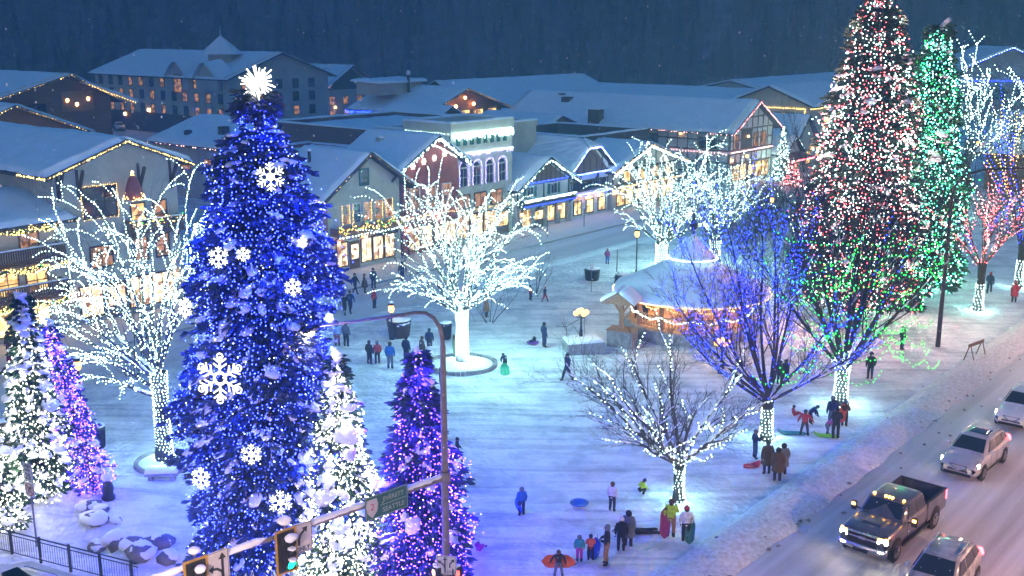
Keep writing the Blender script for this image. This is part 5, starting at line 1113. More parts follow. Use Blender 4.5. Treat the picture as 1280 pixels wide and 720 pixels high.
for i in range(GS): a=ringpts(4.5,3.0)[i]; c=ringpts(4.5,3.0)[(i+1)%GS]; sw.append(([a,c],.35)); sw.append(([(a[0]*.97,a[1]*.97,2.8),(c[0]*.97,c[1]*.97,2.8)],.55))
swags(gz,sw,'b_warm',.11,.035,5); swags(gz,[([(a[0]*1.02,a[1]*1.02,1.85),(c[0]*1.02,c[1]*1.02,1.85)],.3) for a,c in zip(ringpts(4.5,0),ringpts(4.5,0)[1:]+ringpts(4.5,0)[:1])],'b_white',.13,.032,6)
for i in range(6): a=2*PI*i/6; x,y=2.6*math.cos(a),2.6*math.sin(a); mb=MB(); mb.blob((x,y,3.35),(.2,.2,.22),0,10,6,0); mb.tube([(x,y,3.5),(x,y,4.0)],.015,4,1); mb.build('pendant_lamp',['gazebo_lamp','black'],gz)
# little gabled entry of the gazebo
gz.scale=(.92,.92,.95); gz.location.x-=.35
ep=thing('entry_canopy','small snow capped wooden gable canopy on a post at the left of the gazebo','canopy',P(776,432),R(-25)); ep.scale=(.8,.8,.95); mb=MB()
mb.box(-.16,-.16,1.2,.16,.16,3.2); mb.build('post','pine',ep); mb=MB(); mb.box(-1.0,-.7,-.2,1.2,.8,1.15); mb.build('plinth','stone',ep); mb=MB(); mb.box(-1.05,-.75,1.16,1.25,.85,1.24); mb.build('bench_top','pine',ep)
mb=MB(); bd_box(mb,(0,0,2.3),(-.8,0,3.2),.14,.16); bd_box(mb,(0,0,2.3),(.8,0,3.2),.14,.16); mb.build('brace','pine',ep)
mb=MB(); 
for sx in (-1,1): snow_slab(mb,(sx*1.35,-1.1,3.1),(sx*1.35,1.2,3.1),(0,1.2,3.85),(0,-1.1,3.85),.14,0,4,4)
mb.prism([(-1.2,3.14),(1.2,3.14),(0,3.8)],-.95,-.85,'y'); rf=mb.build('roof','pine',ep); s=MB()
for sx in (-1,1): snow_slab(s,(sx*1.4,-1.15,3.1),(sx*1.4,1.25,3.1),(0,1.25,3.88),(0,-1.15,3.88),.26,under=.13)
s.build('snow_cover','roof_snow',rf)
# closed umbrellas by the inn
for px,py,l in ((17,474,'closed maroon umbrella nearest the left edge outside the balcony inn'),(31,453,'closed maroon umbrella behind the first one, nearer the tan gable hall')):
    t=thing('closed_umbrella',l,'umbrella',at(px,py)); mb=MB(); mb.tube([(0,0,0),(0,0,2.9)],.03,6); mb.build('pole','wood',t); mb=MB(); mb.lathe([(.26,1.15),(.3,1.3),(.2,1.9),(.1,2.5),(.03,2.8)],(0,0,0),8); mb.build('canopy',pbr('maroon_cloth',(.2,.02,.05),.8,.2,5),t); mb=MB(); mb.cyl((0,0,.72),.55,.05,14); mb.build('table_top','dark_wood',t)
# rocks of the planted mound
for i,(px,py,s,l) in enumerate(((121,672,.62,'largest snow capped boulder on the mound right of the white firs'),(146,690,.55,'snow capped boulder below the largest one'),(123,692,.42,'dark boulder half buried beside the railing'),(164,699,.5,'boulder right of the buried one, snow heaped on top'),(180,708,.6,'wide flat brown boulder near the end of the railing'),(202,698,.55,'bluish boulder at the foot of the blue spruce'),(113,660,.5,'tan boulder tucked under the white fir'),(129,660,.35,'little dark boulder beside the tan one'),(148,671,.3,'low flat boulder at the top of the mound'),(214,712,.45,'boulder at the bottom edge below the blue spruce'))):
    q=at(px,py); q.z-=.1; t=thing('boulder',l,'rock',q,i*1.3); mb=MB(); mb.blob((0,0,s*.3),(s,s*.8,s*.62),0,7,5,.2,np.random.default_rng(i)); mb.build('stone','rock',t); sb=MB(); sb.blob((0,0.04,s*.55),(s*1.0,s*.84,s*.5),0,9,6,.12,np.random.default_rng(i+40)); sb.build('snow_cap','tree_snow',t)
# railing along the side street
A=P(-60,676); B=P(175,738); d=(B-A); L=d.length; a=math.atan2(d.y,d.x); A.z=.05
t=thing('metal_railing','black metal railing along the side street at lower left','railing',A,a); mb=MB()
for z in (1.05,.9,.15): mb.tube([(0,0,z),(L,0,z)],.028 if z>1 else .02,6)
x=0
while x<L: mb.tube([(x,0,.15),(x,0,.9)],.011,4); x+=.125
mb.build('rails','black',t)
for x in np.arange(.3,L,1.55): mb=MB(); mb.box(x-.04,-.04,-.1,x+.04,.04,1.12); mb.build('post','black',t)
# snow capped dark statue beside the mound
t=thing('park_statue','dark waist high statue with a bluish snow cap right of the white firs','statue',at(138,646)); mb=MB(); mb.lathe([(0,0),(.28,0),(.3,.1),(.22,.25),(.26,.5),(.2,.75),(.1,.85),(.15,.98),(0,1.1)],(0,0,0),10); mb.build('figure','black',t); s=MB(); s.blob((.02,0,1.0),(.27,.25,.2),0,8,5,.15); s.build('snow_cap','tree_snow',t)
# little shelter between the firs
t=thing('small_shelter','little brown board shelter with a snowy roof between the two left firs','shelter',at(22,598),R(20)); mb=MB()
for sx in (-.6,.6): mb.box(sx-.07,-.07,0,sx+.07,.07,1.9)
mb.build('posts','wood',t); mb=MB(); snow_slab(mb,(-1.1,-.8,1.7),(1.1,-.8,1.7),(1.1,.1,2.6),(-1.1,.1,2.6),.1,0,4,4); snow_slab(mb,(-1.1,.9,1.7),(1.1,.9,1.7),(1.1,.1,2.6),(-1.1,.1,2.6),.1,0,4,4); r_=mb.build('roof','wood',t); s=MB(); snow_slab(s,(-1.1,.9,1.7),(1.1,.9,1.7),(1.1,.1,2.62),(-1.1,.1,2.62),.25,under=.1); snow_slab(s,(-.2,-.8,1.7),(1.1,-.8,1.7),(1.1,.1,2.62),(-.2,.1,2.62),.2,under=.1); s.build('snow_cover','roof_snow',r_)
# sawhorse on the park edge
t=thing('sawhorse_barrier','thin folding barrier standing at the far park edge by the road','barrier',at(1211,452),R(40)); mb=MB()
for x in (0,1.5):
    mb.tube([(x,-.35,0),(x,0,1.15)],.04,4); mb.tube([(x,.35,0),(x,0,1.15)],.04,4)
mb.build('legs','wood',t); mb=MB(); mb.box(-.2,-.03,.95,1.7,.03,1.15); mb.build('rail','wood',t)
# ---------------- traffic signal
SP=Vector((-2.35,35.2,0)); sg=thing('signal_pole','weathered traffic signal pole with a curved lamp arm and a snowy mast arm','traffic pole',SP)
mb=MB(); mb.tube([(0,0,-.2),(0,0,5),(0,0,10.0)],[.15,.13,.095],12); mb.cyl((0,0,-.1),.24,.3,12); mb.build('pole','steel',sg)
lh=P(385,413,10.15)-SP; hd=P(398,408,10.2)-SP; e1=Vector((-.25,-.05,10.55)); mb=MB()
cv=[(0,0,9.9),(-.02,0,10.3),(-.1,-.03,10.68),(-.28,-.08,11.0),(-.55,-.16,11.2),(-.9,-.26,11.24),(-1.3,-.38,11.2)]; far=np.array(hd); cv+= [tuple(np.array((-1.3,-.38,11.2))+(far-np.array((-1.3,-.38,11.2)))*k) for k in (.25,.5,.75,1)]
mb.tube(cv,np.linspace(.075,.045,len(cv)),10); mb.build('lamp_arm','steel',sg)
dr=np.array(lh)-np.array(hd); dr/=np.linalg.norm(dr); mb=MB(); q=np.linspace(0,1,7); mb.tube([far-dr*.1+dr*.85*t for t in q],[.05,.1,.14,.15,.14,.1,.03],10); lu=mb.build('luminaire','black',sg)
mb=MB(); c=far+dr*.42; mb.blob((c[0],c[1],c[2]-.12),(.2,.12,.06),0,10,5,0); mb.build('lens','street_lens',lu)
ZM=5.2; ad=(P(283,698,ZM)-P(556,599,ZM)).normalized(); Lm=11.0
def AP(t,dz=0,o=0): return np.array([ad.x*t+ad.y*o*-1,ad.y*t+ad.x*o,ZM+dz])
mb=MB(); mb.tube([AP(0),AP(Lm*.5,.05),AP(Lm,.1)],[.11,.09,.06],10); mb.cyl((-.0,-.0,ZM-.25),.2,.5,12); mb.build('mast_arm','steel',sg)
sb=MB(); r=np.random.default_rng(2)
for a,b in ((.15,1.95),(3.35,6.3),(7.15,8.9),(9.0,Lm)):
    q=np.linspace(a,b,14); w=.105+r.normal(size=14)*.012; w[0]*=.4; w[-1]*=.4; sb.tube([AP(x,.09+.05*x/Lm) for x in q],w,8)
sb.build('snow','tree_snow',sg)
fd=Vector((ad.y,-ad.x,0)); 
if fd.y>0: fd=-fd
FA=math.atan2(fd.y,fd.x)+PI/2   # local -y faces along fd
MS=Matrix.Rotation(PI/2,4,'X')
def board(name,label,t,w,h,zc,cols,fn,off=.16,parent=sg,loc=None,rz=None,cat='sign'):
    """a sign plate hung on the mast arm: a thing of its own, lettering in its face"""
    p=loc if loc is not None else SP+Vector(AP(t))+fd*off; p=Vector((p[0],p[1],zc if loc is None else loc[2]))
    o_=thing(name,label,cat,p,FA if rz is None else rz); mb=MB(); mb.box(-w/2,-.012,-h/2,w/2,.012,h/2,0)
    fn(mb); mb.build('plate',cols,o_)
    bk=MB(); bk.tube([(0,.015,-h*.2),(0,off*.9,-h*.2*.5)],.025,5); bk.tube([(-w*.3,.015,h*.1),(-w*.3,.06,h*.1)],.02,5); bk.build('bracket','steel',o_); return o_
def arrow(mb,pts,wd,mat,hl=.16,hw=.13):
    pts=[np.array((p[0],-.016,p[1])) for p in pts]
    d=pts[-1]-pts[-2]; d/=np.linalg.norm(d); s=np.array((d[2],0,-d[0])); tip=pts[-1]
    for a,b in zip(pts[:-1],pts[1:]):
        e=b-a; e/=np.linalg.norm(e); n=np.array((e[2],0,-e[0]))*wd/2; mb.add([a-n,b-n+e*wd*.2,b+n+e*wd*.2,a+n],[(0,1,2,3)],mat)
    mb.add([tip-s*hw+np.array((0,-.001,0)),tip+d*hl+np.array((0,-.001,0)),tip+s*hw+np.array((0,-.001,0))],[(0,1,2)],mat)
def border(mb,w,h,mat,t=.02,m=.025):
    for x0,x1,z0,z1 in ((-w/2+m,w/2-m,h/2-m-t,h/2-m),(-w/2+m,w/2-m,-h/2+m,-h/2+m+t),(-w/2+m,-w/2+m+t,-h/2+m+t,h/2-m-t),(w/2-m-t,w/2-m,-h/2+m+t,h/2-m-t)): mb.box(x0,-.0145,z0,x1,-.0125,z1,mat)
M['road_lens']=emit('road_lens',(1.0,.48,.32),15500); M['corner_lens']=emit('corner_lens',(1.0,.66,.5),2200); M['sign_white']=pbr('sign_white',(.48,.46,.46),.5,.08,4); M['sign_green']=pbr('sign_green',(.02,.11,.09),.5,.15,4); M['sign_black']=pbr('sign_black',(.02,.02,.022),.5,0); M['sign_red']=pbr('sign_red',(.4,.03,.06),.5,0); M['sign_text']=pbr('sign_text',(.32,.38,.3),.5,0)
def T3(x,z,o=-.016): return Matrix.Translation((x,o,z))@MS
def f_right(mb):
    border(mb,.76,1.0,1,.015); arrow(mb,[(-.12,-.22),(-.12,-.02),(-.06,.13),(.08,.25)],.085,1); mb.text('ONLY',.2,1,T3(0,-.36))
def f_left(mb):
    border(mb,.76,1.05,1,.015); arrow(mb,[(.16,-.42),(.16,.24)],.085,1,.2,.13); arrow(mb,[(.16,-.36),(.13,-.16),(-.02,-.04),(-.14,-.02)],.08,1,.16,.13)
def f_guide(mb):
    border(mb,1.75,.85,1,.02,.02); mb.prism([(-.8,-.16),(-.6,-.36),(-.4,-.16),(-.36,.1),(-.42,.3),(-.78,.3),(-.84,.1)],-.0155,-.0125,'y',2); mb.text('2',.34,3,T3(-.6,.02,-.019)); mb.text('EVERETT',.22,1,T3(.27,.17)); mb.box(-.26,-.0145,-.02,.8,-.0125,0,1); mb.text('SEATTLE',.24,1,T3(.27,-.21))
board('lane_sign','white right turn ONLY sign on the mast arm beside the green signal',5.95,.76,1.0,5.0,['sign_white','sign_black'],f_right)
board('lane_sign','white straight and left arrow sign near the outer end of the mast arm',8.85,.76,1.05,5.05,['sign_white','sign_black'],f_left)
board('guide_sign','dark green road guide sign with a round 2 shield on the mast arm',2.65,1.75,.85,5.15,['sign_green','sign_text','sign_white','sign_red'],f_guide)
def f_pole(mb):
    border(mb,.72,.72,1,.012); mb.box(.02,-.0145,-.33,.03,-.0125,.33,1)
    arrow(mb,[(-.05,-.3),(-.05,.2)],.055,1,.13,.08); arrow(mb,[(-.05,-.15),(-.09,.0),(-.22,.1)],.055,1,.12,.08); arrow(mb,[(.12,-.1),(.13,.05),(.22,.16)],.05,1,.12,.08); mb.text('ONLY',.12,1,T3(.19,-.25))
pz=1.95
board('lane_sign','small white lane arrow sign strapped to the signal pole',0,.72,.72,pz,['sign_white','sign_black'],f_pole,loc=(SP.x+.02,SP.y-.2,pz),rz=R(-8))
def signal(name,label,t,zc,lit):
    p=SP+Vector(AP(t))+fd*.2; o_=thing(name,label,'traffic light',(p.x,p.y,zc),FA); w,h=.62,1.35
    mb=MB(); mb.box(-w/2,-.02,-h/2,w/2,.02,h/2); mb.build('backplate','black',o_)
    mb=MB(); 
    for x0,x1,z0,z1 in ((-w/2-.07,w/2+.07,h/2,h/2+.07),(-w/2-.07,w/2+.07,-h/2-.07,-h/2),(-w/2-.07,-w/2,-h/2,h/2),(w/2,w/2+.07,-h/2,h/2)): mb.box(x0,-.022,z0,x1,.018,z1)
    mb.build('yellow_border',pbr('signal_yellow',(.42,.25,.03),.5,.1,4),o_)
    mb=MB(); mb.box(-.18,-.2,-.55,.18,-.021,.55); hs=mb.build('housing','black',o_)
    for k,zz in enumerate((.36,0,-.36)):
        on=(k==2 and lit=='go')
        l=MB(); l.cyl((0,-.225,zz),.15,.024,18,axis='y'); l.blob((0,-.236,zz),(.13,.04,.13),0,14,7,0); l.build('lens','go' if on else 'dark',hs)
        v=MB(); a=np.linspace(-.15*PI,1.15*PI,13); v.grid([[(.16*math.cos(b),-.2,zz+.16*math.sin(b)) for b in a],[(.16*math.cos(b),-.33,zz+.16*math.sin(b)-.01) for b in a]]); v.build('visor','black',hs)
        s=MB(); s.blob((0,-.32,zz+.2),(.2 if k==0 else .14,.16,.13 if k==0 else .05),0,10,6,.1); s.build('snow_cap','tree_snow',o_)
    s=MB(); s.tube([(0,0,h/2),(0,.05,h/2+.25)],.03,5,1); s.blob((0,.05,h/2+.32),(.2,.18,.13),0,10,6,.1); s.build('top_snow',['tree_snow','steel'],o_); return o_
signal('traffic_light','traffic light showing green between the two arrow signs',6.55,4.78,'go'); signal('traffic_light','traffic light with only its snowy top in frame at the bottom edge',9.55,4.85,'go')
def ped(name,label,x,y,z,rz,m):
    o_=thing(name,label,'pedestrian signal',(SP.x+x,SP.y+y,z),rz); mb=MB(); mb.box(-.2,-.14,-.22,.2,.1,.22); mb.build('housing','black',o_); mb=MB(); mb.box(-.14,-.155,-.16,.14,-.141,.16); mb.build('face','dark',o_)
    h=MB(); h.box(-.07,-.166,-.1,.07,-.157,.03)
    for i in range(4): h.box(-.07+i*.037,-.166,.03,-.045+i*.037,-.157,.1+.02*(i in (1,2)))
    h.add([(-.07,-.162,-.06),(-.11,-.162,.0),(-.09,-.162,.03),(-.07,-.162,.0)],[(0,1,2,3)]); h.build('hand_symbol',m,o_); s=MB(); s.blob((0,0,.24),(.2,.14,.06),0,8,5,.1); s.build('snow_cap','tree_snow',o_)
ped('crossing_signal','crossing signal glowing orange on the left of the signal pole',-.32,-.05,1.62,R(-50),'hand'); ped('crossing_signal','crossing signal glowing red on the right of the signal pole',.34,-.05,1.6,R(30),'stop')
# speed sign post
q=at(47,690); t=thing('sign_post','steel post by the railing carrying the speed limit and no right turn signs','sign post',q); mb=MB(); mb.tube([(0,0,0),(0,0,3.6)],.035,6); mb.build('post','steel',t)
def f_spd(mb): border(mb,.6,.78,1,.012); mb.text('SPEED',.15,1,T3(0,.26)); mb.text('LIMIT',.15,1,T3(0,.1)); mb.text('25',.36,1,T3(0,-.17))
def f_nrt(mb):
    t=np.linspace(0,2*PI,25)
    mb.grid([[(.27*math.cos(a),-.0145,.27*math.sin(a)) for a in t],[(.225*math.cos(a),-.0145,.225*math.sin(a)) for a in t]],2)
    arrow(mb,[(-.06,-.17),(-.06,.05),(.06,.08)],.06,1,.11,.08); n=.025; mb.add([(-.17-n,-.018,.17-n),(-.17+n,-.018,.17+n),(.17+n,-.018,-.17+n),(.17-n,-.018,-.17-n)],[(0,1,2,3)],2)
for nm,lb,zz,w,h,fn in (('speed_sign','white SPEED LIMIT 25 sign in front of the white fir at lower left',3.22,.6,.78,f_spd),('no_turn_sign','round no right turn sign just below the speed limit sign',2.5,.6,.6,f_nrt)):
    board(nm,lb,0,w,h,0,['sign_white','sign_black','sign_red'],fn,.05,loc=(q.x,q.y-.06,q.z+zz),rz=R(-32))
t=thing('slim_post','slim post with a tiny snowy lamp head in front of the blue spruce foot','post',P(258,716)); mb=MB(); mb.tube([(0,0,0),(0,0,2.0)],.03,6); mb.build('shaft','steel',t); mb=MB(); mb.blob((.1,0,2.0),(.12,.1,.1),0,8,5,.1); mb.build('lamp_head','tree_snow',t)
t=thing('street_lamp','tall dark lamp pole with a long curved arm right of the green garlands','lamp',at(1172,434)); pz=11.2
mb=MB(); mb.tube([(0,0,-.1),(0,0,5),(0,0,pz-1.2),(.15,0,pz-.5),(.7,0,pz+.15),(1.8,0,pz+.5),(4.5,0,pz+.6),(6.2,0,pz+.55)],[.16,.12,.1,.09,.08,.07,.06,.05],10); mb.build('pole','black',t)
mb=MB(); mb.tube([(6.1,0,pz+.5),(6.4,0,pz+.46),(7.0,0,pz+.42),(7.2,0,pz+.42)],[.06,.17,.15,.04],8); l_=mb.build('luminaire','black',t); mb=MB(); mb.blob((6.7,0,pz+.31),(.24,.12,.05),0,10,5,0); mb.build('lens','street_lens',l_)
# highway lamps standing on the far side of the road, outside the frame
for i,(s,n) in enumerate(((8,15),(26,-16),(60,-16),(96,-16),(132,-14))):
    t=thing('highway_lamp','tall highway lamp with a cutoff shield on the near side of the road' if i else 'tall street lamp at the corner facing the traffic signal pole','street lamp',W(s,n),SA,'highway lamps along the near road edge' if i else None); mb=MB(); mb.tube([(0,0,0),(0,0,9.5),(0,.6,10.2),(0,3.2,10.6)],[.12,.09,.07,.05],8); mb.build('pole','steel',t)
    mb=MB(); mb.box(-.15,3.0,10.56,.15,3.9,10.72); h_=mb.build('luminaire','black',t); mb=MB(); mb.box(-.13,3.1,10.53,.13,3.8,10.557); mb.build('lens','road_lens' if i else 'corner_lens',h_)
    if i: mb=MB(); mb.box(-.16,3.86,10.28,.16,3.9,10.558); mb.build('cutoff_shield','black',h_)
# ================================================================== vehicles
def loft(mb,secs,mat=0,smooth=True):
    X=np.array(secs); mb.grid(X,mat,smooth)
    for k in (0,-1):
        ring=X[k]; c=ring.mean(0); n=len(ring); mb.add(np.concatenate([ring,[c]]),[(i,i+1,n) for i in range(n-1)]+[(n-1,0,n)],mat,False)
def carsec(x,w,zb,zt,cr=.03):
    h=[(0,zb),(w*.88,zb),(w*.97,zb+.12),(w,zb+.3),(w*.995,zt-.22),(w*.95,zt-.06),(w*.85,zt),(w*.45,zt+cr),(0,zt+cr*1.3)]
    pts=[(x,y,z) for y,z in h]; return pts+[(x,-y,z) for y,z in h[-2:0:-1]]+[pts[0]]
PAINT={}
def paint(name,col,dust):
    if name not in PAINT: PAINT[name]=pbr('paint_'+name,col,.32,0,2.2,.05,40,spec=.5,coat=.5,col2=dust)
    return PAINT[name]
def wheel(parent,x,y,r,w):
    t=MB(); prof=[(r*.62,-w/2),(r*.94,-w/2),(r,-w*.3),(r,w*.3),(r*.94,w/2),(r*.62,w/2)]; t.lathe(prof,(0,0,0),20); t.xform(Matrix.Translation((x,y,r))@Matrix.Rotation(PI/2,4,'X')); o=t.build('wheel','tyre',parent)
    s=1 if y>0 else -1
    m=MB(); m.cyl((0,0,-.02),r*.63,.04,20)
    for i in range(6): a=i*PI/3; bd_box(m,(0,0,.03),(r*.55*math.cos(a),r*.55*math.sin(a),.03),.07,.04)
    m.xform(Matrix.Translation((x,y+s*w*.42,r))@Matrix.Rotation(-s*PI/2,4,'X')); m.build('rim','rim',o)
M['tyre']=pbr('tyre',(.018,.018,.02),.85,.2,8); M['rim']=pbr('rim',(.3,.3,.32),.35,.1,4,metal=.7); M['chrome']=pbr('chrome',(.5,.5,.52),.25,.1,3,metal=.8)
M['grille']=pbr('grille',(.015,.015,.017),.5,0)
def glass(parent,quads,name='window',mat='glass'):
    for q in quads:
        a=[np.array(p,float) for p in q]; n=np.cross(a[1]-a[0],a[3]-a[0]); n/=np.linalg.norm(n); c=sum(a)/4
        if np.dot(n,c-np.array([2.6,0,.9]))<0: n=-n
        up_=.04 if name=='windshield' else .012; mb=MB(); mb.hexa([p-n*.02 for p in a],[p+n*up_ for p in a]); mb.build(name,mat,parent)
def suv(name,label,loc,rz,pm,L=4.65,Wd=1.84,Hh=1.68,lights=True,tail=True,roofrail=True,skyroof=True,sc=1.0,group=None):
    t=thing(name,label,'car',loc,rz,group); w=Wd/2; zb=.3
    mb=MB(); loft(mb,[carsec(x,ww,b,z) for x,ww,b,z in ((0,w*.72,.42,.66),(.06,w*.86,.34,.8),(.22,w*.95,.3,.9),(.7,w,.28,1.0),(1.2,w,.26,1.08),(2.4,w,.26,1.1),(3.6,w,.26,1.13),(4.3,w*.98,.3,1.12),(4.52,w*.93,.36,1.08),(4.62,w*.84,.42,.98))])
    B=[(1.1,w*.9),(2.2,w*.93),(3.5,w*.92),(4.52,w*.82)]; zr=Hh
    secs=[]
    for x,z,ww,wt in ((1.08,1.1,w*.88,w*.84),(1.95,Hh-.06,w*.93,w*.68),(2.3,Hh,w*.93,w*.7),(3.2,Hh,w*.92,w*.7),(3.9,Hh-.07,w*.9,w*.68),(4.5,1.12,w*.84,w*.8)):
        secs.append([(x,-ww,1.02),(x,-ww,1.1),(x,-wt-.02,z-.05 if z>1.2 else z),(x,-wt*.8,z),(x,0,z+.03),(x,wt*.8,z),(x,wt+.02,z-.05 if z>1.2 else z),(x,ww,1.1),(x,ww,1.02),(x,-ww,1.02)])
    loft(mb,secs); body=mb.build('body',pm,t)
    glass(t,[[(1.2,-w*.78,1.16),(1.2,w*.78,1.16),(1.9,w*.62,Hh-.1),(1.9,-w*.62,Hh-.1)]],'windshield')
    glass(t,[[(4.49,-w*.7,1.2),(4.49,w*.7,1.2),(4.02,w*.6,Hh-.14),(4.02,-w*.6,Hh-.14)]],'rear_window')
    for s in (-1,1):
        def S(x,z): k=(z-1.1)/(Hh-.05-1.1); return (x,s*(w*.93*(1-k)+(w*.70+.02)*k+.004),z)
        glass(t,[[S(1.55,1.15),S(2.45,1.15),S(2.5,Hh-.13),S(2.05,Hh-.13)],[S(2.55,1.15),S(3.4,1.16),S(3.35,Hh-.13),S(2.6,Hh-.13)],[S(3.5,1.18),S(4.15,1.22),S(3.85,Hh-.16),S(3.45,Hh-.14)]],'side_window')
        for x in (.88,3.72):
            a=MB(); a.cyl((0,0,0),.42,.012,22); a.xform(Matrix.Translation((x,s*(w-.004),.37))@Matrix.Rotation(-s*PI/2,4,'X')); a.build('wheel_arch','dark',t)
            wheel(t,x,s*(w-.09),.35,.23)
        m=MB(); m.hexa([(1.42,s*(w+.02),1.1),(1.62,s*(w+.02),1.1),(1.62,s*(w+.2),1.1),(1.45,s*(w+.2),1.1)],[(1.45,s*(w+.02),1.26),(1.62,s*(w+.02),1.26),(1.62,s*(w+.18),1.25),(1.48,s*(w+.18),1.25)]); m.build('mirror',pm,t)
        hl=MB(); hl.hexa([(.05,s*w*.52,.72),(.22,s*w*.93,.74),(.32,s*w*.96,.76),(.2,s*w*.52,.73)],[(.09,s*w*.5,.82),(.26,s*w*.94,.88),(.4,s*w*.97,.9),(.22,s*w*.5,.83)]); hl.build('headlight','headlight' if lights else 'chrome',t)
        tl=MB(); tl.hexa([(4.48,s*w*.78,.95),(4.63,s*w*.74,.95),(4.6,s*w*.96,.96),(4.42,s*w*.985,.96)],[(4.42,s*w*.76,1.2),(4.55,s*w*.72,1.2),(4.52,s*w*.92,1.2),(4.36,s*w*.95,1.2)]); tl.build('taillight','tail' if tail else 'sign_red',t)
        if roofrail: r_=MB(); r_.tube([(2.1,s*w*.62,Hh+.0),(2.25,s*w*.62,Hh+.06),(3.6,s*w*.62,Hh+.06),(3.8,s*w*.62,Hh-.0)],.022,6); r_.build('roof_rail','chrome',t)
        dl=MB()
        for x in (1.75,2.52,3.4): dl.box(x-.006,s*(w+.001)-.004,.45,x+.006,s*(w+.001)+.004,1.05)
        dl.box(1.0,s*(w-.0)-.01,.3,3.4,s*(w)+.012,.4); dl.build('door_trim','dark',t)
    g=MB(); g.hexa([(-.01,-w*.5,.5),(-.01,w*.5,.5),(.1,w*.5,.5),(.1,-w*.5,.5)],[(.03,-w*.46,.78),(.03,w*.46,.78),(.16,w*.5,.78),(.16,-w*.5,.78)]); g.build('grille','grille',t)
    g=MB(); g.tube([(.02,-w*.42,.76),(-.02,-w*.22,.6),(-.03,0,.56),(-.02,w*.22,.6),(.02,w*.42,.76)],.035,6); g.build('grille_bar','chrome',t)
    g=MB(); g.box(-.02,-w*.66,.3,.2,w*.66,.44); g.build('bumper_trim','dark',t)
    if skyroof: g=MB(); snow_slab(g,(2.25,-w*.5,Hh+.024),(2.25,w*.5,Hh+.024),(3.1,w*.5,Hh+.024),(3.1,-w*.5,Hh+.024),.012,0,4,4); g.build('sunroof','glass',t)
    return t
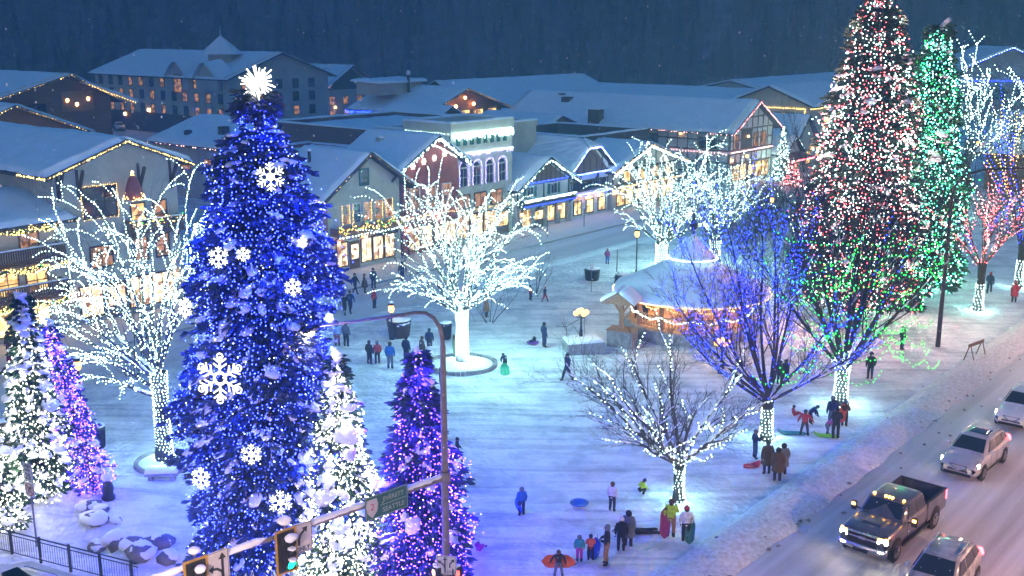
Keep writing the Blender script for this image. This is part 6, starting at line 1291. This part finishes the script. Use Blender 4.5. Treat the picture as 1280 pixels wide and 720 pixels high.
def pickup(name,label,loc,rz,pm):
    t=thing(name,label,'pickup truck',loc,rz); w=1.0
    mb=MB(); loft(mb,[carsec(x,ww,b,z,.02) for x,ww,b,z in ((.05,w*.86,.62,1.06),(.12,w*.94,.55,1.22),(.35,w*.98,.5,1.29),(1.0,w,.5,1.34),(1.75,w,.5,1.36),(2.6,w,.48,1.36),(4.05,w,.48,1.36))])
    secs=[]
    for x,z,ww,wt in ((1.62,1.36,w*.92,w*.86),(2.3,1.93,w*.95,w*.74),(2.6,1.97,w*.95,w*.76),(3.6,1.97,w*.95,w*.76),(3.9,1.93,w*.95,w*.76),(4.06,1.36,w*.95,w*.86)):
        secs.append([(x,-ww,1.28),(x,-ww,1.36),(x,-wt-.02,z-.05 if z>1.4 else z),(x,-wt*.8,z),(x,0,z+.02),(x,wt*.8,z),(x,wt+.02,z-.05 if z>1.4 else z),(x,ww,1.36),(x,ww,1.28),(x,-ww,1.28)])
    loft(mb,secs); mb.hexa([(.7,-.42,1.33),(1.5,-.42,1.35),(1.5,.42,1.35),(.7,.42,1.33)],[(.85,-.34,1.41),(1.5,-.38,1.43),(1.5,.38,1.43),(.85,.34,1.41)]); mb.build('body',pm,t)
    b=MB()
    for s in (-1,1): b.box(4.1,s*(w-.09),.6,6.1,s*w,1.42); 
    b.box(4.1,-w+.09,.6,4.18,w-.09,1.42); b.box(6.02,-w+.09,.6,6.1,w-.09,1.4); b.build('bed',pm,t); b=MB(); b.box(4.18,-w+.09,.6,6.02,w-.09,.86); b.build('bed_floor','dark',t)
    b=MB()
    for s in (-1,1): b.box(4.12,s*(w-.1),1.425,6.1,s*(w+.01),1.45)
    b.box(6.0,-w+.09,1.405,6.11,w-.09,1.44); b.build('bed_rail','dark',t)
    sn=MB(); sn.blob((4.32,0,.95),(.25,.8,.14),0,12,5,.1); sn.blob((4.9,.5,.9),(.6,.4,.08),0,10,5,.15); sn.build('snow','tree_snow',t)
    glass(t,[[(1.75,-w*.8,1.42),(1.75,w*.8,1.42),(2.26,w*.68,1.87),(2.26,-w*.68,1.87)]],'windshield'); glass(t,[[(4.07,-w*.7,1.45),(4.07,w*.7,1.45),(3.94,w*.66,1.86),(3.94,-w*.66,1.86)]],'rear_window')
    for s in (-1,1):
        def S(x,z): k=(z-1.36)/.57; return (x,s*(w*.95*(1-k)+(w*.76+.02)*k+.004),z)
        glass(t,[[S(2.1,1.4),S(2.9,1.4),S(2.9,1.86),S(2.42,1.86)],[S(3.0,1.4),S(3.85,1.4),S(3.75,1.86),S(3.0,1.86)]],'side_window')
        for x in (1.0,4.95):
            a=MB(); a.cyl((0,0,0),.52,.012,22); a.xform(Matrix.Translation((x,s*(w-.002),.48))@Matrix.Rotation(-s*PI/2,4,'X')); a.build('wheel_arch','dark',t); wheel(t,x,s*(w-.1),.43,.29)
        m=MB(); m.tube([(2.0,s*w*.98,1.3),(1.98,s*(w+.2),1.36)],.035,5); m.hexa([(1.92,s*(w+.16),1.2),(2.02,s*(w+.16),1.2),(2.04,s*(w+.38),1.2),(1.96,s*(w+.38),1.2)],[(1.92,s*(w+.16),1.58),(2.02,s*(w+.16),1.58),(2.04,s*(w+.36),1.58),(1.96,s*(w+.36),1.58)]); mo=m.build('mirror','black',t); m=MB(); m.box(1.9,s*(w+.2),1.42,1.925,s*(w+.33),1.52); m.build('marker','amber',mo)
        hl=MB(); hl.hexa([(.04,s*.64,.98),(.1,s*.95,.99),(.2,s*.97,.99),(.12,s*.64,.98)],[(.04,s*.64,1.1),(.1,s*.95,1.11),(.2,s*.97,1.11),(.12,s*.64,1.1)]); hl.build('headlight','headlight',t)
        hl=MB(); hl.hexa([(.06,s*.6,1.14),(.11,s*.94,1.15),(.2,s*.96,1.15),(.12,s*.6,1.14)],[(.08,s*.6,1.2),(.13,s*.94,1.21),(.22,s*.96,1.21),(.14,s*.6,1.2)]); hl.build('turn_lamp','amber',t)
        hl=MB(); hl.box(.0,s*.62,.64,.06,s*.86,.69); hl.build('fog_lamp','headlight',t)
        tl=MB(); tl.box(6.0,s*(w-.07),.98,6.115,s*(w+.008),1.38); tl.build('taillight','tail',t)
        dl=MB()
        for x in (2.0,2.95,3.95): dl.box(x-.008,s*w-.004,.6,x+.008,s*w+.003,1.3)
        dl.box(1.6,s*(w-.12),.42,4.2,s*(w+.04),.5); dl.build('running_board','dark',t)
    for y in (-.62,-.14,0,.14,.62): m=MB(); m.blob((2.38,y,1.985),(.09,.05,.04),0,8,5,0); m.build('roof_marker','amber',t)
    g=MB(); g.box(-.0,-.6,.76,.1,.6,1.2); g.build('grille','grille',t); g=MB(); g.box(-.03,-.62,1.03,.0,.62,1.09); g.box(-.02,-.64,1.2,.1,.64,1.235); g.box(-.03,-.14,1.0,-.035,.14,1.12); g.build('grille_bar','chrome',t)
    g=MB(); loft(g,[[(x,y,z) for x,z in ((-.02+abs(y)*.12,.5),(-.08+abs(y)*.12,.55),(-.08+abs(y)*.12,.74),(.05+abs(y)*.1,.78),(.2,.7),(.2,.5))] for y in np.linspace(-.99,.99,9)]); g.build('bumper','chrome',t); g=MB(); g.box(-.105,-.3,.5,-.082,.3,.62); g.build('plate_holder','dark',t)
    return t
pk=P(1107,696,.5); 
pickup('pickup_truck','dark grey pickup with glowing amber roof markers, driving on the snowy highway',W(*SN(*P(1076,690,.45)[:2]),.005),SA+R(-2),paint('grey',(.04,.042,.055),(.09,.09,.11)))
def front(px,py,z): q=P(px,py,z); return W(*SN(q.x,q.y),.005)
suv('compact_suv','silver compact SUV with bright headlights and a sunroof behind the pickup',front(1196,592,.35),SA+R(-2),paint('silver',(.30,.30,.32),(.42,.42,.44)))
suv('compact_suv','white SUV with warm headlights cut off by the right edge',front(1263,531,.35),SA+R(0),paint('white',(.6,.58,.56),(.7,.69,.68)),roofrail=False,skyroof=False)
suv('compact_suv','dark grey SUV with a snow dusted roof cut off by the bottom edge',W(*SN(*P(1150,762,.35)[:2]),.005),SA+R(2),paint('dark',(.10,.10,.10),(.42,.42,.44)),lights=False,skyroof=False)
suv('compact_suv','dark snow dusted car roof showing at the lower left corner',Vector((-19.6,35.6,.075)),R(-25),paint('green',(.07,.09,.09),(.3,.33,.34)),lights=False,tail=False,skyroof=False)
# parked cars in the hotel yard
for i,(px,py,l) in enumerate(((130,162,'snow covered parked car left of the hotel'),(152,164,'snow covered parked car in front of the hotel plinth'),(178,163,'snow covered parked car under the hotel yard lamp'))):
    suv('parked_car',l,P(px,py),R(110+i*8),paint('snowy',(.5,.52,.55),(.7,.72,.75)),lights=False,tail=False,roofrail=False,skyroof=False)

# ================================================================== people
def make_body(pose):
    J={'pel':(0,0,.93),'che':(0,.01,1.27),'nek':(0,0,1.47),'hed':(0,-.02,1.6),'top':(0,-.01,1.70)}
    for s,k in ((-1,'R'),(1,'L')):
        J.update({'sh'+k:(s*.19,.01,1.41),'el'+k:(s*.26,.04,1.15),'wr'+k:(s*.25,-.05,.92),'ha'+k:(s*.24,-.08,.85),'hi'+k:(s*.1,0,.88),'kn'+k:(s*.11,-.03,.49),'an'+k:(s*.115,.02,.1),'to'+k:(s*.125,-.15,.055)})
    J.update(POSES.get(pose,{}))
    E=[('pel','che'),('che','nek'),('nek','hed'),('hed','top')]
    for k in 'RL': E+=[('che','sh'+k),('sh'+k,'el'+k),('el'+k,'wr'+k),('wr'+k,'ha'+k),('pel','hi'+k),('hi'+k,'kn'+k),('kn'+k,'an'+k),('an'+k,'to'+k)]
    rad={'pel':.165,'che':.185,'nek':.075,'hed':.105,'top':.075,'sh':.095,'el':.075,'wr':.058,'ha':.045,'hi':.115,'kn':.085,'an':.07,'to':.055}
    reg={'pel':0,'che':1,'nek':1,'hed':2,'top':2,'sh':1,'el':1,'wr':1,'ha':4,'hi':0,'kn':0,'an':3,'to':3}
    names=list(J); me=bpy.data.meshes.new('b'); me.from_pydata([J[n] for n in names],[(names.index(a),names.index(b)) for a,b in E],[])
    o=bpy.data.objects.new('b',me); COL.objects.link(o); o.modifiers.new('s','SKIN'); sv=me.skin_vertices[0].data
    for i,n in enumerate(names):
        r=rad.get(n,rad.get(n[:2],.08)); sv[i].radius=(r*(1.15 if n in('che','pel') else 1),r*(.78 if n in ('che','pel') else 1)); sv[i].use_root=(n=='pel')
    sb=o.modifiers.new('u','SUBSURF'); sb.levels=1; sb.render_levels=1
    dg=bpy.context.evaluated_depsgraph_get(); ev=bpy.data.meshes.new_from_object(o.evaluated_get(dg))
    V=np.array([v.co[:] for v in ev.vertices]); mb=MB()
    segs=[(np.array(J[a]),np.array(J[b]),a,b) for a,b in E]
    F={}
    for p in ev.polygons:
        c=np.array(p.center); best=9;m=1
        for a,b,na,nb in segs:
            d=b-a; t=np.clip(np.dot(c-a,d)/np.dot(d,d),0,1); dist=np.linalg.norm(c-a-d*t)
            if dist<best:
                best=dist; n=na if t<.5 else nb; m=reg.get(n,reg.get(n[:2],1))
                if (na,nb)==('pel','che'): m=0 if t<.08 else 1
                if (na[:2],nb[:2])==('pe','hi'): m=1 if t<.3 else 0
        F.setdefault((len(p.vertices),m),[]).append(list(p.vertices))
    mb.V.append(V); mb.n=len(V)
    for (k,m),fs in F.items(): mb.F.append((np.array(fs),m,True))
    hd=np.array(J['hed']); fw=np.array(J['to'+'L'])*0+np.array([0,-1.,0]) if pose!='lie' else np.array([0,0,-1.])
    up=np.array(J['top'])-hd; up/=np.linalg.norm(up); fw=fw-up*fw.dot(up); fw/=np.linalg.norm(fw); sd=np.cross(up,fw)
    mb.blob(hd+fw*.115-up*.01,(.018,.022,.024),2,6,4,0); mb.blob(hd+fw*.1-up*.06,(.03,.012,.01),5,6,4,0)
    for s in (-1,1):
        mb.blob(hd+fw*.1+sd*s*.04+up*.02,(.014,.01,.012),5,6,4,0); mb.blob(hd+sd*s*.108,(.015,.03,.035),2,6,4,0)
    for k,s in (('R',-1),('L',1)):
        w=np.array(J['wr'+k]); h=np.array(J['ha'+k]); d=h-w; d/=np.linalg.norm(d); a=np.cross(d,[s,0.2,.1]); a/=np.linalg.norm(a); b=np.cross(d,a)
        for i,l in enumerate((.062,.075,.07,.055)):
            q=h+a*(i-1.5)*.021+d*.03; mb.tube([q,q+d*l*.55,q+d*l*.9-b*s*.02],[.011,.0105,.008],5,4)
        q=w+(h-w)*.6; mb.tube([q+a*-.035,q+a*-.06+d*.035,q+a*-.062+d*.065],[.013,.012,.009],5,4)
    me2=mb.mesh('person_'+pose,['cl0']*6); bpy.data.objects.remove(o); bpy.data.meshes.remove(me); bpy.data.meshes.remove(ev)
    return me2,hd,up,fw,np.array(J['che'])
POSES={
 'stand':{},
 'stand2':{'elR':(-.27,.0,1.16),'wrR':(-.14,-.2,1.12),'haR':(-.07,-.23,1.13),'elL':(.27,.0,1.16),'wrL':(.14,-.2,1.1),'haL':(.07,-.23,1.11),'knL':(.13,-.06,.49)},
 'phone':{'elR':(-.25,-.1,1.17),'wrR':(-.14,-.27,1.36),'haR':(-.11,-.3,1.43),'elL':(.26,.05,1.15)},
 'walk':{'knR':(-.1,-.18,.52),'anR':(-.1,-.28,.11),'toR':(-.11,-.44,.09),'knL':(.1,.06,.48),'anL':(.1,.33,.17),'toL':(.11,.22,.06),'elR':(-.27,.14,1.17),'wrR':(-.27,.14,.93),'haR':(-.27,.12,.86),'elL':(.27,-.06,1.15),'wrL':(.25,-.22,.98),'haL':(.24,-.27,.92)},
 'apart':{'knR':(-.17,-.03,.49),'anR':(-.22,.02,.1),'toR':(-.26,-.14,.055),'knL':(.17,-.03,.49),'anL':(.22,.02,.1),'toL':(.26,-.14,.055),'elR':(-.36,.02,1.2),'wrR':(-.45,-.06,1.02),'haR':(-.48,-.09,.96),'elL':(.34,.02,1.18),'wrL':(.4,-.06,.97),'haL':(.42,-.09,.9)},
 'bend':{'pel':(0,.12,.86),'che':(0,-.14,1.1),'nek':(0,-.3,1.2),'hed':(0,-.4,1.25),'top':(0,-.48,1.3),'shR':(-.19,-.22,1.15),'shL':(.19,-.22,1.15),'elR':(-.22,-.34,.92),'elL':(.22,-.34,.92),'wrR':(-.18,-.42,.7),'wrL':(.18,-.42,.7),'haR':(-.15,-.45,.63),'haL':(.15,-.45,.63),'hiR':(-.1,.1,.82),'hiL':(.1,.1,.82)},
 'sit':{'pel':(0,.1,.16),'che':(0,.14,.5),'nek':(0,.1,.7),'hed':(0,.07,.83),'top':(0,.07,.93),'shR':(-.19,.12,.64),'shL':(.19,.12,.64),'elR':(-.28,.1,.4),'elL':(.28,.1,.4),'wrR':(-.24,-.12,.32),'wrL':(.24,-.12,.32),'haR':(-.2,-.18,.32),'haL':(.2,-.18,.32),'hiR':(-.1,.05,.15),'hiL':(.1,.05,.15),'knR':(-.15,-.38,.34),'knL':(.15,-.38,.34),'anR':(-.14,-.72,.1),'anL':(.14,-.72,.1),'toR':(-.15,-.8,.2),'toL':(.15,-.8,.2)},
 'crouch':{'pel':(0,.15,.32),'che':(0,-.02,.6),'nek':(0,-.12,.78),'hed':(0,-.19,.87),'top':(0,-.24,.95),'shR':(-.19,-.06,.72),'shL':(.19,-.06,.72),'elR':(-.26,-.2,.5),'elL':(.26,-.2,.5),'wrR':(-.16,-.38,.36),'wrL':(.16,-.38,.36),'haR':(-.12,-.42,.3),'haL':(.12,-.42,.3),'hiR':(-.1,.12,.3),'hiL':(.1,.12,.3),'knR':(-.17,-.24,.42),'knL':(.17,-.24,.42),'anR':(-.14,.05,.1),'anL':(.14,.05,.1),'toR':(-.15,-.12,.055),'toL':(.15,-.12,.055)},
 'lie':{'pel':(0,0,.17),'che':(0,-.34,.19),'nek':(0,-.55,.22),'hed':(0,-.66,.27),'top':(0,-.75,.31),'shR':(-.19,-.47,.18),'shL':(.19,-.47,.18),'elR':(-.34,-.62,.1),'elL':(.34,-.62,.1),'wrR':(-.3,-.85,.08),'wrL':(.3,-.85,.08),'haR':(-.28,-.92,.07),'haL':(.28,-.92,.07),'hiR':(-.1,.06,.15),'hiL':(.1,.06,.15),'knR':(-.15,.45,.12),'knL':(.12,.45,.12),'anR':(-.2,.85,.12),'anL':(.12,.86,.12),'toR':(-.22,.95,.05),'toL':(.13,.97,.05)}}
M['cl0']=pbr('cloth_plain',(.1,.1,.1),.9,.1)
CL={}
def cloth(c):
    if c not in CL: CL[c]=pbr('cloth_%02d'%len(CL),c,.9,.22,9,.2,30)
    return CL[c]
BODY={}
SKIN=pbr('skin',(.42,.25,.18),.6,.05); EYE=pbr('eye_dark',(.03,.02,.02),.4,0)
BK=(.022,.022,.026); NV=(.02,.03,.075); GY=(.13,.14,.16); BR=(.09,.055,.035); TN=(.28,.15,.075); RD=(.38,.03,.04); BL=(.03,.14,.42); WH=(.6,.6,.58); PK=(.6,.12,.26); TL=(.03,.26,.27); LM=(.4,.6,.03); JN=(.06,.09,.17); PP=(.2,.08,.3); MG=(.5,.03,.26)
def person(px,py,h,pose,rz,jk,tr,hat,label,hood=False,pack=None,skirt=None,dz=0.0,loc=None):
    if pose not in BODY: BODY[pose]=make_body(pose)
    me,hd,up,fw,ch=BODY[pose]; q=loc if loc is not None else at(px,py); q=Vector(q); q.z+=dz
    o=bpy.data.objects.new('person',me); COL.objects.link(o); k=h/1.75; o.location=q; o.rotation_euler=(0,0,R(rz)); o.scale=(k*1.05,k*1.05,k)
    for i,m in enumerate((cloth(tr),cloth(jk),SKIN,cloth((.03,.025,.022)),cloth((.04,.04,.045)),EYE)):
        o.material_slots[i].link='OBJECT'; o.material_slots[i].material=m
    tag(o,label,'person')
    rot=np.stack([np.cross(up,fw)*-1,-fw,up],1); mb=MB()
    if hood: mb.blob(hd+up*.01-fw*.03,(.135,.125,.155),0,10,7,.03,None,rot); mb.build('hood',cloth(hat),o)
    else:
        v=MB(); v.lathe([(.118,.01),(.125,.04),(.112,.1),(.07,.15),(.0,.165)],(0,0,0),12); v.blob((0,0,.17),(.035,.035,.03),0,6,4,0)
        A=np.eye(4); A[:3,:3]=rot; A[:3,3]=hd+up*.015-fw*.012; v.xform(A); v.build('hat',cloth(hat),o)
        hr=MB(); hr.blob(hd-fw*.035-up*.03,(.1,.085,.1),0,8,6,.05,None,rot); hr.build('hair',cloth((.05,.03,.02)),o)
    if pack: b=MB(); b.blob((ch[0],ch[1]+.22,ch[2]-.02),(.16,.11,.25),0,10,7,.05); b.build('backpack',cloth(pack),o)
    if skirt: b=MB(); b.lathe([(.2,1.15),(.235,.95),(.27,.7),(.28,.56),(.25,.56)],(0,.0,0),14); b.build('coat_skirt',cloth(skirt),o)
    return o
def board_sled(px,py,col,rz,label,L=1.15,w=.45,tilt=None,z=.03,loc=None):
    q=Vector(loc if loc is not None else at(px,py)); q.z+=z
    X=[]
    for x in np.linspace(-L/2,L/2,11):
        u=(x+L/2)/L; ww=w/2*min(1,(math.sin(min(1,u*5)*PI/2)),(math.sin(min(1,(1-u)*3.2+.12)*PI/2))); zz=.22*max(0,u-.72)**1.6*6
        X.append([(x,y*ww,zz+.05*abs(y)**4) for y in np.linspace(-1,1,9)])
    X=np.array(X); t=thing('sled',label,'sled',q,R(rz)); mb=MB(); mb.grid(X,0); lo=X[:,::-1].copy(); lo[...,2]-=.03; mb.grid(lo,0)
    for y in (-w*.2,w*.2): mb.tube([(x,y,.0) for x in (-L*.4,L*.25)],.025,5)
    mb.build('deck',pbr('sled_plastic',col,.4,.05,3),t); rp=MB(); rp.tube([(L*.45,-.1,.25),(L*.6,0,.12),(L*.62,.05,.05)],.012,4); rp.build('rope','black',t)
    if tilt: t.rotation_euler=(R(tilt[0]),R(tilt[1]),R(rz))
    return t
def saucer(px,py,col,label,r=.4,tilt=(0,0),rz=0,z=.03,loc=None):
    q=Vector(loc if loc is not None else at(px,py)); q.z+=z; t=thing('saucer_sled',label,'sled',q); t.rotation_euler=(R(tilt[0]),R(tilt[1]),R(rz))
    mb=MB(); mb.lathe([(0,.0),(r*.6,.03),(r*.92,.1),(r,.14),(r*.96,.155),(r*.58,.06),(0,.03)],(0,0,0),20); mb.build('dish',pbr('sled_plastic',col,.4,.05,3),t); mb=MB()
    for s in (-1,1): mb.tube([(s*r*.75,-.12,.1),(s*r*.82,-.05,.17),(s*r*.82,.05,.17),(s*r*.75,.12,.1)],.018,5)
    mb.build('handles','black',t); return t
PEOPLE=[
 (698,724,1.15,'apart',0,BK,GY,BR,'child in a dark parka holding an orange sled behind the back',1),
 (724,706,1.18,'stand',170,TL,MG,GY,'child in a teal jacket and magenta snow pants seen from behind',1),
 (738,703,1.12,'stand2',185,(.6,.12,.1),BK,NV,'child in a coral pink jacket beside the teal jacketed child',0),
 (758,708,1.74,'stand2',-95,BK,TN,GY,'adult in tan bib overalls and a grey hood watching the children',1),
 (776,692,1.5,'stand',175,BK,BK,WH,'person in a black parka with a pale fur hood thrown back',0),
 (785,686,1.62,'stand',160,GY,BK,BK,'person in a dark grey coat standing behind the fur hooded parka',1),
 (796,668,1.65,'lie',-85,NV,BK,BK,'person in dark clothes lying face down on the snow',0),
 (765,641,1.38,'stand',150,WH,BK,BR,'young person in a white jacket, black pants and brown hat standing alone',0),
 (802,618,1.2,'crouch',120,LM,BK,NV,'child in a lime and black jacket crouching low on the snow',0),
 (838,673,1.72,'phone',160,LM,TN,BR,'adult in a lime green vest and brown pants by the white wrapped trunk',0),
 (857,679,1.6,'stand',175,WH,BK,RD,'person in a white top with a red hat holding a dark green sled',0),
 (652,646,1.35,'stand',200,BL,NV,GY,'person in a bright blue jacket and patterned pants holding a blue disc',1),
 (572,581,1.32,'walk',100,BK,WH,BK,'person in a dark jacket and white pants walking alone right of the lamp pole',0),
 (599,691,.95,'sit',150,MG,MG,WH,'small child in magenta sitting on the snow by the purple fir',0),
 (943,575,1.5,'phone',100,NV,JN,GY,'person in a navy jacket and jeans next to the red sled',0),
 (958,595,1.72,'stand',190,BR,NV,BK,'adult in a brown jacket left of the long coats at the roadside',0),
 (971,603,1.72,'stand',170,BR,BK,BK,'adult in a long dark brown coat nearest the road bank',1),
 (978,596,1.62,'stand',185,GY,BR,BK,'adult in a grey coat half hidden behind the long brown coat',1),
 (1005,547,1.42,'apart',160,RD,BK,NV,'child in a red jacket and black pants standing over a teal sled',0),
 (993,521,1.1,'sit',90,RD,RD,BK,'child in red sitting on the snow behind the others',0),
 (1013,531,1.3,'bend',100,NV,BK,BK,'child in navy bending forward behind the red jacketed child',0),
 (1034,545,1.2,'bend',60,PK,GY,WH,'child in a pink jacket leaning over a lime green sled',0),
 (1044,551,1.72,'stand2',175,BK,BK,BK,'adult all in black right beside the child on the lime sled',0),
 (1039,535,1.75,'stand',185,NV,JN,GY,'adult with a blue backpack behind the one all in black',0),
 (1055,534,1.45,'stand2',150,BR,BK,GY,'youth in a brown coat clutching a red orange sled by the big wrapped trunk',0),
 (1087,476,1.7,'stand',180,BK,BK,BK,'adult in black standing alone right of the big wrapped trunk',0),
 (974,482,1.5,'stand',140,BK,BK,NV,'dark figure on the left of the pair below the gazebo',0),
 (981,480,1.5,'walk',140,NV,BK,BK,'dark figure on the right of the pair below the gazebo',0),
 (709,477,1.72,'walk',-60,NV,BK,BK,'person in navy striding across the snow in front of the gazebo',0),
 (680,437,1.7,'stand',120,NV,NV,BK,'adult in dark blue standing beside a child on a purple disc',0),
 (667,431,1.0,'sit',-60,BK,BK,WH,'small child in black riding a purple disc',0),
 (631,463,1.2,'bend',200,NV,BK,BK,'child in navy bending over a green sled right of the central tree',0),
 (552,496,1.7,'stand',90,BK,NV,BK,'dark figure half hidden behind the curved lamp pole',0),
 (488,461,1.75,'stand',170,BL,GY,BR,'adult in a bright blue jacket in front of the half barrel',0),
 (462,456,1.55,'stand',150,BK,BK,BK,'person in black left of the red jacket on the plaza',0),
 (472,455,1.5,'stand',200,RD,BK,GY,'person in a red jacket and dark pants on the plaza',0),
 (433,434,1.72,'stand',160,GY,BK,BK,'adult in a grey jacket just right of the blue spruce',0),
 (422,434,1.6,'stand',190,(.25,.35,.6),(.25,.06,.1),WH,'adult in a pale blue jacket partly behind the blue spruce',0),
 (431,393,1.6,'walk',30,BK,BK,BK,'dark walker on the left of a pair near the cream chalet',0),
 (438,391,1.72,'walk',30,NV,BK,BK,'taller dark walker on the right of the pair near the cream chalet',0),
 (508,452,1.7,'stand',150,NV,BK,BK,'dark figure just left of the purple fir tip',0),
 (528,450,1.6,'stand',120,BR,TN,BR,'person in a brown coat just right of the purple fir tip',0),
 (537,457,1.5,'stand',190,WH,JN,GY,'person in a white jacket and jeans beside the brown coat',0),
 (537,440,1.6,'stand',170,NV,BK,BK,'person in navy standing behind the white jacket',0),
 (568,449,1.6,'stand',100,(.13,.2,.12),(.13,.2,.12),BR,'person in olive green just left of the central white trunk',0),
 (759,332,1.45,'stand',150,(.35,.06,.2),BL,RD,'person in a plum jacket and blue pants alone on the far plaza',0),
 (663,377,1.2,'stand',120,RD,BK,BK,'small child in red under the drooping light strands',0),
 (681,378,1.2,'walk',120,NV,RD,RD,'small child in navy and red right of the one in red',0),
 (1236,368,1.7,'walk',150,NV,BK,RD,'person in navy with a red hat near the red lit tree',0),
 (1267,379,1.7,'stand',170,RD,BK,RD,'person in a red coat by the wrapped trunk at the right edge',0),
 (444,367,1.7,'walk',60,BK,BK,BK,'dark figure alone before the shops left of the central tree',0),
 (456,366,1.6,'stand',100,BR,BK,BK,'brown coated figure before the cream chalet door',0),
 (467,360,1.7,'stand',30,NV,BK,BK,'navy figure close to the cream chalet windows',0),
 (468,385,1.5,'stand',60,RD,BK,RD,'figure in dull red behind the drooping strands',0),
 (503,352,1.7,'walk',200,BK,BK,BK,'dark figure on the street before the red gable shop',0),
 (12,446,1.75,'stand',-30,BK,BK,BK,'dark figure in the doorway of the balcony inn',0),
 (608,398,1.5,'stand',60,TN,BK,BR,'person in a tan coat right behind the central white tree',0),
 (1127,438,1.6,'stand',40,BK,BK,GY,'dark figure behind the low green garlands',0),
]
for a in PEOPLE: person(*a[:9],hood=bool(a[9]),pack=(NV if 'backpack' in a[8] else None),skirt=(a[5] if 'coat' in a[8] and a[3]=='stand' else None))
person(0,0,1.7,'stand',200,RD,BK,RD,'person in a red jacket under the gazebo roof edge',loc=GC+Vector((-4.1,-.4,.89)))
person(0,0,1.7,'stand',160,BK,BK,BK,'dark figure beside the red jacket under the gazebo roof',loc=GC+Vector((-3.6,-.9,.89)))
saucer(724,634,(.02,.12,.55),'bright blue disc sled lying alone on the snow',.42)
q=at(698,722); board_sled(0,0,(.75,.12,.02),0,'orange sled carried sideways by the child in the dark parka',1.3,.5,(80,0),.5,loc=q+Vector((0,.22,0)))
saucer(0,0,(.02,.1,.5),'blue disc held upright by the person in the bright blue jacket',.36,(0,75),20,.35,loc=at(645,644))
board_sled(0,0,(.02,.07,.4),60,'blue sled held by the child in coral pink',.9,.4,(0,-60),.4,loc=at(744,700))
board_sled(0,0,(.3,.03,.08),70,'maroon sled standing upright beside the lime vested adult',1.35,.42,(0,-82),.68,loc=at(831,673))
board_sled(0,0,(.02,.14,.12),70,'dark green sled held upright by the person in the red hat',1.1,.4,(0,-75),.55,loc=at(862,680))
board_sled(940,584,(.65,.02,.05),20,'red sled lying beside the person in jeans',.95,.5)
board_sled(990,545,(.02,.2,.24),175,'teal sled on the snow under the red jacketed child',1.5,.5)
board_sled(1033,548,(.3,.75,.05),170,'lime green sled on the snow by the pink jacketed child',1.3,.5)
board_sled(0,0,(.7,.1,.05),60,'red orange sled hugged by the youth in the brown coat',1.0,.4,(0,-60),.75,loc=at(1052,535))
saucer(666,433,(.2,.06,.35),'purple disc sled under the small child in black',.42)
board_sled(631,467,(.03,.4,.2),95,'green sled in front of the bending child right of the central tree',1.0,.55,(0,-25),.15)
# falling flakes
r=np.random.default_rng(90); n=5200; y=7+75*r.random(n)**.8; u=r.uniform(-.5,.5,n); mb=MB(); X_=u*y; Z_=CAM_H+y*r.uniform(-.54,.08,n); k=(Z_>.5); mb.bulbs(np.stack([X_,y,Z_],1)[k],(.004+.007*r.random(n))[k]*(1+y[k]/60),0); tag(mb.build('falling_snow',pbr('flake',(.9,.9,.92),.8,0)),'fine snowflakes drifting down through the evening air','snow',kind='stuff')
for o in COL.objects:
    if o.parent and o.name.split('.')[0] in ('snow','snow_cover','snow_cap','top_snow','light_string','twigs','garland','trunk_lights','stems','limbs'): o['kind']='stuff'
